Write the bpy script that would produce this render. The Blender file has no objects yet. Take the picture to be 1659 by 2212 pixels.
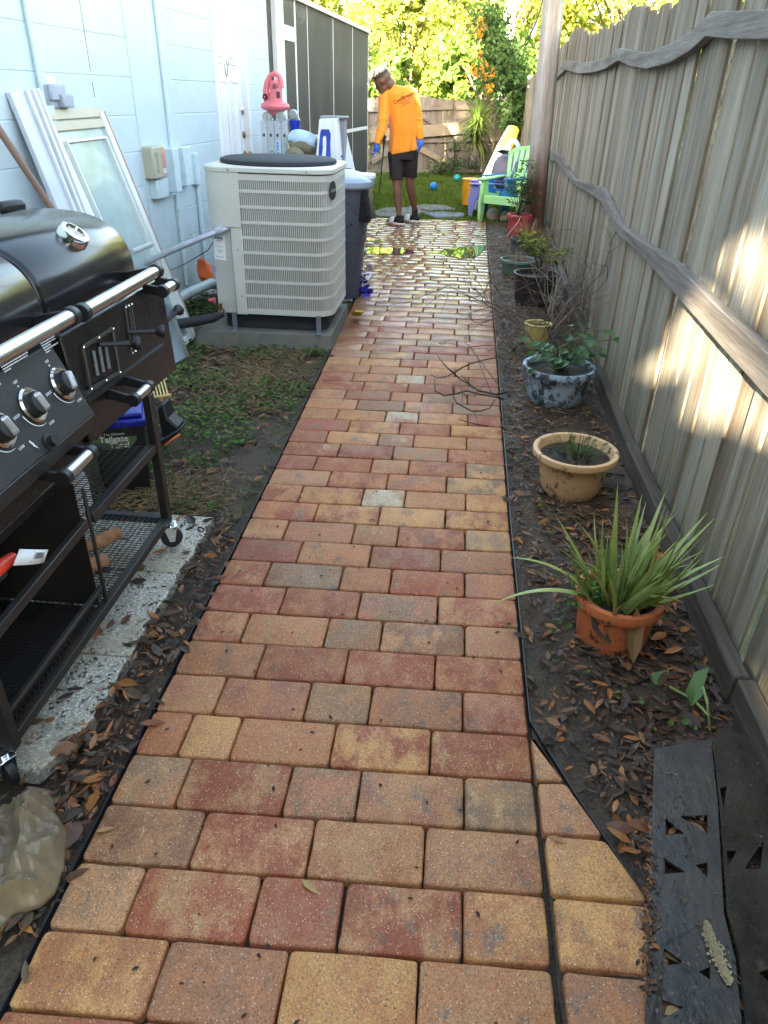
import bpy, bmesh, math, random
from mathutils import Vector, Matrix, noise
random.seed(7)
S=bpy.context.scene; C=S.collection; R=math.radians; PI=math.pi
# ------------------------------------------------------------ camera
FOC=1537.4; CX=829.5; CY=1106.; PITCH=.5276; YAW=.0838; ROLL=.0252; H=1.5
_f=Vector((-math.sin(YAW)*math.cos(PITCH),math.cos(YAW)*math.cos(PITCH),-math.sin(PITCH)))
_r=Vector((math.cos(YAW),math.sin(YAW),0)); _u=_r.cross(_f)
RT=_r*math.cos(ROLL)+_u*math.sin(ROLL); UP=_u*math.cos(ROLL)-_r*math.sin(ROLL)
cam=bpy.data.cameras.new('camera'); co=bpy.data.objects.new('camera',cam); C.objects.link(co); S.camera=co
M=Matrix((RT,UP,-_f)).transposed().to_4x4(); M.translation=(0,0,H); co.matrix_world=M
cam.sensor_fit='VERTICAL'; cam.sensor_height=36; cam.sensor_width=27; cam.lens=FOC/2212*36
cam.clip_start=.02; cam.clip_end=400
S.render.resolution_x=768; S.render.resolution_y=1024
# ------------------------------------------------------------ light
SUN_EL=R(19); SD=Vector((.30,.954,0)).normalized()          # direction in which sunlight travels, on the ground
w=bpy.data.worlds.new('World'); S.world=w; w.use_nodes=True; nt=w.node_tree
sky=nt.nodes.new('ShaderNodeTexSky'); sky.sky_type='NISHITA'; sky.sun_disc=False
sky.sun_elevation=SUN_EL; sky.sun_rotation=math.atan2(-SD.x,-SD.y); sky.altitude=5; sky.air_density=1.0; sky.dust_density=1.2; sky.ozone_density=1.0
bg=nt.nodes['Background']; wm=nt.nodes.new('ShaderNodeMix'); wm.data_type='RGBA'; wm.blend_type='MULTIPLY'; wm.inputs[0].default_value=1; wm.inputs[7].default_value=(1.0,.87,.70,1); nt.links.new(sky.outputs[0],wm.inputs[6]); nt.links.new(wm.outputs[2],bg.inputs[0]); bg.inputs[1].default_value=.15
sl=bpy.data.lights.new('sun','SUN'); sl.energy=5; sl.angle=R(.5); sl.color=(1,.87,.64)
so=bpy.data.objects.new('sun',sl); C.objects.link(so)
SDIR=Vector((SD.x*math.cos(SUN_EL),SD.y*math.cos(SUN_EL),-math.sin(SUN_EL)))
so.rotation_euler=SDIR.to_track_quat('-Z','Y').to_euler(); so.location=(-8,-20,12)
S.view_settings.view_transform='Standard'; S.view_settings.look='None'; S.view_settings.gamma=1; S.view_settings.exposure=3.6
# ------------------------------------------------------------ measured points -> metres
EYE=Vector((0,0,H))
def ray(u,v): return _f+RT*((u-CX)/FOC)-UP*((v-CY)/FOC)
def G(u,v,z=0): d=ray(u,v); return EYE+d*((z-H)/d.z)
def X(u,v,x): d=ray(u,v); return EYE+d*(x/d.x)
def Y(u,v,y): d=ray(u,v); return EYE+d*(y/d.y)
def PL(u,v,p,n): d=ray(u,v); p=Vector(p);n=Vector(n); return EYE+d*((p-EYE).dot(n)/d.dot(n))
def lerp(tab,t):
    if t<=tab[0][0]: return tab[0][1]
    for (a,b),(c,d) in zip(tab,tab[1:]):
        if t<=c: return b+(d-b)*(t-a)/(c-a)
    return tab[-1][1]
# ------------------------------------------------------------ mesh builder
OFF={}
class MB:
    def __init__(s): s.v=[];s.f=[];s.m=[];s.c=[];s.col=None
    def add(s,vs,fs,mi=0,col=None):
        o=len(s.v); s.v+=[tuple(x) for x in vs]
        for f in fs: s.f.append([i+o for i in f]); s.m.append(mi); s.c.append(col or s.col or (1,1,1))
        return s
    def box(s,c,d,rot=None,mi=0,col=None):
        x,y,z=[a/2 for a in d]; c=Vector(c)
        vs=[Vector(p) for p in((-x,-y,-z),(x,-y,-z),(x,y,-z),(-x,y,-z),(-x,-y,z),(x,-y,z),(x,y,z),(-x,y,z))]
        if rot is not None: vs=[rot@p for p in vs]
        return s.add([p+c for p in vs],[(0,3,2,1),(4,5,6,7),(0,1,5,4),(1,2,6,5),(2,3,7,6),(3,0,4,7)],mi,col)
    def hexa(s,p,mi=0,col=None):   # 8 points: bottom 4, top 4
        return s.add(p,[(0,3,2,1),(4,5,6,7),(0,1,5,4),(1,2,6,5),(2,3,7,6),(3,0,4,7)],mi,col)
    def bar(s,a,b,w,h,up=(0,0,1),mi=0,col=None):
        a=Vector(a);b=Vector(b);d=(b-a); q=d.normalized(); sd=q.cross(Vector(up))
        if sd.length<1e-4: sd=q.cross(Vector((1,0,0)))
        sd.normalize(); u=sd.cross(q)
        P=[a-sd*w/2-u*h/2,a+sd*w/2-u*h/2,b+sd*w/2-u*h/2,b-sd*w/2-u*h/2]; P+=[p+u*h for p in P]
        return s.hexa(P,mi,col)
    def loft(s,rings,cap=True,mi=0,col=None,closed=True):
        n=len(rings[0]); vs=[p for r in rings for p in r]; fs=[]
        for i in range(len(rings)-1):
            for j in range(n if closed else n-1):
                k=(j+1)%n; fs.append((i*n+j,i*n+k,(i+1)*n+k,(i+1)*n+j))
        if cap and closed: fs.append(tuple(range(n))[::-1]); fs.append(tuple(range((len(rings)-1)*n,len(rings)*n)))
        return s.add(vs,fs,mi,col)
    def tube(s,pts,r,n=8,cap=True,mi=0,col=None):
        pts=[Vector(p) for p in pts]; rr=r if isinstance(r,(list,tuple)) else [r]*len(pts)
        rings=[];ref=None
        for i,p in enumerate(pts):
            d=(pts[min(i+1,len(pts)-1)]-pts[max(i-1,0)])
            if d.length<1e-7: d=Vector((0,0,1))
            d.normalize()
            if ref is None: ref=d.orthogonal().normalized()
            else:
                ref=ref-d*ref.dot(d)
                if ref.length<1e-5: ref=d.orthogonal()
                ref.normalize()
            b=d.cross(ref); rings.append([p+(ref*math.cos(2*PI*j/n)+b*math.sin(2*PI*j/n))*rr[i] for j in range(n)])
        return s.loft(rings,cap,mi,col)
    def lathe(s,prof,c,n=24,axis=None,mi=0,col=None,sx=1,sy=1,cap=False):
        c=Vector(c); rings=[]
        for r,z in prof:
            ring=[Vector((r*sx*math.cos(2*PI*j/n),r*sy*math.sin(2*PI*j/n),z)) for j in range(n)]
            if axis is not None: ring=[axis@p for p in ring]
            rings.append([p+c for p in ring])
        return s.loft(rings,cap,mi,col)
    def sphere(s,c,r,n=12,mi=0,col=None):
        rx,ry,rz=r if isinstance(r,(tuple,list)) else (r,r,r); c=Vector(c); m=n//2
        rings=[[c+Vector((rx*math.sin(PI*(i+.02)/(m+.04))*math.cos(2*PI*j/n),ry*math.sin(PI*(i+.02)/(m+.04))*math.sin(2*PI*j/n),-rz*math.cos(PI*i/m))) for j in range(n)] for i in range(m+1)]
        return s.loft(rings,True,mi,col)
    def prism(s,poly,dv,mi=0,col=None):
        dv=Vector(dv); a=[Vector(p) for p in poly]; n=len(a)
        fs=[tuple(range(n))[::-1],tuple(range(n,2*n))]+[(i,(i+1)%n,n+(i+1)%n,n+i) for i in range(n)]
        return s.add(a+[p+dv for p in a],fs,mi,col)
    def leaf(s,p,d,nrm,L,W,col=None,mi=0,fold=.25):
        p=Vector(p);d=Vector(d).normalized();sd=d.cross(Vector(nrm))
        if sd.length<1e-5: sd=d.orthogonal()
        sd.normalize(); up=sd.cross(d)
        a=p;b=p+d*L; m=p+d*L*.5-up*W*fold
        m1=p+d*L*.32;m2=p+d*L*.68
        v=[a,m1+sd*W*.5+up*W*.1,m2+sd*W*.42+up*W*.1,b,m2-sd*W*.42+up*W*.1,m1-sd*W*.5+up*W*.1,m]
        return s.add(v,[(0,1,6),(1,2,6),(2,3,6),(3,4,6),(4,5,6),(5,0,6)],mi,col)
    def build(s,name,mats,parent=None,bevel=0,smooth=35,seg=1,at=None,flat=False,subd=0,mods=None):
        if not isinstance(mats,(list,tuple)): mats=[mats]
        me=bpy.data.meshes.new(name)
        if parent is not None: off=OFF[parent.name]
        elif at is not None: off=Vector(at)
        else:
            xs=[v[0] for v in s.v];ys=[v[1] for v in s.v];zs=[v[2] for v in s.v]
            off=Vector(((min(xs)+max(xs))/2,(min(ys)+max(ys))/2,min(zs)))
        me.from_pydata([(v[0]-off.x,v[1]-off.y,v[2]-off.z) for v in s.v],[],s.f)
        for m in mats: me.materials.append(m)
        for i,p in enumerate(me.polygons): p.material_index=s.m[i]; p.use_smooth=not flat
        ca=me.attributes.new('Col','FLOAT_COLOR','CORNER'); arr=[]
        for i,p in enumerate(me.polygons):
            c=s.c[i]; c=(c[0],c[1],c[2],c[3] if len(c)>3 else 1.)
            arr+=list(c)*p.loop_total
        ca.data.foreach_set('color',arr)
        me.validate(); me.update()
        if not flat: me.set_sharp_from_angle(angle=R(smooth))
        o=bpy.data.objects.new(name,me); C.objects.link(o); OFF[o.name]=off
        if parent is not None: o.parent=parent
        else: o.location=off
        if bevel:
            b=o.modifiers.new('bevel','BEVEL'); b.width=bevel; b.segments=seg; b.limit_method='ANGLE'; b.angle_limit=R(40); b.harden_normals=False
        if subd:
            q=o.modifiers.new('sub','SUBSURF'); q.levels=subd; q.render_levels=subd
        return o
def tag(o,label,cat,group=None,kind=None):
    if label: o['label']=label
    if cat: o['category']=cat
    if group: o['group']=group
    if kind: o['kind']=kind
    return o
def thing(name,label,cat,loc,group=None):
    o=bpy.data.objects.new(name,None); C.objects.link(o); o.location=loc; o.empty_display_size=.1
    OFF[o.name]=Vector(loc); return tag(o,label,cat,group)
def struct(o): o['kind']='structure'; return o
def stuff(o,label,cat): return tag(o,label,cat,kind='stuff')
def copy_tree(root,loc,rotz=0,scale=1,label=None):
    r=root.copy(); C.objects.link(r); r.location=loc; r.rotation_euler=(0,0,rotz); r.scale=(scale,)*3; OFF[r.name]=Vector(loc)
    if label: r['label']=label
    for ch in list(root.children):
        c=ch.copy(); C.objects.link(c); c.parent=r
        for g in ch.children: d=g.copy(); C.objects.link(d); d.parent=c
    return r
def lab(o,l): o['label']=l; return o
def text_mesh(s,size,M4,mb,mi=0,col=None,ext=.0006,align='CENTER',bold=0):
    cu=bpy.data.curves.new('t','FONT'); cu.body=s; cu.size=size; cu.align_x=align; cu.extrude=ext; cu.offset=bold; cu.resolution_u=3
    o=bpy.data.objects.new('t',cu); C.objects.link(o); dg=bpy.context.evaluated_depsgraph_get(); dg.update()
    me=o.evaluated_get(dg).to_mesh(); mb.add([M4@v.co for v in me.vertices],[tuple(p.vertices) for p in me.polygons],mi,col)
    o.evaluated_get(dg).to_mesh_clear(); bpy.data.objects.remove(o); bpy.data.curves.remove(cu)
def frame(o,x,y):   # matrix with text x axis and y axis
    x=Vector(x).normalized(); z=x.cross(Vector(y)).normalized(); y=z.cross(x)
    m=Matrix((x,y,z)).transposed().to_4x4(); m.translation=Vector(o); return m
# ------------------------------------------------------------ materials
class NT:
    def __init__(s,name):
        s.m=bpy.data.materials.new(name); s.m.use_nodes=True; s.t=s.m.node_tree; s.b=s.t.nodes['Principled BSDF']; s.out=s.t.nodes['Material Output']
        s.tc=s.t.nodes.new('ShaderNodeTexCoord').outputs['Object']
    def n(s,t,**k):
        x=s.t.nodes.new('ShaderNode'+t)
        for a,b in k.items(): setattr(x,a,b)
        return x
    def L(s,a,b): s.t.links.new(a,b)
    def map(s,sc,src=None,loc=(0,0,0)):
        m=s.n('Mapping'); s.L(src or s.tc,m.inputs[0]); m.inputs['Scale'].default_value=sc if isinstance(sc,(tuple,list)) else (sc,)*3; m.inputs['Location'].default_value=loc; return m.outputs[0]
    def noise(s,sc,det=4,rough=.6,vec=None,loc=(0,0,0)):
        x=s.n('TexNoise'); x.inputs['Scale'].default_value=1; x.inputs['Detail'].default_value=det; x.inputs['Roughness'].default_value=rough
        s.L(s.map(sc,vec,loc),x.inputs['Vector']); return x.outputs['Fac']
    def vor(s,sc,feat='F1',vec=None,out='Distance'):
        x=s.n('TexVoronoi'); x.feature=feat; x.inputs['Scale'].default_value=1; s.L(s.map(sc,vec),x.inputs['Vector']); return x.outputs[out]
    def ramp(s,src,a,b,va=0,vb=1):
        x=s.n('MapRange'); x.clamp=True; s.L(src,x.inputs[0])
        for i,v in zip((1,2,3,4),(a,b,va,vb)): x.inputs[i].default_value=v
        return x.outputs[0]
    def math(s,op,a,b=None):
        x=s.n('Math',operation=op)
        for i,v in enumerate((a,b)):
            if v is None: continue
            if isinstance(v,(int,float)): x.inputs[i].default_value=v
            else: s.L(v,x.inputs[i])
        return x.outputs[0]
    def mix(s,f,a,b,mode='MIX'):
        x=s.n('Mix',data_type='RGBA',blend_type=mode)
        for i,v in ((0,f),(6,a),(7,b)):
            if isinstance(v,(int,float)): x.inputs[i].default_value=v
            elif isinstance(v,(tuple,list)): x.inputs[i].default_value=(v[0],v[1],v[2],1)
            else: s.L(v,x.inputs[i])
        return x.outputs[2]
    def attr(s,name='Col'): x=s.n('Attribute'); x.attribute_name=name; return x.outputs['Color']
    def bump(s,h,st=.3,d=.01):
        x=s.n('Bump'); x.inputs['Strength'].default_value=st; x.inputs['Distance'].default_value=d; s.L(h,x.inputs['Height']); s.L(x.outputs[0],s.b.inputs['Normal']); return x
    def set(s,**k):
        nm={'col':'Base Color','rough':'Roughness','metal':'Metallic','spec':'Specular IOR Level','coat':'Coat Weight','crough':'Coat Roughness','alpha':'Alpha','trans':'Transmission Weight','sheen':'Sheen Weight','sss':'Subsurface Weight'}
        for a,v in k.items():
            i=s.b.inputs[nm[a]]
            if isinstance(v,(tuple,list)): i.default_value=(v[0],v[1],v[2],1)
            elif isinstance(v,(int,float)): i.default_value=v
            else: s.L(v,i)
        return s
def mat(name,col=(.5,.5,.5),rough=.5,metal=0,var=.15,vs=6,bump=.15,bs=60,dirt=None,dirtamt=.5,ds=5,attr=False,coat=0,spec=.5,bd=.003,stretch=None,dt=(.5,.7)):
    t=NT(name); base=t.attr() if attr else col
    n1=t.noise(tuple(vs*k for k in (stretch or (1,1,1))),5)
    dark=t.mix(1,base,(1-var,)*3,'MULTIPLY'); lite=t.mix(1,base,(1+var,)*3,'MULTIPLY')
    c=t.mix(t.ramp(n1,.3,.7),dark,lite)
    if dirt:
        dn=t.math('MULTIPLY',t.ramp(t.noise(tuple(ds*k for k in (stretch or (1,1,1))),8,.7,loc=(3,7,1)),dt[0],dt[1]),dirtamt); c=t.mix(dn,c,dirt)
    n2=t.noise(tuple(bs*k for k in (stretch or (1,1,1))),4)
    t.set(col=c,metal=metal,coat=coat,spec=spec,rough=t.ramp(n1,.2,.8,max(rough-.08,0.02),min(rough+.1,1)))
    if bump: t.bump(n2,bump,bd)
    return t.m
def leafmat(name,a,b,tr=.35,rough=.55,attr=True,spec=.3):
    t=NT(name); n=t.noise(3.,3); c=t.mix(t.ramp(n,.35,.65),a,b)
    if attr: c=t.mix(1,c,t.attr(),'MULTIPLY')
    t.set(col=c,rough=rough,spec=spec)
    if tr:
        d=t.n('BsdfTranslucent'); t.L(t.mix(1,c,(1.2,1.2,.7),'MULTIPLY'),d.inputs[0]); m=t.n('MixShader'); m.inputs[0].default_value=tr
        t.L(t.b.outputs[0],m.inputs[1]); t.L(d.outputs[0],m.inputs[2]); t.L(m.outputs[0],t.out.inputs[0])
    return t.m
# ============================================================ GROUND AND PATH
def soilmat(name,a,b,wet=.35):
    t=NT(name); n=t.noise(7,6,.7); n2=t.noise(90,4,.7); c=t.mix(t.ramp(n,.3,.7),a,b); c=t.mix(t.ramp(n2,.35,.7),t.mix(1,c,(.45,)*3,'MULTIPLY'),t.mix(1,c,(1.5,)*3,'MULTIPLY'))
    t.set(col=c,rough=t.ramp(n,.3,.7,wet,.9),spec=.4); t.bump(n2,.8,.012); return t.m
m_soil=soilmat('dark soil',(.040,.026,.016),(.095,.062,.037)); m_sand=soilmat('joint sand',(.03,.022,.015),(.07,.05,.03),.7)
m_lawn=soilmat('lawn soil',(.03,.045,.012),(.05,.06,.02),.8)
def grid(name,x0f,x1f,y0,y1,dx,dy,zf,m,col=None):
    b=MB(); ny=int((y1-y0)/dy)+1; nx=int(max(x1f(y0)-x0f(y0),x1f(y1)-x0f(y1))/dx)+1; vs=[]
    for j in range(ny+1):
        y=y0+(y1-y0)*j/ny
        for i in range(nx+1):
            x=x0f(y)+(x1f(y)-x0f(y))*i/nx; vs.append((x,y,zf(x,y)))
    b.add(vs,[(j*(nx+1)+i,j*(nx+1)+i+1,(j+1)*(nx+1)+i+1,(j+1)*(nx+1)+i) for j in range(ny) for i in range(nx)])
    return struct(b.build(name,m,smooth=180))
g=MB(); g.box((0,20,-.12),(160,160,.04)); struct(g.build('ground',m_lawn))
XR=[(.0,.293),(1.4,.295),(2.54,.303),(4.46,.335),(8.16,.386),(11.3,.445)]; XL=[(.0,-.745),(1.2,-.748),(2.95,-.758),(4.37,-.778),(6.24,-.812),(7.0,-.84),(11.3,-.9)]
xr=lambda y:lerp(XR,y); xl=lambda y:lerp(XL,y)
FX=[(0,.95),(4,.945),(10.66,1.262),(19.2,1.35)]; fx=lambda y:lerp(FX,y)
TA=math.tan(R(3.6)); wx=lambda y:-2.2+TA*(y-5.6)
nz=lambda x,y,s,a:(noise.noise(Vector((x*s,y*s,3)))*a)
grid('garden_bed',lambda y:xr(y)+.012,lambda y:fx(y)+.05,0.2,11.0,.03,.03,lambda x,y:-.019+nz(x,y,5,.012)+nz(x,y,22,.013)+.03*max(0,(x-xr(y)-.1)),m_soil)
grid('side_yard',lambda y:wx(y)-.02,lambda y:xl(y)-.012,-.6,7.0,.035,.035,lambda x,y:-.024-(.035 if x<-.915 and y<2.46 else 0)+nz(x,y,4,.013)+nz(x,y,25,.008),m_soil)
# --- pavers
PC={'R':(.31,.085,.038),'O':(.42,.165,.065),'B':(.29,.13,.065),'T':(.45,.215,.092),'Y':(.54,.265,.09),'G':(.28,.165,.088),'P':(.41,.165,.085),'W':(.52,.42,.28)}
SEC={'R':'OBPT','O':'TRBY','B':'OGRT','T':'OGYP','Y':'RTOG','G':'TYOB','P':'TOGR','W':'TGPT'}
def paver_mat():
    t=NT('tumbled concrete paver'); c1=t.attr('Col'); c2=t.attr('Col2'); c3=t.attr('Col3')
    n=t.noise((11,7,9),7,.72); c=t.mix(t.ramp(n,.44,.60),c1,c2)
    n3=t.noise((13,9,9),7,.75,loc=(5,2,0)); c=t.mix(t.math('MULTIPLY',t.ramp(n3,.54,.64),.7),c,c3); n4=t.noise((26,30,20),6,.8,loc=(9,1,4)); c=t.mix(t.ramp(n4,.55,.75,0,.45),c,t.mix(1,c,(.5,.45,.42),'MULTIPLY'))
    gr=t.noise(210,3,.8); c=t.mix(t.ramp(gr,.30,.72),t.mix(1,c,(.50,.48,.46),'MULTIPLY'),t.mix(1,c,(1.45,1.45,1.42),'MULTIPLY'))
    v=t.n('TexVoronoi'); v.inputs['Scale'].default_value=1; t.L(t.map(250),v.inputs['Vector'])
    sp=t.n('SeparateColor'); t.L(v.outputs['Color'],sp.inputs[0])
    wh=t.math('MULTIPLY',t.ramp(v.outputs['Distance'],.22,.38,1,0),t.ramp(sp.outputs[0],.86,.9)); c=t.mix(t.math('MULTIPLY',wh,.8),c,(.75,.66,.55))
    bl=t.math('MULTIPLY',t.ramp(v.outputs['Distance'],.3,.5,1,0),t.ramp(sp.outputs[1],.86,.9)); c=t.mix(t.math('MULTIPLY',bl,.7),c,(.04,.035,.03))
    d2=t.noise(5,8,.75,loc=(1,8,2)); c=t.mix(t.ramp(d2,.56,.72,0,.6),c,(.09,.07,.045))
    se=t.n('SeparateXYZ'); t.L(t.n('NewGeometry').outputs['Position'],se.inputs[0]); y=se.outputs[1]
    wet=t.ramp(y,4.3,7.2); nw=t.noise(2.3,4); far=t.ramp(nw,.35,.65,.10,.30); rg=t.mix(wet,t.ramp(nw,.3,.7,.5,.7),far)
    c=t.mix(wet,c,t.mix(1,c,(.70,.66,.66),'MULTIPLY'))
    t.set(col=c,rough=rg,spec=.4,coat=t.math('MULTIPLY',wet,.55),crough=.12); b=t.bump(gr,.55,.0025); t.L(t.ramp(wet,0,1,.55,.25),b.inputs['Strength']); return t.m
m_pav=paver_mat()
YB=2.477; P=.1522
def ybound(k,x): return YB+P*k+.03*(x-.27)
def zc(a,b): return ((900+a/2.074)/1.507,(1000+b/2.074)/1.507)
ROWS={-11:('OBYT',[(345,2095),(612,2120),(902,2150)]),-10:('TRPRO',[(290,1940),(550,1960),(737,1975),(1000,1990)]),-9:('BRTT',[(430,1800),(673,1820),(917,1840)]),
-8:('GRPTG',[(395,1690),(620,1705),(774,1715),(1003,1730)]),-7:('OTOYR',[(400,1585),(508,1595),(718,1610),(930,1620)]),-6:('TPTBP',[(475,1500),(665,1510),(800,1520),(1000,1530)]),
-5:('ORRO',[(563,1425),(749,1432),(940,1445)]),-4:('ROGBT',[(533,1345),(706,1360),(824,1370),(1004,1385)]),-3:('ROPR',[(613,1290),(777,1300),(946,1312)]),
-2:('OGORP',[(580,1232),(738,1243),(844,1252),(1004,1262)]),-1:('RORO',[(650,1185),(801,1195),(952,1207)]),0:('OPORG',[(620,1137),(765,1145),(860,1153),(1005,1165)]),
1:('OYYY',[(686,1095),(821,1105),(962,1118)]),2:('OYWOY',[zc(163,1255),zc(582,1275),zc(867,1290),zc(1278,1320)]),3:('TOOY',[zc(360,1145),zc(748,1180),zc(1148,1210)]),
4:('RRPOG',[zc(258,1060),zc(638,1080),zc(892,1090),zc(1278,1115)]),5:('RRGO',[zc(422,965),zc(787,985),zc(1157,1010)]),6:('RYPOO',[zc(342,870),zc(690,885),zc(928,895),zc(1284,925)]),
7:('RYOY',[zc(490,800),zc(832,815),zc(1175,835)]),8:('TOWOR',[zc(412,715),zc(737,735),zc(958,745),zc(1292,765)]),9:('OBPG',[zc(548,645),zc(865,660),zc(1188,680)]),
10:('PBPGO',[zc(465,585),zc(773,595),zc(982,605),zc(1290,620)]),11:('RRRR',[zc(590,525),zc(888,540),zc(1200,560)]),12:('RPWOR',[zc(515,475),zc(805,485),zc(1003,487),zc(1297,500)]),
13:('OTOT',[zc(632,415),zc(918,425),zc(1205,440)]),14:('TYRYT',[zc(562,370),zc(835,378),zc(1020,382),zc(1297,390)])}
pb=MB(); P2=[]; P3=[]
rp=random.Random(11)
def paver(poly,code,z=0,small=False):
    n=len(poly); poly=[Vector((p[0],p[1])) for p in poly]; out=[]
    for i in range(n):      # rounded corners, worn sides
        a,b,c=poly[i-1],poly[i],poly[(i+1)%n]; r=min(.012+rp.random()*.006,(a-b).length*.3,(c-b).length*.3)
        p0=b+(a-b).normalized()*r; p1=b+(c-b).normalized()*r
        for k in range(4):
            t=k/3; out.append(p0*(1-t)**2+b*2*t*(1-t)+p1*t*t)
        L=(c-b).length
        if L>.09:
            for k in (1,2,3): out.append(b.lerp(c,k/4))
    m=len(out); N=[]
    for i in range(m):
        d=out[(i+1)%m]-out[i-1]; N.append(Vector((d.y,-d.x)).normalized())
    out=[p-N[i]*(.0004+abs(noise.noise(Vector((p.x*38,p.y*38,1)))*.0042)+abs(noise.noise(Vector((p.x*110,p.y*110,4)))*.0015)) for i,p in enumerate(out)]
    cx=sum((p.x for p in out))/m; cy=sum((p.y for p in out))/m; tx,ty=rp.uniform(-.012,.012),rp.uniform(-.012,.012); dz=rp.uniform(-.0022,.0015)+z
    if cy>6: tx*=.35;ty*=.35;dz*=.5
    ring=lambda ins,h:[Vector((p.x-N[i].x*ins,p.y-N[i].y*ins,dz+h+(p.x-cx)*tx+(p.y-cy)*ty)) for i,p in enumerate(out)]
    c=Vector(PC[code]); f=rp.uniform(.86,1.14); c=c*f; s2=Vector(PC[rp.choice(SEC[code])])*rp.uniform(.85,1.1)
    s3=Vector(rp.choice([(.13,.115,.10),(.13,.115,.10),(.5,.31,.13),(.24,.09,.07)])) if rp.random()<.75 else c
    if code=='W': s3=c
    n0=len(pb.f); pb.loft([ring(0,-.05),ring(0,-.0055),ring(.0018,-.0022),ring(.0060,-.0002)],True,0,tuple(c))
    for _ in range(len(pb.f)-n0): P2.append(tuple(s2)); P3.append(tuple(s3))
for k in range(-14,58):
    y0=YB+P*(k-1); ym=y0+P/2; a=xl(ym); b=xr(ym)
    if k in ROWS: cs,J=ROWS[k]; js=[G(*q).x for q in J]
    else:
        w_=b-a; five=(k%2==0); 
        if k<0: js=[a+w_*f for f in ((.25,.42,.66,.9) if five else (.27,.52,.77))]
        elif ym<7.05: js=[a+w_*f+rp.uniform(-.012,.012) for f in ((.17,.42,.59,.84) if five else (.25,.5,.75))]
        else: js=None
        if js: cs=''.join(rp.choice('RRRROOPPTBGYR'if k<40 else 'RRPPOPTB') for _ in range(len(js)+1))
    if js is None:          # wider patio part beyond the concrete pad
        xs=b; js=[]; st=rp.uniform(.1,.22); xs-=st
        left=wx(ym)+.03
        while xs>left+.1: js.append(xs); xs-=rp.choice((.262,.262,.262,.17))
        js=js[::-1]; a=left; cs=''.join(rp.choice('RRPPOPTBR') for _ in range(len(js)+1))
        if ym>10.95: continue
    ed=[a]+list(js)+[b]
    for i,cd in enumerate(cs):
        xa=ed[i]+.0009;xb=ed[i+1]-.0009
        if xb-xa<.03: continue
        paver([(xa,ybound(k-1,xa)+.0018),(xb,ybound(k-1,xb)+.0018),(xb,ybound(k,xb)-.0018),(xa,ybound(k,xa)-.0018)],cd)
    if k<=-7:               # cut pieces that widen the path beyond the kink
        lim=lambda y:min(.297+(1.43-y)*.475,.535) if y<1.43 else .297
        xa=b+.004+.0075*max(0,(1.40-ym))/.15*.45; yb_,yt=ybound(k-1,xa)+.002,ybound(k,xa)-.002
        yt=min(yt,1.425)
        xbb,xbt=lim(yb_),lim(yt)
        if xbb-xa>.02: paver([(xa,yb_),(xbb,yb_+.006)]+([(xbt,yt+.003)] if xbt-xa>.012 else [])+[(xa,yt)],{-7:'T',-8:'T',-9:'Y',-10:'Y',-11:'O',-12:'O',-13:'T',-14:'O'}.get(k,'O'),z=.001)
path=pb.build('path',m_pav,smooth=60,at=(0,0,0)); struct(path)
for nm,data in (('Col2',P2),('Col3',P3)):
    at_=path.data.attributes.new(nm,'FLOAT_COLOR','CORNER'); arr=[]
    for i,p in enumerate(path.data.polygons): arr+=[*data[i],1.]*p.loop_total
    at_.data.foreach_set('color',arr)
sb=MB(); sb.add([(xl(0)-.01,0.2,-.03),(.56,.2,-.03),(.56,1.0,-.03),(xr(1.5)+.01,1.5,-.03),(xr(11)+.01,11,-.03),(wx(11)+.01,11,-.03),(wx(7.1)+.01,7.05,-.03),(xl(7)-.01,7.05,-.03)],[(0,1,2,3,4,5,6,7)]); struct(sb.build('path_bed',m_sand))
# --- water lying on the far pavers
t=NT('puddle water'); t.set(col=(.10,.085,.07),rough=.02,spec=.6,coat=1.,crough=.01); m_water=t.m
def zd(a,b): return ((1100+a/2.9625)/1.507,(700+b/2.9625)/1.507)
def puddle(pts,lbl):
    q=[G(*zd(*p),.0042) for p in pts]; out=[]
    for i in range(len(q)):
        for k in range(6):
            p=q[i].lerp(q[(i+1)%len(q)],k/6); p.x+=noise.noise(p*9)*.05; p.y+=noise.noise(p*9+Vector((7,0,0)))*.06; out.append(p)
    b=MB(); b.add(out,[tuple(range(len(out)))]); struct(b.build('puddle_water',m_water))
puddle([(225,370),(225,316),(400,312),(545,318),(640,322),(700,330),(745,352),(690,372),(540,374),(400,372)],0)
puddle([(905,357),(1100,322),(1290,292),(1430,282),(1420,335),(1370,385),(1290,412),(1180,416),(1080,388),(980,366)],0)
puddle([(225,245),(225,218),(330,222),(440,236),(420,248)],0)
puddle([(1262,708),(1300,694),(1335,702),(1320,722),(1285,724)],0)
# --- plastic edging
m_blk=mat('black plastic',(.018,.018,.02),.35,var=.3,bump=.1)
def strip(name,xf,y0,y1,lbl,extra=None):
    b=MB(); ys=[y0+(y1-y0)*i/60 for i in range(61)]; pts=[(xf(y),y) for y in ys]
    if extra: pts=extra+pts
    rings=[[Vector((x-.0018,y,-.055)),Vector((x+.0018,y,-.055)),Vector((x+.0018,y,-.004+nz(x,y,6,.003))),Vector((x-.0018,y,-.004+nz(x,y,6,.003)))] for x,y in pts]
    b.loft(rings); return tag(b.build(name,m_blk),lbl,'edging','plastic edging along the path')
strip('path_edging',lambda y:xl(y)-.008,.3,7.0,'black plastic edging on the house side of the brick path')
strip('path_edging',lambda y:xr(y)+.008,1.47,11,'black plastic edging between the brick path and the potted plants',[(.56,.88),(.40,1.23)])
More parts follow.
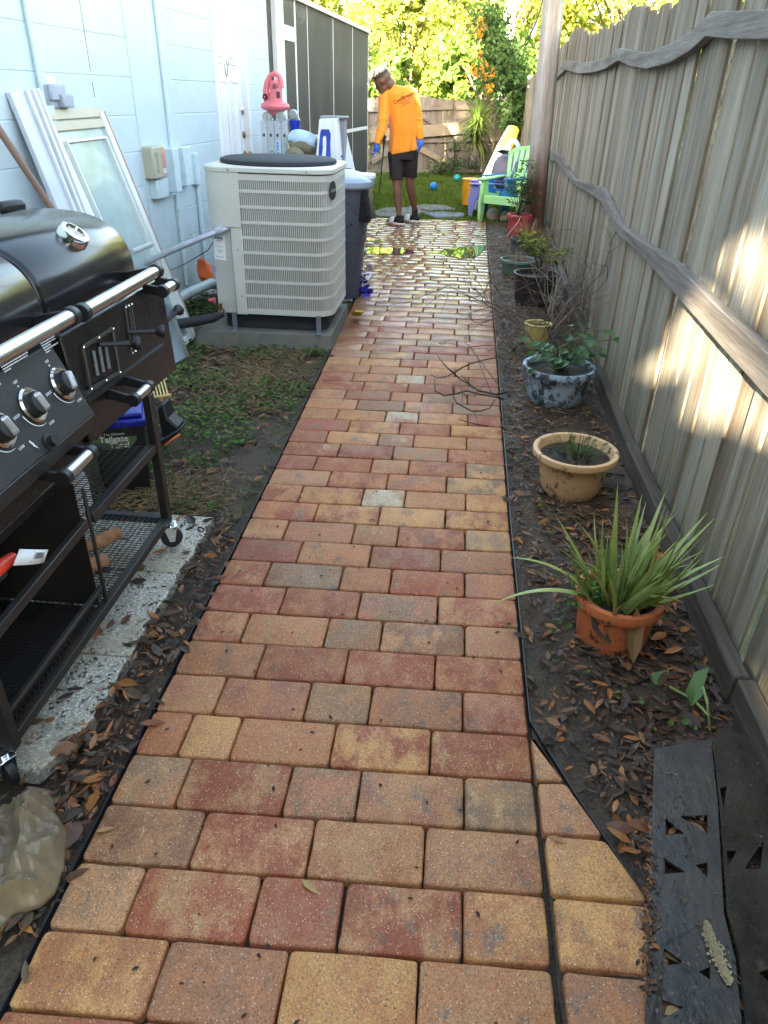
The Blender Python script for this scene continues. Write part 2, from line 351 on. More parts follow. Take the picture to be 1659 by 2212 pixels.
# --- concrete pad behind the bin and terrazzo slabs
m_conc=mat('pad concrete',(.30,.29,.26),.12,var=.2,vs=3,dirt=(.10,.09,.07),dirtamt=.6,ds=4,coat=.6)
b=MB(); b.box((-1.55,6.6,-.01),(1.44,1.0,.02)); b.v=[(min(x,xl(y)-.02) if x>-1 else wx(y)+.01,y,z) for x,y,z in b.v]; struct(b.build('concrete_pad',m_conc,bevel=.004))
def terr():
    t=NT('exposed aggregate'); v=t.n('TexVoronoi'); v.inputs['Scale'].default_value=1; t.L(t.map(120),v.inputs['Vector']); sp=t.n('SeparateColor'); t.L(v.outputs['Color'],sp.inputs[0])
    c=t.mix(t.ramp(sp.outputs[0],.0,1),(.40,.36,.29),(.72,.68,.60)); c=t.mix(t.ramp(v.outputs['Distance'],.3,.6),c,(.33,.30,.24)); c=t.mix(t.ramp(sp.outputs[1],.90,.93),c,(.07,.06,.05))
    n=t.noise(3.2,7,.65); c=t.mix(t.ramp(n,.5,.68,0,.7),c,(.33,.25,.14)); n2=t.noise(6,7,.7,loc=(4,4,1)); c=t.mix(t.ramp(n2,.58,.72,0,.55),c,(.11,.11,.10))
    t.set(col=c,rough=.55); t.bump(v.outputs['Distance'],.35,.003); return t.m
m_ter=terr()
for i,(y0,y1,sh,lb) in enumerate(((2.03,2.43,.0,'speckled white aggregate paving slab under the grill\'s front wheel, farthest one'),(1.585,2.025,-.008,'speckled white aggregate slab in the middle beside the cart\'s lower mesh shelf'),(1.14,1.58,-.006,'speckled white aggregate slab with rust stains next to the crumpled tan tarp'))):
    b=MB(); n=14; pts=[]
    for k in range(n+1):
        y=y0+(y1-y0)*k/n; x=-.90+sh+noise.noise(Vector((y*16,2,0)))*.014
        if i==0 and y>2.3: x-=(y-2.3)*.02
        if i==2 and y<1.3: x-=(1.3-y)*.35
        pts.append((x,y,-.05))
    b.prism([(-1.42,y0,-.05)]+pts+[(-1.42,y1,-.05)],(0,0,.052)); tag(b.build('paving_slab',m_ter,bevel=.006,seg=2),lb,'paving slab','white aggregate slabs under the grill')
# ============================================================ HOUSE
WN=Vector((math.cos(R(3.6)),-math.sin(R(3.6)),0)); WD=Vector((math.sin(R(3.6)),math.cos(R(3.6)),0)); WP=Vector((-2.2,5.6,0))
def Wp(y,n,z): p=Vector((wx(y),y,z))+WN*n; return p          # point at station y, n metres in front of the wall
def WU(u,v,n=0): return PL(u,v,WP+WN*n,WN)
def wbox(b,y0,y1,n0,n1,z0,z1,mi=0,col=None):
    b.hexa([Wp(y0,n0,z0),Wp(y0,n1,z0),Wp(y1,n1,z0),Wp(y1,n0,z0),Wp(y0,n0,z1),Wp(y0,n1,z1),Wp(y1,n1,z1),Wp(y1,n0,z1)],mi,col)
m_wall=mat('painted block wall',(.57,.655,.70),.6,var=.06,vs=1.2,bump=.35,bs=45,bd=.004,dirt=(.30,.36,.30),dirtamt=.25,ds=1.3)
_o=m_wall.node_tree; _t=NT.__new__(NT); _t.m=m_wall; _t.t=_o; _t.b=_o.nodes['Principled BSDF']; _t.tc=_o.nodes.new('ShaderNodeTexCoord').outputs['Object']
_c=_t.b.inputs['Base Color'].links[0].from_socket; _s=_t.n('SeparateXYZ'); _t.L(_t.n('NewGeometry').outputs['Position'],_s.inputs[0]); _h=_t.math('ADD',_s.outputs[2],_t.ramp(_t.noise((5,5,2),6,.7),.25,.75,-.3,.3))
_t.set(col=_t.mix(_t.ramp(_h,.05,.6,.55,0),_c,(.27,.30,.26))); _c=_t.b.inputs['Base Color'].links[0].from_socket; _t.set(col=_t.mix(_t.ramp(_t.noise((14,14,.9),6,.75,loc=(6,2,1)),.60,.74,0,.35),_c,(.36,.42,.40)))
m_wht=mat('white paint',(.80,.81,.83),.4,var=.04,bump=.06)
m_trim=mat('white aluminium',(.78,.79,.80),.35,var=.05,bump=.05)
m_pvc=mat('painted conduit',(.62,.74,.77),.45,var=.06,dirt=(.35,.38,.33),dirtamt=.3,bump=.1)
m_brass=mat('tarnished brass',(.32,.22,.12),.35,metal=.9,var=.3)
m_steel=mat('stainless steel',(.62,.61,.60),.28,metal=1,var=.12,stretch=(1,.2,1),bs=150,bump=.05)
m_chrome=mat('chrome',(.75,.75,.76),.12,metal=1,var=.05,bump=0)
m_roof=mat('roof shingles',(.12,.11,.10),.9,var=.3)
house=thing('house','pale blue painted concrete block house with white side door, left of the path','house',(wx(0),0,0))
b=MB(); zs=[-.1]+[1.575+.22*k for k in range(-6,8)]
D0,D1,DZ=6.93,7.72,2.42; WE=8.50
for a,z in zip(zs,zs[1:]):
    for (p,q) in ((-8,D0-.03),(D1+.03,WE)):
        if a>DZ: p,q=(-8,WE) if p==-8 else (None,None)
        if p is None: continue
        yy=p
        wbox(b,p,q,-.18,0,a+.0025,z-.0025)
wo=b.build('wall',m_wall,house,bevel=.004,seg=2)
b=MB()
for (p,q) in ((-8,D0-.03),(D1+.03,WE-.002)): wbox(b,p+.001,q-.001,-.17,-.0035,-.1,2.86)
wbox(b,-8,WE-.001,-6,-.19,-.1,2.86); b.build('wall_core',m_wall,house)
b=MB(); wbox(b,5.36,6.0,-.01,.007,-.05,2.85); b.build('smooth_render_strip',m_wall,house,bevel=.004)
b=MB(); b.hexa([Wp(-8,-7,2.86),Wp(-8,.30,2.80),Wp(WE,.30,2.80),Wp(WE,-7,2.86),Wp(-8,-7,4.4),Wp(-8,.30,2.95),Wp(WE,.30,2.95),Wp(WE,-7,4.4)]); b.build('roof',m_roof,house)
# door
b=MB(); 
for a,c in ((D0-.03,D0+.02),(D1-.02,D1+.035)): wbox(b,a,c,-.12,.018,-.05,DZ)
wbox(b,D0-.03,D1+.035,-.12,.017,DZ,DZ+.08); b.build('door_frame',m_wht,house,bevel=.004)
door=MB(); wbox(door,D0+.022,D1-.022,-.08,-.035,-.02,DZ-.004)
dw=D1-D0-.044; d0=D0+.022
for (fa,fb,za,zb) in ((.14,.44,1.72,2.03),(.56,.86,1.72,2.03),(.14,.44,.86,1.60),(.56,.86,.86,1.60),(.14,.44,.16,.72),(.56,.86,.16,.72)):
    ya,yb=d0+dw*fa,d0+dw*fb; g_=.018
    for q in ((ya,yb,za,za+g_),(ya,yb,zb-g_,zb),(ya,ya+g_,za,zb),(yb-g_,yb,za,zb)): wbox(door,q[0],q[1],-.036,-.026,q[2],q[3])
    wbox(door,ya+.05,yb-.05,-.036,-.024,za+.05,zb-.05)
do=door.build('door',m_wht,house,bevel=.005,seg=2)
b=MB(); A=Matrix.Rotation(R(90),3,'Y'); A=Matrix.Rotation(-R(3.6),3,'Z')@A
ky=D1-.075
b.lathe([(.0,0),(.032,0),(.032,.008),(.012,.012),(.012,.035),(.026,.045),(.030,.06),(.024,.075),(0,.078)],Wp(ky,-.035,.985),16,A); b.build('handle',m_brass,do)
b=MB(); b.lathe([(0,0),(.030,0),(.028,.018),(.02,.022),(0,.024)],Wp(ky,-.035,1.155),16,A); b.build('lock',m_brass,do)
b=MB(); b.lathe([(0,0),(.034,0),(.034,.012),(.025,.02),(0,.022)],Wp(ky,-.035,1.36),16,A,sx=1.2); b.build('lock',m_chrome,do)
for z in (1.98,1.08): b=MB(); wbox(b,D0+.012,D0+.030,-.034,-.022,z-.055,z+.055); b.tube([Wp(D0+.02,-.022,z-.055),Wp(D0+.02,-.022,z+.055)],.007); b.build('hinge',m_brass,do)
b=MB(); b.lathe([(.034,0),(.038,.003),(.034,.006)],Wp(d0+dw*.47,-.035,1.69),18,A,sx=1.7,cap=False); b.build('knocker',m_brass,do)
# conduits and boxes fixed to the wall
b=MB(); c1=[WU(51,-20,.02),WU(97,228,.02)]; b.tube([Wp(c1[0].y,.018,2.6),Wp(c1[1].y,.018,c1[1].z)],.014,10); p=c1[1]; wbox(b,p.y-.05,p.y+.03,0,.055,p.z-.12,p.z); b.build('conduit',m_pvc,house)
b=MB(); p=WU(372,330,.02); pz=WU(352,0,.02).z
b.tube([Wp(p.y,.02,2.7),Wp(p.y,.02,p.z)],.017,10); b.tube([Wp(p.y,.02,p.z+.01),Wp(p.y,.02,p.z+.05)],.025,10); b.build('conduit',m_pvc,house)
b=MB(); q=WU(380,420,.02); b.tube([Wp(q.y,.02,q.z),Wp(q.y+.01,.02,.13)],.016,10); b.tube([Wp(q.y,.02,.70),Wp(q.y,.02,.74)],.022,10); b.build('conduit',m_pvc,house)
b=MB(); q=WU(437,500,.02); b.tube([Wp(q.y,.02,.95),Wp(q.y,.02,.13)],.016,10); b.build('conduit',m_pvc,house)
def z7(a,b_): return ((480+a/7.541)/1.507,(460+b_/7.541)/1.507)
def wallbox(nm,a,b_,dep,m,lbl=None,off=0,bev=.006,par=None):
    p=WU(*z7(*a),dep); q=WU(*z7(*b_),dep); mb=MB(); wbox(mb,p.y,q.y,off,dep,q.z,p.z); o=mb.build(nm,m,par or house,bevel=bev,seg=2)
    if lbl: o['label']=lbl
    return o,p,q
m_beige=mat('sun-aged beige plastic',(.47,.44,.33),.5,var=.08,bump=.08)
m_bluegrey=mat('painted metal box',(.58,.69,.74),.45,var=.08,dirt=(.33,.33,.25),dirtamt=.4,bump=.1)
m_red=mat('faded red label',(.65,.28,.26),.5); m_or=mat('orange label',(.62,.36,.22),.5); m_paper=mat('white paper',(.82,.82,.82),.6,var=.03,bump=0); m_ink=mat('dark print',(.05,.05,.07),.6,bump=0)
bx,p,q=wallbox('meter_box',(110,130),(500,880),.085,m_beige,'beige utility box with red and white label',bev=.012)
mb=MB(); ya,yb=p.y+(q.y-p.y)*.70,p.y+(q.y-p.y)*.995; h=p.z-q.z
wbox(mb,ya,yb,.085,.0865,q.z+h*.08,p.z-h*.05,0); wbox(mb,ya+.004,yb-.003,.0865,.0875,q.z+h*.30,p.z-h*.24,1); wbox(mb,ya+.004,yb-.003,.0865,.0875,q.z+h*.15,q.z+h*.29,2)
for k in range(4): wbox(mb,ya+.02,yb-.008,.0875,.088,q.z+h*(.17+.028*k),q.z+h*(.18+.028*k),3)
mb.build('warning_label',[m_or,m_red,m_paper,m_ink],bx)
mb=MB()
for zz in (.80,.73,.30,.23): wbox(mb,p.y+(q.y-p.y)*.15,p.y+(q.y-p.y)*.5,.085,.092,q.z+h*zz,q.z+h*(zz+.012))
wbox(mb,p.y+(q.y-p.y)*.30,p.y+(q.y-p.y)*.36,.085,.093,q.z+h*.22,q.z+h*.83); mb.build('hinge_rib',m_beige,bx)
wallbox('outlet_box',(215,960),(560,1350),.06,m_bluegrey); wallbox('breaker_box',(620,180),(880,1230),.10,m_bluegrey); wallbox('breaker_box',(880,150),(1160,1060),.08,m_bluegrey); wallbox('conduit_box',(1160,290),(1330,1050),.05,m_bluegrey)
m_grey=mat('grey utility plastic',(.40,.42,.50),.5,var=.1)
def z1(a,b_): return ((a/2.592)/1.507,(b_/2.592)/1.507)
p=WU(*z1(395,712),.05); q=WU(*z1(585,915),.05); mb=MB(); wbox(mb,p.y,q.y,0,.05,q.z,p.z); wbox(mb,p.y-.004,p.y+(q.y-p.y)*.42,.05,.07,p.z-.075,p.z+.004); wbox(mb,p.y+(q.y-p.y)*.45,q.y+.01,.05,.085,q.z+.005,q.z+.07); b=mb.build('outdoor_outlet',m_grey,house,bevel=.006)
p2=WU(*z1(372,645),.003); q2=WU(*z1(470,715),.003); mb=MB(); wbox(mb,p2.y,q2.y,0,.008,q2.z,p2.z); mb.build('white_plate',m_wht,house)
b=MB(); y_=WU(*z1(700,200)).y
for z0_,z1_ in ((2.85,1.60),(1.54,1.46),(1.40,1.30)): wbox(b,y_-.002,y_+.002,-.001,.0012,z1_,z0_)
b.build('wall_crack',m_ink,house)
# ============================================================ SCREEN ENCLOSURE
enc=thing('screen_enclosure','dark mesh screen porch with thin white aluminium frame at the end of the house','screen enclosure',(wx(8.6),8.6,0))
t=NT('insect screen'); n=t.noise((3,3,.8),4); t.set(col=t.mix(t.ramp(n,.3,.7),(.045,.042,.038),(.075,.068,.058)),rough=.7); tr=t.n('BsdfTransparent'); mx=t.n('MixShader'); mx.inputs[0].default_value=.10; t.L(t.b.outputs[0],mx.inputs[1]); t.L(tr.outputs[0],mx.inputs[2]); t.L(mx.outputs[0],t.out.inputs[0]); m_scr=t.m
E0,E1,ET=8.55,14.35,2.42
bars=[8.50,9.02,9.66,10.22,11.63,12.99,14.35]
for i,(a,c) in enumerate(zip(bars,bars[1:])): mb=MB(); wbox(mb,a,c,-.031,-.028,.22,ET); mb.build('screen_panel',m_scr,enc)
mb=MB()
for i,y in enumerate(bars):
    if i in (0,1): continue
    wv=.05 if i in(2,) else .012
    wbox(mb,y-wv/2,y+wv/2,-.036,-.022,.18,ET)
wbox(mb,E0,E1,-.04,.012,ET,ET+.05); wbox(mb,10.22,E1,-.036,-.022,1.0,1.05); wbox(mb,E0,E1,-.036,-.02,.19,.215)
wbox(mb,9.05,9.66,-.036,-.018,2.02,2.16); mb.build('frame',m_trim,enc,bevel=.002)
mb=MB(); 
for k in range(5): wbox(mb,8.76+k*.05,8.79+k*.05,-.02,.035,0.02,2.9)
wbox(mb,8.74,9.02,-.03,.025,0.02,2.9); mb.build('corner_post',m_wht,enc,bevel=.004)
mb=MB(); wbox(mb,E0,E1+.12,-.12,.04,-.15,.19); mb.build('curb',mat('curb concrete',(.45,.43,.38),.8),enc,bevel=.01)
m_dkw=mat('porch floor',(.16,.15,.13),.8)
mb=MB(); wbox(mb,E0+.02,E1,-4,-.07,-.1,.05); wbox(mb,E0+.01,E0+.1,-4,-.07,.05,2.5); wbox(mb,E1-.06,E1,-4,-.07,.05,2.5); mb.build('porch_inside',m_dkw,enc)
mb=MB(); 
for k in range(5): wbox(mb,E0,E1,-.07-k*.98,-.11-k*.98,ET+.02,ET+.08)
mb.build('roof_beam',m_trim,enc)
# ============================================================ FENCES
def woodmat(name,a,b,dirt,ax='z',rough=.8):
    t=NT(name); st={'z':(15,15,.9),'y':(26,1.1,26),'x':(1.1,26,26)}[ax]; s2={'z':(9,9,.6),'y':(9,.6,9),'x':(.6,9,9)}[ax]; s3={'z':(150,150,5),'y':(150,5,150),'x':(5,150,150)}[ax]
    n=t.noise(st,6,.65); n2=t.noise(s2,5,.6,loc=(3,1,9)); g=t.noise(s3,3,.7)
    c=t.mix(t.ramp(n,.3,.7),a,b); c=t.mix(1,c,t.attr(),'MULTIPLY'); c=t.mix(t.ramp(n2,.47,.66,0,.8),c,dirt); c=t.mix(t.ramp(g,.35,.65),t.mix(1,c,(.72,)*3,'MULTIPLY'),t.mix(1,c,(1.18,)*3,'MULTIPLY'))
    t.set(col=c,rough=rough,spec=.3); t.bump(g,.35,.003); return t
t=woodmat('weathered fence boards',(.28,.235,.18),(.41,.365,.285),(.15,.105,.065))
# dark-stained tops, boards also darker towards the foot
se=t.n('SeparateXYZ'); t.L(t.tc,se.inputs[0]); hn=t.noise((9,9,1.2),5,.7,loc=(2,2,2)); hh=t.math('ADD',se.outputs[2],t.ramp(hn,.2,.8,-.35,.35))
old=t.b.inputs['Base Color'].links[0].from_socket; c=t.mix(t.ramp(hh,1.35,1.95,0,.75),old,t.mix(1,old,(.50,.45,.42),'MULTIPLY')); c=t.mix(t.ramp(hh,.75,.15,0,.6),c,t.mix(1,old,(.55,.55,.45),'MULTIPLY')); t.set(col=c)
m_fence=t.m
m_rail=woodmat('weathered rail',(.15,.13,.115),(.25,.225,.20),(.07,.058,.05),'y').m
m_base=woodmat('dark ground board',(.07,.055,.042),(.13,.105,.08),(.04,.03,.022),'y').m
def FN(u,v,off=0):
    x=.95
    for _ in range(12): p=X(u,v,x+off); x=fx(p.y)
    return X(u,v,x+off)
def z4(a,b_): return ((1700+a*.4822)/1.507,(b_*.4822)/1.507)
TOPT=[FN(*z4(*q)) for q in ((1040,2),(885,85),(860,45),(742,50),(668,128),(650,142),(560,192),(432,230),(416,195),(346,196),(330,240),(230,352),(166,478))]
TOPT=[(p.y,p.z) for p in TOPT]; TOPT=sorted(TOPT)
RT_=[FN(*z4(*q),-.05) for q in ((1659,66),(1440,72),(1245,80),(1150,190),(1000,290),(840,355),(740,345),(655,320),(560,385),(480,415),(380,425),(285,410),(190,545),(160,590))]
RB_=[FN(*z4(*q),-.05) for q in ((1659,262),(1400,265),(1225,245),(1100,350),(960,430),(830,465),(720,450),(630,410),(550,465),(470,490),(380,495),(285,470),(190,560),(160,620))]
fence=thing('wooden_fence','tall weathered grey picket fence with sagging rails along the garden bed','fence',(.95,.6,0))
fr=random.Random(5); b=MB(); y=-.8
while y<19.3:
    wd=fr.choice((.138,.14,.142)) ; ym=y+wd/2; x=fx(ym); zt=lerp(TOPT,ym)
    if ym<min(TOPT)[0]: zt=1.93+.12*math.sin(ym*2.1)
    if ym>TOPT[-1][0]: zt=TOPT[-1][1]+.05*math.sin(ym*1.7)
    zt+=fr.uniform(-.02,.02); gap=fr.choice((.0015,.002,.003,.004,.0055)); ln=fr.uniform(-.012,.012); dx=fr.choice((0,.005,-.005,.010,-.003))+fr.uniform(-.002,.002)
    g_=fr.uniform(.70,1.18); tn=fr.uniform(-.04,.04); col=(g_*(1+tn),g_,g_*(1-tn))
    yw=fr.uniform(-.006,.006); c=.028
    pr=[(y+gap,-.12),(y+wd-gap,-.12),(y+wd-gap+ln,zt-c),(y+wd-c+ln,zt),(y+c+ln,zt),(y+gap+ln,zt-c)]
    b.prism([(x+dx+(q[0]-ym)*.02+yw*(q[0]-ym)*3,q[0],q[1]) for q in pr],(.016,0,0),0,col)
    y+=wd+(fr.choice((0,0,0,0,.006)) )
b.build('pickets',m_fence,fence,bevel=.002)
def railmesh(T,Bm,name,w=.04,ext=None):
    T=list(T);Bm=list(Bm); b=MB(); rings=[]
    if ext: T=[Vector((T[0].x,ext,T[0].z))]+T; Bm=[Vector((Bm[0].x,ext,Bm[0].z))]+Bm
    # smooth resample
    def rs(L):
        out=[]
        for i in range(len(L)-1):
            p0,p1,p2,p3=L[max(i-1,0)],L[i],L[i+1],L[min(i+2,len(L)-1)]
            for k in range(4):
                t=k/4; out.append(p1+((p2-p0)*t+(2*p0-5*p1+4*p2-p3)*t*t+(3*p1-p0-3*p2+p3)*t**3)*.5*.6+ (p2-p1)*0 if False else p1.lerp(p2,t-.08*math.sin(2*PI*t)))
        return out+[L[-1]]
    A_,B_=rs(T),rs(Bm)
    for p,q in zip(A_,B_):
        y=(p.y+q.y)/2; x=fx(y)-.002; rings.append([Vector((x-w,y,q.z)),Vector((x,y,q.z)),Vector((x,y,p.z)),Vector((x-w,y,p.z))])
    b.loft(rings); return b.build(name,m_rail,fence,bevel=.003)
railmesh(RT_,RB_,'top_rail',ext=.3)
MT=[FN(u,v,-.05) for u,v in ((1659,772),(1550,668),(1455,572),(1380,520),(1330,482),(1300,408),(1235,385),(1212,342),(1180,322))]
MBm=[FN(u,v,-.05) for u,v in ((1659,868),(1540,735),(1437,618),(1370,540),(1325,500),(1290,430),(1240,402),(1200,352),(1180,342))]
railmesh(MT,MBm,'middle_rail',ext=.4)
b=MB(); seg=[(.5,1.6),(1.61,3.2),(3.21,5.7),(5.71,8.4),(8.41,11)]
for i,(a,c) in enumerate(seg): xa,xc=fx(a)-.035-.012*(i%2),fx(c)-.04; b.bar((xa,a,.03),(xc,c,.035+.01*(i%2)),.05,.13)
b.build('ground_board',m_base,fence,bevel=.006)
for y in (1.1,3.55,6.0,8.5,11,13.5,16): b=MB(); b.box((fx(y)+.07,y,.85),(.09,.09,2.0)); b.build('post',m_rail,fence)
# back fence
BP=Vector((-1.92,18.03,0)); BD=(Vector((1.3,19.22,0))-BP).normalized(); BNn=Vector((BD.y,-BD.x,0))
def zl(a,b_): return ((1180+a/3.072)/1.507,(300+b_/3.072)/1.507)
def BF(a,b_,n=0): p=PL(*zl(a,b_),BP+BNn*n,BNn); return p
bf=thing('back_fence','weathered brown picket fence and braced gate closing the yard behind the lawn','fence',(-.3,18.6,0))
m_bf=woodmat('brown fence boards',(.22,.18,.15),(.34,.29,.24),(.13,.10,.07)).m; m_bfr=woodmat('brown fence rails',(.26,.21,.17),(.36,.30,.24),(.15,.12,.09),'x').m; m_plank=woodmat('newer tan plank',(.40,.31,.20),(.46,.36,.24),(.35,.26,.16),'x').m
b=MB(); s=-5.0; Ln=3.6
while s<Ln:
    wd=.14; p=BP+BD*s; u=(p-BP).dot(BD)
    lean=0; skip=False
    xx=p.x
    if .93<xx<1.03: skip=True
    zt=1.50+.03*math.sin(s*2)+fr.uniform(-.015,.015)+(0.03 if xx>.2 else 0); g_=fr.uniform(.8,1.15); col=(g_,g_*.98,g_*.95); c=.03
    if not skip:
        q=[(0.003,-.1),(wd-.003,-.1),(wd-.003,zt-c),(wd-c,zt),(c,zt),(.003,zt-c)]
        b.prism([p+BD*a+Vector((0,0,z)) for a,z in q],-BNn*.016,0,col)
    s+=wd+fr.choice((0.001,.003,.006))
b.build('pickets',m_bf,bf)
def bfbar(nm,a,c,h,m,n=.03,t_=.035): mb=MB(); p=BF(*a,n);q=BF(*c,n); mb.bar(p,q,t_,h); mb.build(nm,m,bf,bevel=.004)
bfbar('top_rail',(-300,190),(900,152),.085,m_bfr); bfbar('top_rail',(930,158),(1470,160),.085,m_bfr)
bfbar('middle_rail',(-300,495),(900,482),.085,m_bfr); bfbar('middle_rail',(930,480),(1480,475),.085,m_bfr)
bfbar('bottom_rail',(-300,800),(880,792),.09,m_bfr); bfbar('bottom_rail',(920,785),(1090,805),.09,m_bfr)
bfbar('wide_plank',(80,440),(1080,350),.24,m_plank,.075,.03)
bfbar('brace',(560,205),(735,330),.10,m_bfr,.04); bfbar('brace',(570,560),(905,745),.12,m_plank,.05); bfbar('brace',(90,700),(260,595),.11,m_bfr,.05); bfbar('brace',(60,400),(260,290),.1,m_bfr,.05)
mb=MB(); p=BF(890,480,.03);q=BF(890,760,.03); mb.bar(p,q,.035,.12,(1,0,0)); mb.build('gate_upright',m_bfr,bf)
# ============================================================ POLES
m_pole=woodmat('weathered pole wood',(.30,.28,.26),(.46,.44,.42),(.22,.17,.14))
t=m_pole; se=t.n('SeparateXYZ'); t.L(t.tc,se.inputs[0]); wet=t.ramp(t.math('ADD',se.outputs[2],t.ramp(t.noise((6,6,1),3),0,1,-.2,.2)),.55,1.05,1,0)
old=t.b.inputs['Base Color'].links[0].from_socket; t.set(col=t.mix(wet,old,t.mix(1,old,(.42,.26,.19),'MULTIPLY'))); m_pole=m_pole.m
pz=[]; base=G(1151,500); PY=base.y
pole=thing('utility_pole','thick round grey wooden utility pole with damp brown foot beside the path','pole',(base.x,PY,0))
b=MB(); top=Y(1156,-40,PY); rb=(Y(1173,480,PY)-Y(1129,480,PY)).length/2
pts=[Vector((base.x,PY,-.1)).lerp(Vector((top.x+.1,PY,7)),k/12) for k in range(13)]; b.tube(pts,[rb*(1-.02*k) for k in range(13)],28); b.build('post',m_pole,pole,smooth=60)
b=MB(); p0=Y(1178,-40,PY-rb-.01); cable=[]
for k,(u,v) in enumerate(((1176,-60),(1172,0),(1163,35),(1150,65),(1139,85))): cable.append(Y(u,v,PY-rb-.02))
cable+= [Y(1120,112,12.5),Y(1108,128,14),Y(1098,140,16),Y(1092,160,18)]
b.tube(cable,.008,6); tag(b.build('cable',m_blk),'thin dark cable slanting across the utility pole into the vines','cable')
for (u,v,r_) in ((1143,167,.022),(1142,188,.014),(1146,66,.014)):
    b=MB(); p=Y(u,v,PY-rb-.002); b.sphere(p,(r_,.006,r_*1.25),12); b.build('nail_cap',m_wht,pole)
b=MB(); p=Y(1148,85,PY-rb-.001); b.leaf(p,(.2,0,1),(0,-1,0),.22,.06); b.build('torn_tag',m_paper,pole)
p=Y(1083,225,20.5); b=MB(); r2=(Y(1095,180,20.5)-Y(1069,180,20.5)).length/2
pole2=thing('utility_pole','distant sunlit pale utility pole rising behind the back fence','pole',(p.x,20.5,0)); b.tube([(p.x,20.5,-.1),(p.x+.05,20.5,8.5)],[r2,r2*.8],20); b.build('post',woodmat('pale pole wood',(.5,.46,.40),(.66,.62,.55),(.4,.33,.26)).m,pole2,smooth=60)
# ============================================================ VEGETATION
m_tree=leafmat('sunlit tree leaves',(.25,.29,.065),(.40,.44,.14),.5); m_bark=woodmat('bark',(.10,.08,.06),(.18,.15,.11),(.06,.05,.04)).m
m_treed=leafmat('sun blocker leaves',(.05,.08,.02),(.09,.12,.03),.25)
def crown(b,c,rad,n,size,rnd,cols,clumps=40,skip=None,flat=.9):
    c=Vector(c); cl=[]
    for _ in range(clumps):
        d=Vector((rnd.gauss(0,1),rnd.gauss(0,1),rnd.gauss(0,1))).normalized()*rnd.uniform(.45,1.)**.6
        cl.append((Vector((c.x+d.x*rad[0],c.y+d.y*rad[1],c.z+d.z*rad[2])),rnd.uniform(.14,.34)*min(rad),rnd.uniform(.6,1.25)))
    for i in range(n):
        p,r,g=rnd.choice(cl); d=Vector((rnd.gauss(0,1),rnd.gauss(0,1),rnd.gauss(0,1))).normalized()
        q=p+d*r*rnd.uniform(.55,1.1)*(1)
        if skip and skip(q): continue
        k=rnd.choice(cols); k=[a*g*rnd.uniform(.8,1.2) for a in k]
        nrm=(d*.7+Vector((rnd.uniform(-1,1),rnd.uniform(-1,1),rnd.uniform(-.3,1)))).normalized(); dr=nrm.orthogonal(); dr=Matrix.Rotation(rnd.uniform(0,6.3),3,nrm)@dr
        s=size*rnd.uniform(.6,1.4); sd=dr.cross(nrm)*s*.36
        b.add([q-dr*s*.5,q+sd-nrm*s*.08,q+dr*s*.5,q-sd-nrm*s*.08],[(0,1,2,3)],0,k)
    return cl
def tree(name,label,cat,base,h,rad,n,size,seed,m,cols=((1,1,1),),group=None,skip=None,trunk=.14,clumps=40):
    rnd=random.Random(seed); root=thing(name,label,cat,base,group); base=Vector(base)
    cc=base+Vector((0,0,h-rad[2])); b=MB(); cl=crown(b,cc,rad,n,size,rnd,cols,clumps,skip); b.build('crown',m,root,flat=True)
    b=MB(); b.tube([base-Vector((0,0,.1)),base+Vector((.05,0,h*.3)),cc],[trunk,trunk*.8,trunk*.4],10)
    for p,r,g in cl[:14]: s=base.lerp(cc,rnd.uniform(.5,1)); b.tube([s,s.lerp(p,.5)+Vector((0,0,.2)),p],[trunk*.35,trunk*.22,trunk*.08],6)
    b.build('trunk',m_bark,root); return root
YG=((1,1,.9),(1.15,1.1,.7),(.8,.95,.8),(1.25,1.15,.8)); GR=((.7,1,.8),(.6,.85,.7),(.9,1.05,.7))
for i,(x,y,h,rx,rz,n,cols,lb) in enumerate(((-5.6,26,5.6,2.0,2.6,6000,YG,'leftmost sunlit yellow-green tree behind the dark screen porch'),(-1.6,24.5,4.9,2.0,2.4,9000,YG,'rounded yellow-green tree behind the man, lower than its neighbours'),(1.2,27,7.6,2.6,3.8,10000,YG,'broad bright yellow-green tree behind the braced gate'),
 (4.6,26,7.4,2.4,3.6,9000,YG,'yellow-green tree between the two poles'),(8.6,27,7.6,2.8,3.6,7000,YG,'rightmost bright tree showing above the long side fence'),(.5,22.6,3.4,1.5,1.7,6000,GR,'low darker green bush just behind the back fence'),(-2.6,22.2,3.0,1.3,1.5,4500,GR,'low green bush behind the fence left of the man'),(5.0,16.5,3.9,1.5,1.6,5000,YG,'leafy tree leaning over the side fence beyond the pole'),(3.4,35,8.2,4.2,4.2,9000,YG,'big far tree filling the view above the gate'),(7.5,36,9.5,4.6,4.8,9000,YG,'big far tree right of the poles'),(-4.2,33,4.9,2.4,2.4,6000,YG,'far yellow-green tree at the porch corner'),(12.5,30,9,3.5,4.5,6000,YG,'far tree above the near end of the side fence'))):
    tree('tree',lb,'tree',(x,y,0),h,(rx,rx*.8,rz),int(n*1.7),.125 if y>22 else .10,20+i,m_tree,cols,'trees behind the fences',clumps=90)
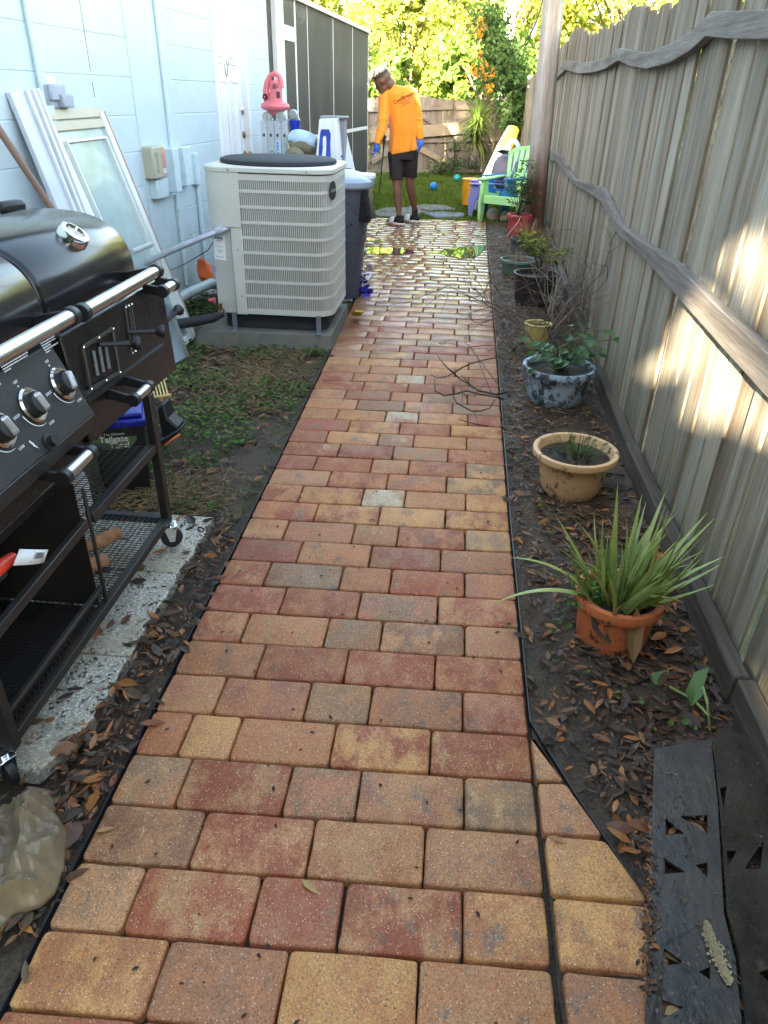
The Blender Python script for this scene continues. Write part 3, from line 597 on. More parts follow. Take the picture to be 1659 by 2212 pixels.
# unseen trees added to block the sun, gaps cut where light patches fall
cz=SDIR.normalized()
GAPS=[(FN(1600,700),.14),(FN(1640,780),.2),(FN(1655,900),.12),(FN(1590,900),.08)]   # fence points to be sunlit; leaves are left out along their rays
for (u,v,r_) in ((1640,830,.16),(1655,700,.10),(1600,880,.13),(1650,900,.15),(1505,868,.05),(1468,880,.05),(1410,300,.055),(1410,360,.05),(1383,395,.04),(1655,1530,.04),(1400,245,.04)):
    GAPS.append((FN(u,v),r_))
GAPS+=[(Y(872,225,10.3),.55),(Y(872,262,10.3),.30),(Y(1105,290,13.5),.22),(Y(1105,250,18.8),.18),(Y(960,300,18.6),.10),(Y(905,330,18.5),.22),(Y(1080,330,19),.3),(Y(930,345,18.6),.2),(Y(1000,235,18.8),.08)]
def gap(q):
    for p,r_ in GAPS:
        d=q-p
        if (d-cz*d.dot(cz)).length<r_+.13: return True
    yg=q.y+q.z/math.tan(SUN_EL)*SD.y; xg=q.x+q.z/math.tan(SUN_EL)*SD.x     # where this ray would meet the ground
    if yg>26.3+1.2*math.sin(xg*.9)+.8*math.sin(xg*2.7): return True
    if 13.6<yg<18.2: return noise.noise(Vector((xg*1.0,yg*.8,2)))>-.22 and xg<1.4
    return False
for i,(x,y,lb) in enumerate(((-8.5,-9,'leftmost added sun-blocking tree behind the photographer'),(-5.2,-8.6,'second added sun-blocking tree behind the photographer, over the house corner'),(-2.2,-9.1,'third added sun-blocking tree behind the photographer, in line with the path'),(1.2,-8.7,'rightmost added sun-blocking tree behind the photographer, beyond the fence line'))):
    tree('tree',lb,'tree',(x,y,0),13.6,(2.5,1.3,6.7),15000,.42,60+i,m_treed,((1,1,1),),'added sun-blocking trees behind the photographer',skip=gap,trunk=.2,clumps=200)
hb=MB(); rnd=random.Random(3)  # leaf screen added to stop sun leaking past the blocker trees
for i in range(13000):
    q=Vector((rnd.uniform(-11,3.5),rnd.uniform(-7.6,-7.0),rnd.uniform(0,7.6)))
    if gap(q): continue
    s=.3; nrm=Vector((rnd.uniform(-1,1),-1,rnd.uniform(-.5,1))).normalized(); dr=Matrix.Rotation(rnd.uniform(0,6.3),3,nrm)@nrm.orthogonal(); sd=dr.cross(nrm)*s*.4
    hb.add([q-dr*s*.5,q+sd,q+dr*s*.5,q-sd],[(0,1,2,3)],0,(1,1,1))
tag(hb.build('sun_blocker_hedge',m_treed,flat=True),'unseen leaf screen added across the yard behind the photographer to block the sun','sun_blocker_hedge')
# lawn
m_grass=leafmat('grass blades',(.10,.16,.025),(.18,.25,.05),.35); b=MB(); rnd=random.Random(9)
for i in range(46000):
    y=rnd.uniform(10.98,18.9)if rnd.random()<.8 else rnd.uniform(10.98,12.6); x=rnd.uniform(-2.0,2.0)
    if y<11.5 and x>1.0: continue
    if noise.noise(Vector((x*2,y*2,0)))>.25 and y<12 and rnd.random()<.6: continue
    h=rnd.uniform(.03,.075)*(1.3 if y>17.5 else 1); a=rnd.uniform(0,6.3); w_=.004+.002*rnd.random(); l=rnd.uniform(.2,.9)*h; g_=rnd.uniform(.6,1.3); br=rnd.random()<.12
    dx,dy=math.cos(a),math.sin(a); p=Vector((x,y,-.085))
    b.add([p+Vector((-dy*w_,dx*w_,0)),p+Vector((dy*w_,-dx*w_,0)),p+Vector((dx*l*.4,dy*l*.4,h*.7+.03)),p+Vector((dx*l,dy*l,h+.03))],[(0,1,2),(0,2,3)],0,(g_*1.6,g_*1.1,g_) if br else (g_,g_,g_))
stuff(b.build('lawn_grass',m_grass,flat=True),'short green lawn grass between the brick patio and the back fence','grass')
# yellowed weeds and clover in the side yard, leaf litter
m_lit=leafmat('dead leaves',(.9,.9,.9),(1.1,1.1,1.1),.1,.5); m_clov=leafmat('weed leaves',(.055,.11,.02),(.10,.16,.035),.2)
LC=((.20,.075,.03),(.11,.052,.03),(.075,.042,.026),(.26,.12,.05),(.14,.09,.055),(.055,.034,.024),(.33,.13,.04),(.07,.048,.034),(.045,.03,.02),(.09,.045,.026))
def litter(b,n,xf0,xf1,y0,y1,z,sz,rnd,dens=None):
    for _ in range(n):
        y=y0+(y1-y0)*rnd.random()**1.25; x=rnd.uniform(xf0(y),xf1(y))
        if x>0 and y<1.5 and x<.30+min(1.47-y,.52)*.5+.02: continue
        if dens and noise.noise(Vector((x*4,y*4,8)))<dens: continue
        L=rnd.choice((rnd.uniform(.3,.8),rnd.uniform(.6,1.1),rnd.uniform(.8,1.5)))*sz; a=rnd.uniform(0,6.3); d=Vector((math.cos(a),math.sin(a),rnd.uniform(-.15,.22)))
        g_=rnd.uniform(.6,1.25); c=[k*g_ for k in rnd.choice(LC)]
        b.leaf((x,y,z+rnd.uniform(0,.016)),d,(rnd.uniform(-.45,.45),rnd.uniform(-.45,.45),1),L,L*rnd.uniform(.16,.5),c,fold=rnd.uniform(-.3,.3))
b=MB(); rnd=random.Random(21)
litter(b,5200,lambda y:xr(y)+.02,lambda y:fx(y)-.04,.9,10.8,-.012,.044,rnd); litter(b,900,lambda y:xr(y)+.22,lambda y:fx(y)-.04,1.0,2.6,-.006,.055,rnd); litter(b,5000,lambda y:xr(y)+.02,lambda y:fx(y)-.04,.9,9,-.012,.02,rnd)
stuff(b.build('leaf_litter',m_lit,flat=True),'dead brown leaves strewn over the dark bed by the fence','dead leaves')
b=MB(); litter(b,5200,wx,lambda y:xl(y)-.03,1.0,6.2,-.012,.055,rnd,-.15); litter(b,330,lambda y:-.92,lambda y:xl(y)-.012,.75,2.4,-.008,.05,rnd); litter(b,900,lambda y:-.93,lambda y:xl(y)-.012,.75,2.5,-.010,.02,rnd)
stuff(b.build('leaf_litter',m_lit,flat=True),'dead leaves scattered over the weedy strip by the house','dead leaves')
b=MB()
for i in range(17000):
    y=rnd.uniform(1.2,6.0); x=rnd.uniform(wx(y)+.02,xl(y)-.02); nn=noise.noise(Vector((x*2.2,y*2.2,1)))+noise.noise(Vector((x*7,y*7,5)))*.5
    if nn<-.02+max(0,(x+1.05))*1.2 or (y<2.46 and x>-1.45): continue
    L=rnd.uniform(.012,.034); a=rnd.uniform(0,6.3); g_=rnd.uniform(.6,1.4); b.leaf((x,y,-.008+rnd.uniform(0,.03)),(math.cos(a),math.sin(a),rnd.uniform(-.1,.5)),(rnd.uniform(-.4,.4),rnd.uniform(-.4,.4),1),L,L*.75,(g_,g_,g_))
for i in range(500):
    y=rnd.uniform(2.4,7); x=xl(y)-.03-abs(rnd.gauss(0,.03)); L=rnd.uniform(.01,.02); a=rnd.uniform(0,6.3); b.leaf((x,y,-.015+rnd.uniform(0,.02)),(math.cos(a),math.sin(a),.3),(0,0,1),L,L*.7)
for i in range(900):
    y=rnd.uniform(1.0,9); x=rnd.uniform(xr(y)+.02,fx(y)-.05)
    if noise.noise(Vector((x*5,y*3,5)))<.12: continue
    L=rnd.uniform(.01,.028) if (y>1.5 or x>.6) else 0.0001; a=rnd.uniform(0,6.3); b.leaf((x,y,-.004+rnd.uniform(0,.03)),(math.cos(a),math.sin(a),.3),(0,0,1),L,L*.8)
stuff(b.build('clover_weeds',m_clov,flat=True),'small green clover and creeping weeds covering the soil','ground cover')
m_straw=mat('dry grass',(.30,.22,.12),.8,attr=True,bump=0); b=MB()
for i in range(4200):
    k=rnd.random()
    if k<.5: y=rnd.gauss(4.1,.35); x=rnd.gauss(-1.15,.2)
    elif k<.75: y=rnd.gauss(2.6,.12); x=rnd.gauss(-1.15,.16)
    else: y=rnd.uniform(2,10); x=rnd.uniform(xr(y)+.02,fx(y)-.05)
    if xl(y)-.03<x<xr(y)+.01 or x<wx(y)+.02 or (y<2.44 and x<-.8): continue
    a=rnd.uniform(0,6.3); L=rnd.uniform(.03,.09); p=Vector((x,y,-.010+rnd.uniform(0,.025))); d=Vector((math.cos(a),math.sin(a),rnd.uniform(-.1,.35)))*L; w_=Vector((-math.sin(a),math.cos(a),0))*.0012; g_=rnd.uniform(.5,1.3); c=(.34*g_,.25*g_,.13*g_)
    b.add([p-w_,p+w_,p+d*.5+w_+Vector((0,0,.004)),p+d,p+d*.5-w_+Vector((0,0,.004))],[(0,1,2,3,4)],0,c)
stuff(b.build('dry_grass',m_straw,flat=True),'dry straw-like grass clippings lying on the soil','dry grass')
# single leaves lying on the pavers
for i,(u,v,L,c,lb) in enumerate(((670,1915,.055,(.42,.27,.10),'yellowish brown leaf on the pink-tan paver near the bottom'),(330,1562,.075,(.26,.10,.05),'long reddish brown leaf lying over the left path edge'),(805,1123,.03,(.10,.05,.03),'small dark leaf on the row of tan pavers mid-path'),(55,2100,.05,(.14,.09,.05),'dark brown leaf at the lower left corner of the path'),(228,1792,.045,(.40,.22,.08),'ochre leaf on the brown paver by the left edge'),(1075,1232,.028,(.30,.12,.06),'small brown leaf on the right path edge mid-way'),(1205,1813,.045,(.36,.20,.10),'curled tan leaf across the widening joint'),(255,795,.0,None,None))):
    if not lb: continue
    p=G(u,v,.004); b=MB(); a=rnd.uniform(0,3); a={0:-.6,1:.15,6:-.3}.get(i,a); b.leaf(p-Vector((math.cos(a)*L/2,math.sin(a)*L/2,0)),(math.cos(a),math.sin(a),.02),(0,0,1),L,L*.3,c,fold=.15); tag(b.build('fallen_leaf',m_lit,flat=True),lb,'leaf','single leaves on the brick path')
b=MB()
for i in range(150):
    y=.6+rnd.random()**1.5*6; x=rnd.uniform(xl(y)+.02,xr(y)-.02); L=rnd.uniform(.006,.018); a=rnd.uniform(0,6.3); b.leaf((x,y,.003),(math.cos(a),math.sin(a),.1),(0,0,1),L,L*.45,(.05,.03,.02))
stuff(b.build('path_debris',m_lit,flat=True),'tiny dark bits of leaf and twig sprinkled on the pavers','debris')
# ============================================================ AIR CONDITIONER
m_ac=mat('cream enamelled steel',(.60,.585,.53),.4,var=.04,bump=.04,dirt=(.40,.40,.38),dirtamt=.25,ds=3)
m_ac2=mat('darker cream steel',(.50,.49,.46),.45,var=.06,dirt=(.33,.32,.30),dirtamt=.35,ds=6)
m_core=mat('dark coil',(.19,.195,.20),.6,bump=.1); m_mesh=mat('black mesh cover',(.022,.024,.03),.75,bs=300,bump=.5)
m_padc=mat('weathered dark concrete',(.13,.125,.105),.75,var=.3,vs=5,dirt=(.05,.05,.04),dirtamt=.6,ds=4,bump=.4)
m_galv=mat('galvanised steel',(.30,.36,.42),.4,metal=.7,var=.2)
b=MB(); b.hexa([(-1.74,4.66,-.06),(-.775,4.70,-.06),(-.79,5.62,-.06),(-1.72,5.60,-.06),(-1.71,4.70,.095),(-.79,4.73,.095),(-.80,5.60,.095),(-1.70,5.58,.095)])
tag(b.build('concrete_pad',m_padc,bevel=.008,seg=2),'dark weathered concrete pad with a crumb of yellow tape, carrying the air conditioner','concrete pad')
b=MB(); b.bar(G(760,680,.03),G(768,672,.10),.012,.07,(1,0,0)); b.v=[(x+.03,y,z) for x,y,z in b.v]; tag(b.build('paper_scrap',mat('yellow label',(.62,.55,.06),.6)),'torn yellow label stuck on the edge of the concrete pad','label')
AX0,AX1,AY0,AY1,AZ0,AZ1=-1.60,-.785,4.76,5.52,.20,1.10; AR=.13
ac=thing('air_conditioner','cream louvred air conditioner condenser unit with black round top on dark pad','air conditioner',((AX0+AX1)/2,(AY0+AY1)/2,.095))
def rr(x0,x1,y0,y1,r,n=8):
    P=[]
    for cx,cy,a0 in ((x0+r,y0+r,180),(x1-r,y0+r,270),(x1-r,y1-r,0),(x0+r,y1-r,90)):
        for k in range(n+1): a=R(a0+90*k/n); P.append((cx+r*math.cos(a),cy+r*math.sin(a)))
    return P
base=rr(AX0,AX1,AY0,AY1,AR)
def off_rr(d): return rr(AX0+d,AX1-d,AY0+d,AY1-d,max(AR-d,.02))
b=MB(); b.loft([[Vector((x,y,z)) for x,y in off_rr(.022)] for z in (AZ0+.01,AZ1-.01)]); b.build('coil',m_core,ac)
b=MB(); b.loft([[Vector((x,y,z)) for x,y in off_rr(.05)] for z in (.10,AZ0+.01)]); 
b.build('black_base',m_mesh,ac)
# walk the outline of the louvred part
def walk(P,step,s0,s1,inset=0):
    out=[];s=0;nxt=s0
    for i in range(len(P)):
        a=Vector(P[i]);c=Vector(P[(i+1)%len(P)]);L=(c-a).length
        while L>1e-6 and nxt<=s+L and nxt<=s1: t_=(nxt-s)/L; d=(c-a).normalized(); out.append((a.lerp(c,t_),Vector((d.y,-d.x)))); nxt+=step
        s+=L
    return out
# outline begins at the left end of the front-left corner, runs along the front, right and back
s_front0=AR*PI/2+(-1.365-(AX0+AR)); total=sum((Vector(base[i])-Vector(base[(i+1)%len(base)])).length for i in range(len(base)))
s_end=total-(AY1-AY0-2*AR)-.30
b=MB()
for p,n in walk(base,.0128,s_front0+.012,s_end): q=p-n*.009; d=Vector((-n.y,n.x)); 
def slat(b,p,n,z0,z1,w_=.0062,t_=.010):
    d=Vector((-n.y,n.x)); P_=[p-d*w_/2-n*t_,p+d*w_/2-n*t_,p+d*w_/2,p-d*w_/2]
    b.hexa([(q.x,q.y,z0) for q in P_]+[(q.x,q.y,z1) for q in P_])
for p,n in walk(base,.0128,s_front0+.012,s_end): slat(b,p,n,AZ0+.02,AZ1-.03)
NB=9; zz=[AZ0+.035+(AZ1-AZ0-.07)*k/NB for k in range(NB+1)]
W=walk(base,.012,s_front0,s_end+.02)
def band(b,z0,z1,o=.004,t_=.014): b.loft([[Vector((p.x-n.x*t_,p.y-n.y*t_,z0)),Vector((p.x+n.x*o,p.y+n.y*o,z0)),Vector((p.x+n.x*o,p.y+n.y*o,z1)),Vector((p.x-n.x*t_,p.y-n.y*t_,z1))] for p,n in W])
for k,z in enumerate(zz): band(b,z-(.009 if 0<k<NB else .03),z+(.009 if 0<k<NB else .006),.0015)
for s in (s_front0,s_end): 
    for p,n in walk(base,.01,s-.035,s+.001)[:4]: slat(b,p,n,AZ0+.01,AZ1-.025,.012,.012)
b.build('louvre_panel',m_ac,ac)
# smooth corner panel (upper left) and set-back service panel below it
def sheet(b,s0,s1,z0,z1,o=.004,t_=.012,flip=False):
    Wp_=walk(base,.012,s0,s1); b.loft([[Vector((p.x-n.x*t_,p.y-n.y*t_,z0)),Vector((p.x+n.x*o,p.y+n.y*o,z0)),Vector((p.x+n.x*o,p.y+n.y*o,z1)),Vector((p.x-n.x*t_,p.y-n.y*t_,z1))] for p,n in Wp_])
b=MB(); sheet(b,0,s_front0+.006,.755,AZ1-.012,.008); b.hexa([(AX0-.008,AY0+AR-.001,.755),(AX0+.01,AY0+AR-.001,.755),(AX0+.01,AY1-.1,.755),(AX0-.008,AY1-.1,.755),(AX0-.008,AY0+AR-.001,AZ1-.012),(AX0+.01,AY0+AR-.001,AZ1-.012),(AX0+.01,AY1-.1,AZ1-.012),(AX0-.008,AY1-.1,AZ1-.012)]); b.build('corner_panel',m_ac,ac,bevel=.002)
b=MB(); b.box(((-1.515-1.44)/2-.012,AY0+.045,(AZ0+.755)/2),(.165,.05,.755-AZ0)); sp_=b.build('service_panel',m_ac2,ac,bevel=.003)
b=MB(); b.box((-1.40,AY0+.012,(AZ0+.755)/2),(.075,.03,.755-AZ0)); b.build('panel_edge',m_ac,ac,bevel=.003)
b=MB(); 
def zs6(a,b_): return ((580+a*.40988)/1.507,(480+b_*.40988)/1.507)
yf=AY0+.0185
P4=[Y(*zs6(*q),yf) for q in ((278,682),(368,692),(383,902),(290,884))]; b.add(P4,[(0,1,2,3)]); c0=sum(P4,Vector())/4
ux=(P4[1]-P4[0]).normalized(); uy=(P4[0]-P4[3]).normalized(); L_=(P4[0]-P4[3]).length; Wd=(P4[1]-P4[0]).length
o_=P4[3]+Vector((0,-.001,0))
def pbar(f,g,w_,h_,mi): p=o_+ux*Wd*f+uy*L_*g; b.add([p,p+ux*Wd*w_,p+ux*Wd*w_+uy*L_*h_,p+uy*L_*h_],[(0,1,2,3)],mi)
for f,g,w_,h_,mi in ((.12,.80,.14,.12,1),(.28,.84,.55,.025,1),(.35,.80,.5,.03,1),(.25,.86,.4,.02,1)): pbar(f,g,w_,h_,mi)
for k in range(6): pbar(.28+k*.09,.70,.03,.07,2); pbar(.30+k*.09,.735,.05,.012,2)
for g,a_,w_ in ((.50,.15,.7),(.36,.2,.6),(.29,.35,.35),(.10,.12,.76)):
    for k in range(8): pbar(a_+w_*k/8,g-.012*k/8,w_/8*.75,.022,1)
b.build('service_label',[m_paper,mat('blue print',(.08,.2,.30),.6),mat('red print',(.6,.2,.25),.6)],sp_)
b=MB(); P4=[Y(*zs6(*q),yf) for q in ((262,940),(298,945),(300,990),(268,985))]; b.add(P4,[(0,1,2,3)]); b.build('service_label',mat('violet label',(.32,.26,.5),.6),sp_)
lid=[(x,y) for x,y in rr(AX0-.012,AX1+.012,AY0-.012,AY1+.012,AR+.012)]
b=MB(); b.loft([[Vector((x,y,AZ1-.022)) for x,y in lid],[Vector((x,y,AZ1+.004)) for x,y in lid],[Vector((x,y,AZ1+.012)) for x,y in rr(AX0,AX1,AY0,AY1,AR)]]); tp=b.build('top',m_ac,ac,bevel=.003)
b=MB(); fc=((AX0+AX1)/2+.005,(AY0+AY1)/2,AZ1+.010); b.lathe([(.375,0),(.385,.010),(.38,.026),(.355,.034),(.2,.040),(0.001,.042)],fc,40,sx=1.0,sy=.95); b.build('fan_cover',m_mesh,ac)
b=MB(); bp,bn=[q for q in walk(base,.004,AR*PI/2+(AX1-AX0-2*AR)+AR*PI/2*.80,99)][0]; c0=Vector((bp.x+bn.x*.007,bp.y+bn.y*.007,.985)); bd=Vector((-bn.y,bn.x,0)); n3=Vector((bn.x,bn.y,0))
b.prism([c0+bd*.042*math.cos(2*PI*k/10+.3)+Vector((0,0,.055*math.sin(2*PI*k/10+.3))) for k in range(10)],n3*.006); bo=b.build('brand_badge',mat('badge black',(.03,.03,.035),.35),ac)
b=MB(); b.prism([c0+n3*.0065+bd*x+Vector((0,0,z)) for x,z in ((-.036,-.012),(.036,-.004),(.036,.012),(-.036,.006))],n3*.001); b.build('badge_lettering',m_chrome,bo)
b=MB()
for (x,z) in ((-1.405,.79),(-1.40,.62),(-1.395,.32)): b.sphere((x,AY0-.004,z),(.006,.004,.006),8)
for (x,) in ((-1.42,),(-.93,)): b.sphere((x,AY0-.014,AZ1-.008),(.007,.004,.006),8)
b.build('screws',m_galv,ac)
for x in (-1.455,-.875):
    b=MB(); b.box((x,AY0-.016,.155),(.032,.003,.125)); b.box((x,AY0-.03,.096),(.032,.03,.003))
    for k in range(4): b.box((x-.006,AY0-.0185,.125+.025*k),(.006,.002,.014),mi=1); b.box((x+.007,AY0-.0185,.113+.025*k),(.006,.002,.014),mi=1)
    b.build('bracket',[m_galv,m_core],ac)
# pipes at the unit
b=MB(); b.tube([(-1.545,AY0+.05,.215),(-1.545,AY0-.01,.215),(-1.545,AY0-.03,.225)],.016,10); b.tube([(-1.545,AY0-.02,.18),(-1.545,AY0-.02,.27)],.014,8); b.build('service_valve',m_brass,ac)
b=MB(); b.lathe([(0,0),(.012,0),(.012,.03),(.02,.032),(.02,.042),(0,.042)],(-1.62,AY0-.02,.29),10,Matrix.Rotation(R(90),3,'Y')); b.build('valve_cap',mat('red cap',(.6,.08,.12),.4),ac)
m_ins=mat('black foam insulation',(.02,.02,.025),.7,bs=80,bump=.3)
b=MB(); b.tube([(-1.53,4.745,.205),(-1.60,4.72,.175),(-1.75,4.68,.15),(-1.95,4.60,.13),(-2.05,4.45,.16),(-2.1,4.25,.14)],[.022,.03,.034,.034,.034,.03],12); tag(b.build('insulated_pipe',m_ins),'thick black foam-covered refrigerant line entering the cream unit low down','pipe')
m_pipe=mat('grey-green PVC pipe',(.42,.48,.47),.3,var=.1,dirt=(.2,.22,.18),dirtamt=.4)
b=MB(); b.tube([(-2.13,4.2,.10),(-2.10,4.9,.12),(-2.03,5.45,.15),(-1.93,5.75,.17),(-1.86,5.82,.12),(-1.85,5.83,-.02)],.04,14); tag(b.build('drain_pipe',m_pipe),'thick grey-green plastic pipe lying along the foot of the wall','pipe')
m_flex=mat('grey flexible conduit',(.42,.45,.52),.4,metal=.3,var=.15)
b=MB(); pp=[Vector((-1.44,AY0+.03,.755)),Vector((-1.50,AY0-.01,.735)),Vector((-1.60,4.70,.70)),Vector((-1.80,4.62,.62)),Vector((-2.0,4.6,.53)),Vector((-2.16,4.55,.45)),Vector((-2.24,4.3,.40))]; b.tube(pp,.019,10); b.tube([pp[1]+Vector((.015,0,0)),pp[1]-Vector((.03,.01,.006))],.027,10); tag(b.build('flexible_conduit',m_flex),'pale grey flexible conduit sloping from the wall to the unit\'s corner panel','conduit')
b=MB(); b.tube([WU(*q,n_) for q,n_ in (((465,503),.35),((462,520),.3),((450,540),.2),((420,558),.08),((400,570),.04),((365,585),.04),((335,598),.04))],.004,6); tag(b.build('cable',m_blk),'thin black cable sagging across the pale blue wall under the flexible conduit','cable')
m_orc=mat('orange vinyl bag',(.75,.15,.03),.4,var=.15,bump=.1); b=MB()
P=[WU(443,556,.20),WU(449,566,.14),WU(460,575,.22),WU(464,600,.24),WU(466,628,.24),WU(456,618,.22),WU(444,600,.2),WU(440,580,.18)]; b.prism(P,-WN*.07); tag(b.build('orange_bag',m_orc,bevel=.01,subd=1),'small bright orange bag wedged between the wall and the cream unit','bag')
# ============================================================ TRASH CAN
m_can=mat('blue-grey plastic bin',(.085,.10,.14),.5,var=.12,dirt=(.12,.12,.12),dirtamt=.3); m_lid=mat('pale grey lid',(.30,.35,.45),.35,var=.06); m_bag=mat('black bin bag',(.010,.010,.012),.3,var=.3,bs=25,bump=.6,bd=.02); m_brn=mat('brown smears',(.06,.045,.035),.7)
ccx,ccy=-.985,6.30
can=thing('trash_can','tall blue-grey plastic trash can with pale domed lid behind the air conditioner','trash can',(ccx,ccy,0))
b=MB()
def csq(h,z,n=7): return [Vector((ccx+x,ccy+y,z)) for x,y in rr(-h,h,-h*.95,h*.95,h*.55,n)]
b.loft([csq(.19,0),csq(.20,.02),csq(.225,.42),csq(.236,.44),csq(.262,.84),csq(.272,.86),csq(.272,.88)]); b.build('bin_body',m_can,can)
b=MB(); b.loft([csq(.2285,.438),csq(.2385,.462)],cap=False); b.build('brown_band',m_brn,can)
b=MB(); b.loft([csq(.285,.865),csq(.298,.88),csq(.300,.915),csq(.285,.935),csq(.24,.95),csq(.12,.985),csq(.03,.99)])
lo=b.build('lid',m_lid,can)
b=MB(); b.loft([[Vector((ccx+x*1.0,ccy+y,z)) for x,y in rr(.17,.315,-.08,.08,.03,4)] for z in (.925,.965)]); b.build('handle',m_wht,lo,bevel=.01,seg=2)
b=MB(); rb_=random.Random(4); rings=[]
for k in range(6):
    z=.87-.045*k*1.1; rings.append([Vector((ccx+(p.x-ccx)*(1.03+.04*k*(.6+.8*noise.noise(p*7)) if p.x>ccx+.215 else .90),ccy+(p.y-ccy)*(1.03 if p.x>ccx+.215 else .88),z-(.05*noise.noise(p*9+Vector((k,0,0)))+(.0 if p.x>ccx+.05 else -.02*k)))) for p in csq(.268,0,7)])
b.loft(rings,cap=False); b.build('bin_bag',m_bag,can)
b=MB()
for k in range(9): p=csq(.235,.0)[rb_.randint(8,14)]; z=rb_.uniform(.5,.8); sc=.95+.13*z/.84; q=Vector((ccx+(p.x-ccx)*(.98+.12*z),ccy+(p.y-ccy)*(.99+.12*z)-.006,z)); b.leaf(q,(rb_.uniform(-1,1),0,1),(0,-1,0),.035,.012)
b.build('stuck_leaves',m_brn,can)
b=MB(); m_blue=mat('blue plastic film',(.02,.04,.45),.3,var=.4,bs=30,bump=.5,bd=.01)
for k in range(26):
    c=Vector((-.775+rb_.gauss(0,.022),6.30+rb_.gauss(0,.07),rb_.uniform(-.02,.20))); d=Vector((rb_.uniform(-1,1),rb_.uniform(-1,1),rb_.uniform(-1,1))).normalized(); b.leaf(c,d,d.orthogonal(),.11,.07,(1,1,1),mi=0 if c.z<.12 else 1)
tag(b.build('crumpled_wrapper',[m_blue,m_wht],smooth=80),'crumpled blue and white plastic wrapper at the foot of the bin','wrapper')
# ============================================================ THINGS BEHIND THE UNIT
LY=7.4; m_alu=mat('ladder aluminium',(.55,.58,.62),.35,metal=.35,var=.08,stretch=(1,1,.2)); m_hng=mat('hinge metal',(.45,.48,.47),.35,metal=.5,var=.15)
def LP(u,v,y=LY): return Y(u,v,y)
def zt(a,b_): return ((800+a/3.95)/1.507,(240+b_/3.95)/1.507)
pl=LP(*zt(195,600)); pr_=LP(*zt(545,600)); ztop=pl.z; wid=(pr_.x-pl.x)
lad=thing('folding_ladder','folded silver aluminium multi-position ladder standing beside the white door','ladder',((pl.x+pr_.x)/2,LY,0))
for k in range(4):
    x0=pl.x+wid*k/4; w_=wid/4-.004; b=MB(); b.box((x0+w_/2,LY,ztop/2),(w_,.07,ztop)); ro=b.build('rail',m_alu,lad,bevel=.003)
    b=MB(); b.box((x0+w_*.5,LY-.036,ztop-.118),(.020,.002,.026)); b.build('rung_end',m_ink,ro)
    b=MB(); b.sphere((x0+w_*(.82 if k%2==0 else .18),LY-.036,ztop-.06),(.0045,.002,.0045),8); b.sphere((x0+w_*(.82 if k%2==0 else .18),LY-.036,ztop-.008),(.0045,.002,.0045),8); b.build('rivets',m_core,ro)
A=Matrix.Rotation(R(90),3,'X')
for k,(a,b_) in enumerate(((275,555),(455,545),(560,530))):
    p=LP(*zt(a,b_)); yo=LY if k<2 else LY+.18; b=MB(); b.lathe([(0,-.03),(.040,-.03),(.044,-.02),(.044,.02),(.04,.03),(0,.03)],(p.x,yo,p.z),20,A); b.lathe([(0,0),(.018,0),(.018,.006),(0,.006)],(p.x,yo-.030,p.z),16,A); b.bar((p.x-.035,yo,p.z-.035),(p.x-.035,yo,ztop-.02),.05,.03,(0,1,0)); b.bar((p.x+.02,yo,p.z-.02),(p.x+.045,yo,ztop-.01),.05,.03,(0,1,0)); b.build('hinge',m_hng,lad,bevel=.003)
b=MB(); x0=pl.x+wid*.5+wid/8-.002
for (z0_,z1_) in ((ztop-.16,ztop-.31),(ztop-.315,ztop-.50)): b.add([(x0-.026,LY-.0365,z1_),(x0+.026,LY-.0365,z1_),(x0+.026,LY-.0365,z0_),(x0-.026,LY-.0365,z0_)],[(0,1,2,3)])
text_mesh('KRAUSE',.034,frame((x0-.016,LY-.037,ztop-.235),(0,0,-1),(1,0,0)),b,1,bold=.0012)
b.add([(x0-.02,LY-.037,ztop-.45),(x0-.008,LY-.037,ztop-.45),(x0-.008,LY-.037,ztop-.34),(x0-.02,LY-.037,ztop-.34)],[(0,1,2,3)],1)
b.build('ladder_sticker',[mat('pale blue sticker',(.55,.72,.85),.4,bump=0),mat('blue lettering',(.03,.25,.60),.5,bump=0)],lad)
b=MB(); x0=pl.x+wid*.25+wid/8
b.lathe([(.03,0),(.034,.001)],(x0,LY-.0365,ztop-.30),20,A,sx=.75,sy=1.6); b.leaf((x0-.008,LY-.037,ztop-.27),(.35,0,-1),(0,-1,0),.04,.018,mi=0); b.leaf((x0+.02,LY-.037,ztop-.315),(-.3,0,-1),(0,-1,0),.055,.03,mi=1); b.build('safety_emblem',[m_ink,mat('salmon print',(.75,.45,.38),.5)],lad)
m_blw=mat('faded red plastic',(.72,.17,.20),.4,var=.08,dirt=(.45,.12,.12),dirtamt=.3)
bx_,bz=LP(*zt(372,420)).x,LP(*zt(372,430)).z; BY=LY+.02
blw=thing('leaf_blower','faded red electric leaf blower with looped handle lying on top of the ladder','leaf blower',(bx_,BY,bz-.05))
b=MB(); b.lathe([(0,-.055),(.055,-.055),(.07,-.035),(.125,-.015),(.135,.005),(.125,.028),(.085,.045),(0,.055)],(bx_,BY,bz),28,sx=1,sy=.9); b.build('fan_housing',m_blw,blw)
b=MB(); hx=bx_-.025; b.loft([[Vector((hx+.0+x*w1+dx,BY+y*w1,bz+z)) for x,y in [(math.cos(2*PI*k/16)*.06,math.sin(2*PI*k/16)*.055) for k in range(16)]] for z,w1,dx in ((.02,1.25,.02),(.07,1.05,.03),(.13,.95,.04),(.19,.85,.035),(.21,.6,.03))]); b.build('motor_housing',m_blw,blw)
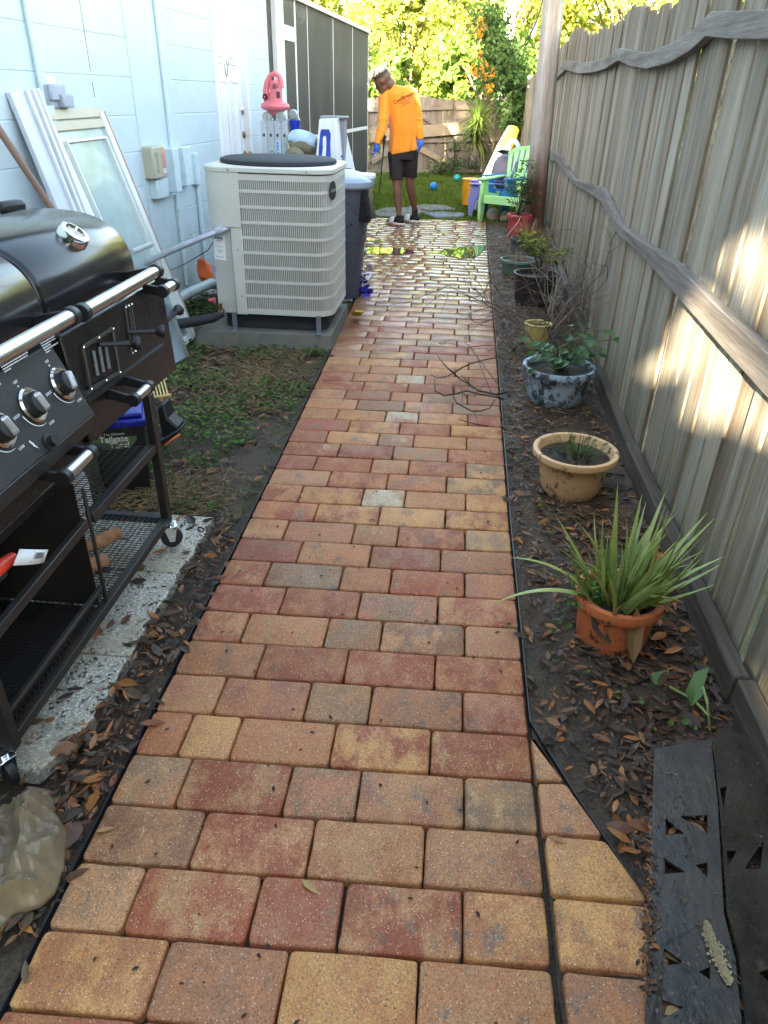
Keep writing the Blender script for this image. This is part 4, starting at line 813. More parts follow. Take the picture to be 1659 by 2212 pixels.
b=MB(); b.tube([(hx-.045,BY,bz+.04),(hx-.055,BY,bz+.12),(hx-.04,BY,bz+.19),(hx-.01,BY,bz+.245),(hx+.035,BY,bz+.265),(hx+.075,BY,bz+.245),(hx+.09,BY,bz+.20),(hx+.088,BY,bz+.15)],[.032,.03,.026,.022,.021,.022,.024,.026],12); b.build('handle',m_blw,blw)
b=MB(); 
for k in range(4): b.box((hx+.05,BY-.055,bz+.155+.010*k),(.07,.004,.003),Matrix.Rotation(R(-8),3,'Y'))
b.box((hx+.07,BY-.054,bz+.10),(.032,.004,.05)); b.build('vent_and_label',m_ink,blw)
b=MB(); b.lathe([(.022,0),(.026,-.012),(.018,-.014),(.012,-.002)],(hx-.055,BY-.052,bz+.08),14,A); b.build('screw_port',m_brn,blw)
p0=LP(*zt(550,600)); p1=LP(*zt(655,735)); m_dbl=mat('deep blue plastic',(.01,.03,.42),.3)
b=MB(); cxx=(p0.x+p1.x)/2+.01; b.lathe([(0,0),(.040,0),(.052,p0.z-p1.z-.012),(.056,p0.z-p1.z),(.050,p0.z-p1.z),(.038,.01),(0,.01)],(cxx,LY+.05,p1.z),20); tag(b.build('blue_cup',m_dbl),'small deep blue plastic cup beside the folded ladder','cup')
# shelf with filled bag
m_bag2=mat('brown sack',(.20,.18,.11),.7,var=.25,bs=20,bump=.4,bd=.02); m_pat=mat('blue checked film',(.45,.60,.75),.4,var=.1,vs=10,dirt=(.15,.3,.5),dirtamt=.8,ds=14)
q0,q1=LP(*zt(560,880),7.3),LP(*zt(905,935),7.3)
sack=thing('sack','lumpy brown garden sack with blue checked wrapping lying between ladder and towel','sack',((q0.x+q1.x)/2,7.3,0))
b=MB(); n=14; b.tube([q0.lerp(q1,k/8)+Vector((0,0,.012*math.sin(k*1.9))) for k in range(9)],[.05,.085,.095,.10,.098,.095,.088,.07,.03],n); b.build('sack_body',m_bag2,sack)
b=MB(); b.tube([q0.lerp(q1,k/8)+Vector((0,-.012,.035)) for k in range(9)],[.04,.07,.082,.086,.085,.082,.075,.066,.05],n); b.build('checked_wrapping',m_pat,sack)
st=MB(); 
for z in (.30,.60,): st.box(((q0.x+q1.x)/2,7.35,z),(.50,.36,.03))
for sx in(-.23,.23):
    for sy in (-.15,.15): st.box(((q0.x+q1.x)/2+sx,7.35+sy,.30),(.03,.03,.62))
tag(st.build('plastic_shelf',m_can),'low dark plastic shelf behind the air conditioner under the sack','shelf')
for k,(a,b_,r_,c) in enumerate(((630,1000,.045,m_bag2),)):
    p=LP(*zt(a,b_),7.15); b=MB(); b.sphere(p-Vector((0,0,.02)),(.09,.07,.055),14); b.v=[(x+.01*noise.noise(Vector((x*20,y*20,z*20))),y,z+.015*noise.noise(Vector((x*15,z*15,y)))) for x,y,z in b.v]; tag(b.build('rolled_cloth',m_bag2),'greenish rolled cloth bundle in front of the brown sack','cloth')
b=MB(); p=LP(*zt(680,725),7.5); b.sphere(p,(.03,.03,.045),12); tag(b.build('black_knob',m_blk),'small black round knob right of the blue cup','knob')
# towel over a post
TY=7.2; tw=lambda a,b_,dy=0: Y(*zt(a,b_),TY+dy)
m_tow=mat('white towel',(.80,.82,.86),.85,var=.04,bs=120,bump=.25); m_tb=mat('royal blue print',(.03,.08,.42),.8,bump=0); m_post=mat('grey post',(.25,.26,.28),.5)
p=tw(1130,560); tp_=thing('towel_stand','white towel with blue number hanging over a square grey stand','towel',(p.x,TY+.12,0))
b=MB(); q=tw(1180,560,.1); b.box((q.x-.03,TY+.14,q.z/2),(.20,.16,q.z)); b.box((q.x-.03,TY+.13,q.z),(.24,.20,.02)); b.build('stand',m_post,tp_,bevel=.006)
def cloth(name,quad,nx,ny,amp,seed,mats,par,paint=None,thick=.004):
    a,b2,c,d=quad; b=MB(); vs=[]
    for j in range(ny+1):
        for i in range(nx+1):
            p=a.lerp(b2,i/nx).lerp(d.lerp(c,i/nx),j/ny); f=math.sin(i/nx*9+seed)*amp*(.3+j/ny)+noise.noise(Vector((i/nx*4,j/ny*3,seed)))*amp*1.5
            vs.append(p+Vector((0,-abs(f),0)))
    b.add(vs,[(j*(nx+1)+i,j*(nx+1)+i+1,(j+1)*(nx+1)+i+1,(j+1)*(nx+1)+i) for j in range(ny) for i in range(nx)])
    if paint:
        for idx,(j,i) in enumerate(((j,i) for j in range(ny) for i in range(nx))):
            if paint((i+.5)/nx,(j+.5)/ny): b.m[idx]=1
    o=b.build(name,mats,par,smooth=180); s_=o.modifiers.new('t','SOLIDIFY'); s_.thickness=thick; return o
def dig(x,y):     # a block figure 0 with cut corners
    x0,x1,y0,y1=.08,.62,.20,.92
    if not(x0<x<x1 and y0<y<y1): return False
    cx_=min(x-x0,x1-x)/(x1-x0); cy_=min(y-y0,y1-y)/(y1-y0)
    if cx_*1.0+cy_*1.4<.16: return False
    inn=(x0+.17<x<x1-.2 and y0+.14<y<y1-.14 and (min(x-x0-.17,x1-.2-x)+min(y-y0-.14,y1-.14-y)*.8>.03)); return not inn
cloth('towel_front',(tw(945,590),tw(1185,575),tw(1215,1260),tw(900,1190)),44,60,.012,1,[m_tow,m_tb],tp_,dig)
cloth('towel_side',(tw(1185,560,.02),tw(1245,565,.25),tw(1420,1290,.28),tw(1205,1270,.0)),30,40,.014,4,[m_tow,m_tb],tp_,lambda x,y:(.12<x<.34 and .66<y<.80 and int(y*50)%3!=0) or (.2<x<.75 and .905<y<.985 and x>.2+(y-.9)*1.5 ))
cloth('towel_top',(tw(1030,545,.22),tw(1220,550,.24),tw(1190,580,0),tw(950,592,0)),20,10,.004,2,[m_tow],tp_)
# ============================================================ LEANING THINGS BY THE WALL
m_glass=NT('dusty glass'); m_glass.set(col=m_glass.mix(m_glass.ramp(m_glass.noise(9,6),.35,.65),(.45,.56,.52),(.55,.66,.63)),rough=.15,coat=.6); tr=m_glass.n('BsdfTransparent'); mx=m_glass.n('MixShader'); mx.inputs[0].default_value=.35; m_glass.L(m_glass.b.outputs[0],mx.inputs[1]); m_glass.L(tr.outputs[0],mx.inputs[2]); m_glass.L(mx.outputs[0],m_glass.out.inputs[0]); m_glass=m_glass.m
m_tanal=mat('tan aluminium channel',(.50,.44,.33),.45,var=.1); m_wha=mat('white vinyl frame',(.74,.78,.77),.35,var=.05)
TL,TR_=WU(95,250,.04),WU(213,243,.04); dirw=(TR_-TL).normalized(); BR_=Vector((TR_.x,TR_.y,0))+dirw*.04+WN*.42; BL_=Vector((TL.x,TL.y,0))+dirw*.04+WN*.42; BR_.z=BL_.z=-.0
win=thing('window_sash','old white framed glass window sash leaning against the wall behind the grill','window frame',(BL_+BR_)/2)
fn=(TR_-TL).cross(TL-BL_).normalized(); 
if fn.dot(WN)<0: fn=-fn
b=MB(); b.bar(TL,BL_,.05,.045,fn); b.bar(TR_,BR_,.05,.045,fn); b.bar(TL+(BL_-TL)*.985,TR_+(BR_-TR_)*.985,.05,.04,fn); b.build('frame',m_wha,win,bevel=.004)
b=MB(); e1=(TL-BL_).normalized(); b.bar(TL-dirw*.03+e1*.0,TR_+dirw*.03,.03,.055,e1); b.bar(TL-e1*.06,TR_-e1*.06,.035,.05,e1); b.build('top_channel',m_tanal,win,bevel=.004)
b=MB(); b.add([TL,TR_,BR_,BL_],[(0,1,2,3)]); b.build('glass',m_glass,win)
b=MB(); i_=.075; a_=TL+dirw*i_-e1*.14; c_=TR_-dirw*i_-e1*.14
for p,q in ((a_,BL_+dirw*i_+e1*.1),(c_,BR_-dirw*i_+e1*.1),(a_,c_)): b.bar(p+fn*.012,q+fn*.012,.012,.025,fn)
b.build('inner_bead',m_wha,win)
b=MB(); b.tube([TR_+dirw*.035+fn*.02,BR_+dirw*.035+fn*.02],.006,6); b.build('copper_edge',mat('reddish strip',(.5,.33,.28),.4),win)
for (u,v) in ((176,361),(188,353),(298,360)):
    b=MB(); p=WU(u/1.507*1.0,v/1.507*1.0,.05) ; b.sphere(p,.012,10); 
tlp,trp=WU(22,200,.03),WU(70,190,.03); dn=WN*.33
b=MB(); A1=tlp;B1=trp
b.hexa([A1*1+Vector((0,0,-A1.z))+dn+WD*.08,B1+Vector((0,0,-B1.z))+dn+WD*.08,B1+Vector((0,0,-B1.z))+dn-WN*.03+WD*.08,A1+Vector((0,0,-A1.z))+dn-WN*.03+WD*.08,A1,B1,B1-WN*.03,A1-WN*.03])
m_shelfw=mat('grey-white metal shelf',(.60,.63,.72),.35,var=.08); sh=thing('metal_shelf_board','long grey-white folded metal shelf board leaning on the wall left of the window sash','shelf board',Vector((A1.x,A1.y,0))+dn)
b.build('board',m_shelfw,sh,bevel=.003)
b=MB()
for k,(s_,o__) in enumerate(((.62,.0),(.80,.012),(.97,.018))): p=A1.lerp(B1,s_); q=Vector((p.x,p.y,0))+dn+WD*.08; b.bar(p+WN*(.012+o__),q+WN*(.012+o__),.018,.02,WN)
b.build('folded_rim',m_wht,sh,bevel=.002)
b=MB(); p=WU(-12,265,.03); q=Vector((p.x,p.y,0))+WN*.45+WD*.42; b.tube([q,q.lerp(p,.5)+Vector((.004,0,0)),p],.019,10); tag(b.build('wooden_pole',mat('reddish brown handle',(.27,.16,.12),.6,var=.2,stretch=(1,1,.2))),'reddish brown wooden broom handle leaning at the far left wall','pole')
b=MB(); p=Y(22,447,2.45); b.tube([p+Vector((-.02,-.03,-.12)),p],.02,10); b.box(p+Vector((0,0,0)),(.05,.10,.04),Matrix.Rotation(R(-20),3,'Z')); tag(b.build('rubber_cap',m_blk,bevel=.014,seg=3),'black rubber knob showing above the grill lid at the far left','handle')
b=MB(); b.tube([WU(285,545,.45),WU(327,527,.38)],.016,10); tag(b.build('short_pipe',m_pipe),'short pale pipe end beside the window sash\'s lower corner','pipe')
# ============================================================ GRILL
m_gb=mat('black enamel',(.014,.013,.014),.28,var=.2,dirt=(.035,.028,.022),dirtamt=.6,ds=9,bump=.12,bs=200,bd=.001); m_lidb=mat('glossy black lid',(.010,.010,.012),.2,var=.2,coat=.12,bump=.03,spec=.35,bs=140,bd=.0008)
m_cart=mat('worn black steel',(.02,.018,.017),.45,var=.3,dirt=(.05,.032,.022),dirtamt=.5); m_blkp=mat('black grip plastic',(.015,.015,.017),.45,bump=.1); m_knob=mat('worn silver knob',(.52,.51,.52),.3,metal=.6,var=.2,dirt=(.2,.19,.2),dirtamt=.6,ds=30); m_ring=mat('polished ring',(.70,.64,.56),.15,metal=1,var=.05); m_scr=mat('white printing',(.72,.72,.72),.6,bump=0)
GX=-1.0
gr=thing('grill','large black gas and charcoal barbecue on a wheeled cart in front of the wall','grill',(-1.28,1.7,0))
prof=[(-1.06,.90),(-1.047,.97),(-1.050,1.03),(-1.068,1.08),(-1.10,1.118),(-1.15,1.148),(-1.22,1.163),(-1.34,1.168),(-1.44,1.15),(-1.52,1.10),(-1.55,1.02),(-1.55,.90)]
def sm(P,n=3):
    out=[]
    for i in range(len(P)-1):
        p0,p1,p2,p3=[Vector(P[min(max(k,0),len(P)-1)]) for k in (i-1,i,i+1,i+2)]
        for k in range(n): t=k/n; out.append(.5*((2*p1)+(-p0+p2)*t+(2*p0-5*p1+4*p2-p3)*t*t+(-p0+3*p1-3*p2+p3)*t**3))
    return out+[Vector(P[-1])]
pf=sm(prof)
for (y0,y1,nm,o) in ((.72,1.775,'gas_lid',.0),(1.783,2.375,'charcoal_lid',-.004)):
    b=MB(); k_=lambda y,e:[Vector((-1.3+(p.x+1.3)*(1-e*.05)-o*(1 if p.x<-1.3 else -1),y,.9+(p.y-.9)*(1-e*.06))) for p in pf]
    b.loft([k_(y0,1),k_(y0+.008,.25),k_(y0+.02,0),k_(y1-.02,0),k_(y1-.008,.25),k_(y1,1)]); lid_=b.build(nm,m_lidb,gr,smooth=50)
c_=Vector((-1.108,2.10,1.128)); nrm=Vector((.62,0,.78)).normalized(); q=nrm.to_track_quat('Z','Y').to_matrix()
b=MB(); b.lathe([(.0,.012),(.026,.012),(.030,.022),(.040,.020),(.044,.008),(.044,-.01)],c_,28,q); tg=b.build('thermometer',m_chrome,lid_); b=MB(); b.lathe([(0,.014),(.0255,.014)],c_,24,q); b.bar(c_+nrm*.016,c_+nrm*.016+Vector((0,.018,0)),.002,.001,nrm,1); b.build('dial',[mat('dial face',(.45,.43,.38),.3),m_red],tg)
# bodies
b=MB(); b.hexa([(-1.01,.72,.60),(-1.01,1.765,.60),(-1.5,1.765,.60),(-1.5,.72,.60),(-1.065,.72,.905),(-1.065,1.765,.905),(-1.54,1.765,.905),(-1.54,.72,.905)])
b.prism([(-1.012,.72,.598),(-1.03,.72,.555),(-1.45,.72,.52),(-1.49,.72,.598)],(0,1.0,0)); b.build('gas_firebox',m_gb,gr,bevel=.005,seg=2)
b=MB(); b.hexa([(GX-.005,1.79,.615),(GX-.005,2.50,.60),(-1.5,2.50,.60),(-1.5,1.79,.60),(-1.03,1.79,.93),(-1.02,2.50,.935),(-1.54,2.50,.94),(-1.54,1.79,.93)]); ch=b.build('charcoal_firebox',m_gb,gr,bevel=.006,seg=2)
b=MB(); b.box((-1.3,1.777,.77),(.42,.02,.28)); b.build('heat_shield',m_cart,gr)
# control panel
PT,PB=Vector((-1.045,0,.918)),Vector((-.960,0,.726)); pn=Vector((.913,0,.408)).normalized(); pn=Vector((PT.z-PB.z,0,PB.x-PT.x)).normalized()
if pn.x<0: pn=-pn
b=MB(); b.hexa([(PB.x,.72,PB.z),(PB.x,1.76,PB.z),(-1.07,1.76,PB.z-.01),(-1.07,.72,PB.z-.01),(PT.x,.72,PT.z),(PT.x,1.76,PT.z),(-1.07,1.76,.915),(-1.07,.72,.915)])
b.hexa([(-.972,.72,.675),(-.972,1.755,.675),(-1.06,1.755,.665),(-1.06,.72,.665),(PB.x,.72,PB.z-.001),(PB.x,1.76,PB.z-.001),(-1.06,1.76,PB.z-.011),(-1.06,.72,PB.z-.011)])
cp=b.build('control_panel',mat('black panel paint',(.022,.022,.023),.5,var=.2,dirt=(.06,.055,.05),dirtamt=.35,ds=20),gr,bevel=.003)
def onp(u,v,h=0): return PL(u,v,Vector((PT.x,0,PT.z))+pn*h,pn)
upv=(PT-PB).normalized(); rt=Vector((0,1,0))
def PF(c,x,y,h=.0015): return c+rt*x+upv*y+pn*h
for k,(u,v,ang) in enumerate(((140,826,15),(76,873,-8),(6,926,-8))):
    c=onp(u,v,.01); c=c-pn*(c-Vector((PT.x,0,PT.z))).dot(pn); Q=Matrix((rt,upv,pn)).transposed()
    b=MB(); b.lathe([(.030,0),(.043,.001),(.045,.005),(.040,.010),(.031,.009)],c,36,Q); rg=b.build('knob_ring',m_ring,cp,smooth=50)
    kb=MB(); kb.lathe([(.0,.004),(.031,.004),(.031,.018),(.027,.028),(0,.030)],c,28,Q); 
    a=R(ang); ax=upv*math.cos(a)+rt*math.sin(a); sd=rt*math.cos(a)-upv*math.sin(a)
    kn=kb.build('knob',m_blkp,cp); b=MB()
    b.hexa([c+pn*.018-ax*.027-sd*.012,c+pn*.018-ax*.027+sd*.014,c+pn*.018+ax*.027+sd*.014,c+pn*.018+ax*.027-sd*.012,c+pn*.032-ax*.023-sd*.006,c+pn*.040-ax*.023+sd*.008,c+pn*.040+ax*.023+sd*.008,c+pn*.032+ax*.023-sd*.006]); b.build('grip',m_knob,kn,bevel=.005,seg=3)
    b=MB(); M4=frame(PF(c,-.004,.062),rt,upv); text_mesh('OFF',.010,M4,b); b.lathe([(0,.001),(.0028,.001)],PF(c,-.004,.054,.0),10,Q)
    text_mesh('LIGHT',.010,frame(PF(c,-.072,-.004),rt,upv),b); text_mesh('LOW',.010,frame(PF(c,.026,-.063),rt,upv),b)
    pts=[]; N=16
    for j in range(N+1): t=j/N; aa=R(188+90*t); w_=.0035*(1-t)+.0008; pts.append((PF(c,.052*math.cos(aa),.052*math.sin(aa)),PF(c,(.052+w_)*math.cos(aa),(.052+w_)*math.sin(aa))))
    b.add([p for pr in pts for p in pr],[(2*j,2*j+1,2*j+3,2*j+2) for j in range(N)])
    b.build('knob_markings',m_scr,cp,flat=True)
b=MB(); rt_=random.Random(8)
def para(c,lines,wd):
    for i,f in enumerate(lines):
        x=0
        while x<wd*f:
            w_=rt_.uniform(.003,.010); p=PF(c,x,-i*.0062); b.add([p,p+rt*w_,p+rt*w_+upv*.0034,p+upv*.0034],[(0,1,2,3)]); x+=w_+.0016
para(onp(84,740,0)+upv*.0,(1,1,1,.38,1,.22),.105); para(onp(-8,780),(1,.8,.3,1,1,.25),.11); para(onp(-30,850),(1,),.06); b.build('instruction_print',m_scr,cp,flat=True)
b=MB(); c=onp(105,955); c-=pn*(c-Vector((PT.x,0,PT.z))).dot(pn); Q=Matrix((rt,upv,pn)).transposed(); b.lathe([(.0,.022),(.014,.022),(.014,.006),(.021,.005),(.021,0)],c-upv*.0,20,Q); b.build('igniter_button',m_blkp,cp)
b=MB(); p=PF(c,-.062,.03); b.prism([p,p+rt*.004+upv*.002,p+rt*.012-upv*.012,p+rt*.010-upv*.010,p+rt*.016-upv*.026,p+rt*.004-upv*.014,p+rt*.006-upv*.013],pn*.001); b.build('lightning_mark',m_scr,cp)
# handles
def handle(name,y0,y1,x,z,r,back,par,up=.02):
    o=thing if False else None
    b=MB(); b.tube([(x,y0,z),(x,y1,z)],r,18); h=b.build(name,m_steel,par,smooth=50)
    
    for y,s in ((y0,-1),(y1,1)):
        b=MB(); b.tube([(x,y-.016*s,z),(x,y+.008*s,z)],r*1.28,16); b.hexa([(back,y-.006,z-.02+up),(back,y+.006,z-.02+up),(x,y+.006,z-r*.9),(x,y-.006,z-r*.9),(back,y-.006,z+.012+up),(back,y+.006,z+.012+up),(x,y+.006,z+r*.9),(x,y-.006,z+r*.9)]); b.build('handle_end',m_blkp,h,bevel=.002)
handle('lid_handle',1.10,1.715,-.945,1.008,.0185,-1.055,gr,-.02); handle('lid_handle',1.765,2.285,-.945,1.002,.0185,-1.05,gr,-.02)
handle('side_handle',2.335,2.445,-.955,.925,.0165,-1.02,gr,.012); handle('door_handle',1.945,2.065,-.93,.694,.0155,-1.01,gr,.02); handle('drawer_handle',1.495,1.645,-.93,.662,.0165,-1.01,gr,.01)
# vents on the charcoal side
def vx(u,v,h=0): return PL(u,v,(GX-.001+h,0,.62),Vector((.33,0,.025)).normalized())
m_vent=mat('dull bare metal',(.13,.12,.10),.5,metal=.6,var=.3)
def ventframe(q,wd,slots,nm):
    P=[vx(*p,.004) for p in q]; c=sum(P,Vector())/4; b=MB()
    for i in range(4): b.bar(P[i],P[(i+1)%4],.004,wd,Vector((1,0,0)).cross(P[(i+1)%4]-P[i]))
    o=b.build(nm,m_vent,ch); b=MB()
    for p in P+[P[0].lerp(P[1],.5),P[2].lerp(P[3],.5)]: b.sphere(p+Vector((.004,0,0)),(.003,.004,.004),8)
    b.build('screws',m_chrome,o); b=MB()
    for a,c2 in slots: 
        p=P[0].lerp(P[1],a).lerp(P[3].lerp(P[2],a),.22); r_=P[0].lerp(P[1],a).lerp(P[3].lerp(P[2],a),.80); b.tube([p-Vector((.002,0,0)),r_-Vector((.002,0,0))],.005,8,mi=0)
    b.build('louvre',m_core,o); return P
ventframe([(179,750),(243,710),(258,804),(196,840)],.010,((.3,0),(.5,0),(.7,0)),'air_vent'); P=ventframe([(270,664),(283,657),(297,754),(285,763)],.007,(),'height_slot')
b=MB(); a_=P[0].lerp(P[1],.5);c2=P[3].lerp(P[2],.5)
for k in range(9): p=a_.lerp(c2,.1+.1*k); b.sphere(p+Vector((.003,0,0)),(.002,.006,.008),8)
b.build('slot_notches',m_ink,ch)
for (s,e) in (((275,718),(341,712)),((215,745),(267,745)),((352,690),(378,683))):
    p=vx(*s,.0) if s[0]<340 else Vector((-1.02,2.49,.78)); q=vx(*e,.05) if s[0]<340 else Vector((-1.0,2.56,.80)); 
    if s[0]<340: q=p+Vector((.085,.045,-.005)); 
    b=MB(); b.tube([p,p.lerp(q,.6),q],[.007,.006,.010],10); l=b.build('lever',m_blkp,ch); b=MB(); d=(q-p).normalized(); Q=d.to_track_quat('Z','Y').to_matrix(); b.lathe([(.008,-.012),(.018,.0),(.021,.010),(.019,.018),(.010,.021),(0,.021)],q,20,Q); b.build('lever_knob',m_blkp,l)
b=MB(); b.bar((-1.006,1.81,.735),(-1.004,2.40,.722),.012,.010); b.build('ash_door_lip',m_cart,ch)
b=MB(); b.add([(-1.04,2.53,.93),(-1.04,2.56,.90),(-.99,2.60,.62),(-1.03,2.56,.60),(-1.12,2.53,.60)],[(0,1,2,3,4)]); o=b.build('side_flap',mat('blue-grey sheet',(.30,.38,.44),.5),gr); s_=o.modifiers.new('t','SOLIDIFY'); s_.thickness=.004
b=MB(); b.box((-1.28,2.515,.70),(.42,.02,.10)); b.build('side_bracket',m_cart,gr)
# cart
def cbar(nm,a,c,w_=.03,h=.03,m=m_cart): b=MB(); b.bar(a,c,w_,h); return b.build(nm,m,gr,bevel=.002)
b=MB(); b.tube([(-.995,2.19,.10),(-.995,2.19,.62)],.017,4); 
for (x,y) in ((-.995,2.19),(-.995,1.13),(-1.50,2.19),(-1.50,1.13)): b=MB(); b.box((x,y,.36),(.03,.035,.52)); b.build('leg',m_cart,gr,bevel=.003)
cbar('bottom_rail',(-.995,1.14,.125),(-.995,2.18,.125),.028,.03); cbar('bottom_rail',(-1.5,1.14,.125),(-1.5,2.18,.125)); cbar('bottom_rail',(-1.0,2.19,.125),(-1.5,2.19,.125)); cbar('bottom_rail',(-1.0,1.13,.125),(-1.5,1.13,.125))
cbar('shelf_rail',(-.998,1.69,.425),(-.998,2.18,.425),.026,.032); cbar('shelf_rail',(-.998,1.145,.405),(-.998,1.66,.425),.02,.03); cbar('shelf_rail',(-1.5,1.14,.425),(-1.5,2.18,.425)); cbar('cart_divider',(-.992,1.67,.13),(-.992,1.675,.53),.008,.012)
b=MB(); b.box((-1.515,1.66,.33),(.006,1.04,.42)); b.box((-1.25,1.145,.33),(.5,.006,.42)); b.box((-1.26,1.40,.128),(.49,.50,.004)); b.box((-1.515,1.40,.40),(.005,.54,.5)); b.box((-1.25,1.66,.34),(.48,.004,.42)); b.build('cart_back',m_cart,gr)
def wiremesh(nm,x0,x1,y0,y1,z,sx,sy):
    b=MB(); y=y0
    while y<y1: b.bar((x0,y,z),(x1,y,z),.0022,.0022); y+=sy
    x=x0
    while x<x1: b.bar((x,y0,z+.0012),(x,y1,z+.0012),.0022,.0022); x+=sx
    return b.build(nm,m_cart,gr)
wiremesh('mesh_shelf',-1.49,-1.01,1.68,2.18,.428,.026,.014); wiremesh('mesh_shelf',-1.49,-1.01,1.15,2.18,.135,.020,.014)
b=MB()
for k in range(48): 
    y=1.16+k*.0215
    if 1.0<y<1.66 : b.bar((-.996,y,.135),(-.996,y+.03,.19),.0018,.0018); b.bar((-.996,y+.03,.135),(-.996,y,.19),.0018,.0018)
cbar('bottom_rail',(-.995,1.14,.198),(-.995,1.66,.198),.016,.014); b.build('mesh_guard',m_cart,gr)
for (x,y,rz) in ((-.990,2.20,25),(-1.01,1.105,-30)):
    Z=Matrix.Rotation(R(rz),3,'Z'); c=Vector((x,y,.043)); ax=Z@Matrix.Rotation(R(90),3,'X')
    b=MB(); b.lathe([(0,-.013),(.030,-.013),(.039,-.010),(.041,0),(.039,.010),(.030,.013),(0,.013)],c,26,ax); wh=b.build('caster_wheel',m_blkp,gr,smooth=50)
    b=MB(); 
    for s in (-1,1):
        o=Z@Vector((0,s*.018,0)); u_=Z@Vector((1,0,0)); b.prism([c+o+u_*x2+Vector((0,0,z2)) for x2,z2 in ((-.010,-.012),(.010,-.012),(.024,.050),(-.024,.050))],Z@Vector((0,.0025*s,0)))
    b.box(c+Vector((0,0,.052)),(.05,.05,.004),Z); b.lathe([(0,0),(.018,0),(.018,.012),(0,.012)],c+Vector((0,0,.053)),16); b.lathe([(0,-.022),(.006,-.022),(.006,.022),(0,.022)],c,8,ax); b.build('caster_fork',m_chrome,wh,bevel=.001)
# things on and under the cart
def zg(a,b_): return ((a*.4581)/1.507,(1150+b_*.4581)/1.507)
m_log=mat('split log',(.38,.19,.09),.8,var=.4,vs=25,bump=.6,bs=90,dirt=(.10,.05,.03),dirtamt=.6,ds=25)
for i,(a_,c2,lb) in enumerate((((-1.20,1.86,.165),(-1.10,2.02,.165),'upper rust-brown short log on the cart\'s bottom mesh'),((-1.16,1.75,.165),(-1.075,1.86,.160),'lower round-ended log on the cart\'s bottom mesh'))):
    b=MB(); pts=[Vector(a_).lerp(Vector(c2),k/6) for k in range(7)]; b.tube(pts,[.024+.004*math.sin(k*2.1) for k in range(7)],12); tag(b.build('firewood_log',m_log),lb,'log','short logs on the grill cart')
t=thing('gas_cylinder','white gas cylinder standing behind the mesh inside the cart','gas cylinder',(-1.31,2.10,.137))
b=MB(); b.lathe([(0,0),(.07,0),(.08,.03),(.08,.16),(.07,.20),(.03,.225),(.0,.23)],(-1.31,2.10,.137),26); b.build('tank',mat('white enamel',(.62,.65,.68),.35,var=.1,dirt=(.35,.28,.2),dirtamt=.4),t)
b=MB(); b.tube([(-1.31,2.10,.36),(-1.31,2.10,.40)],.015,8); b.lathe([(.05,0),(.052,.04)],(-1.31,2.10,.352),20); b.build('valve',m_vent,t)
# tote
mt=mat('glossy blue lid',(.008,.02,.30),.25,var=.1); mk=mat('black tote plastic',(.012,.012,.014),.4)
A_,B_,C_=G(176,915,.35),G(318,903,.35),G(360,872,.35); dx=(B_-A_).normalized(); dy=Vector((-dx.y,dx.x,0)); wl=(B_-A_).length; dd=.36
tt=thing('storage_tote','black storage tote with glossy blue lid standing behind the grill leg','storage box',(A_+dx*wl/2+dy*dd/2)-Vector((0,0,.35+.02)))
def tb(b,i,z0,z1,j=None):
    j=i if j is None else j
    f=lambda e,z:[A_+dx*e+dy*e+Vector((0,0,z)),A_+dx*(wl-e)+dy*e+Vector((0,0,z)),A_+dx*(wl-e)+dy*(dd-e)+Vector((0,0,z)),A_+dx*e+dy*(dd-e)+Vector((0,0,z))]
    b.hexa(f(i,z0)+f(j,z1))
b=MB(); tb(b,.035,-.37,-.03,.015); bd=b.build('tub',mk,tt,bevel=.012,seg=3)
b=MB(); tb(b,-.004,-.035,-.004); tb(b,.02,-.005,.016); b.build('lid',mt,tt,bevel=.008,seg=3)
m_lblg=mat('green oval label',(.10,.16,.07),.5); b=MB(); fo=-dy*.002; cc=PL(246,948,A_+dy*.022,dy)
pts=[]; N=24
for k in range(N): a=2*PI*k/N; x=math.cos(a);y=math.sin(a); pts.append(cc+fo*2+dx*(.088*x*(1 if abs(x)<.7 else 1.02))+Vector((0,0,.047*y)))
b.add(pts,[tuple(range(N))]); b.build('football_label',m_lblg,bd)
b=MB(); text_mesh("I'm The Ultimate",.0155,frame(cc+fo*3+dx*-.008+Vector((0,0,.018)),dx,(0,0,1)),b); text_mesh('Tailgate',.036,frame(cc+fo*3+Vector((0,0,-.011)),dx,(0,0,1)),b,bold=.0008); text_mesh('Tote!',.036,frame(cc+fo*3+dx*.018+Vector((0,0,-.040)),dx,(0,0,1)),b,bold=.0008); b.build('label_lettering',m_scr,bd,flat=True)
p=G(345,838,.38); b=MB(); m_yel=mat('yellow plastic grate',(.62,.46,.18),.5)
e1_=Vector((.5,.3,0)).normalized(); e2_=Vector((-.2,.35,.25)).normalized()
for k in range(5): b.bar(p+e1_*(k*.014-.03)-e2_*.045,p+e1_*(k*.014-.03)+e2_*.045,.006,.006)
b.bar(p-e1_*.04-e2_*.045,p+e1_*.04-e2_*.045,.008,.008); b.bar(p-e1_*.04+e2_*.045,p+e1_*.04+e2_*.045,.008,.008); tag(b.build('yellow_rack',m_yel),'small yellow slotted plastic rack resting on the blue tote lid','rack')
t=thing('snow_boot','black rubber scoop with a thin orange edge beside the tote','scoop',G(378,950,0))
dz=3.02; Bq=lambda u,v,o=0: Y(u,v,dz+o)
b=MB(); b.prism([Bq(338,880),Bq(352,872),Bq(362,905),Bq(386,926),Bq(375,938),Bq(352,952),Bq(346,930)],(0,.10,0)); b.build('blade',m_blkp,t,bevel=.01,seg=2)
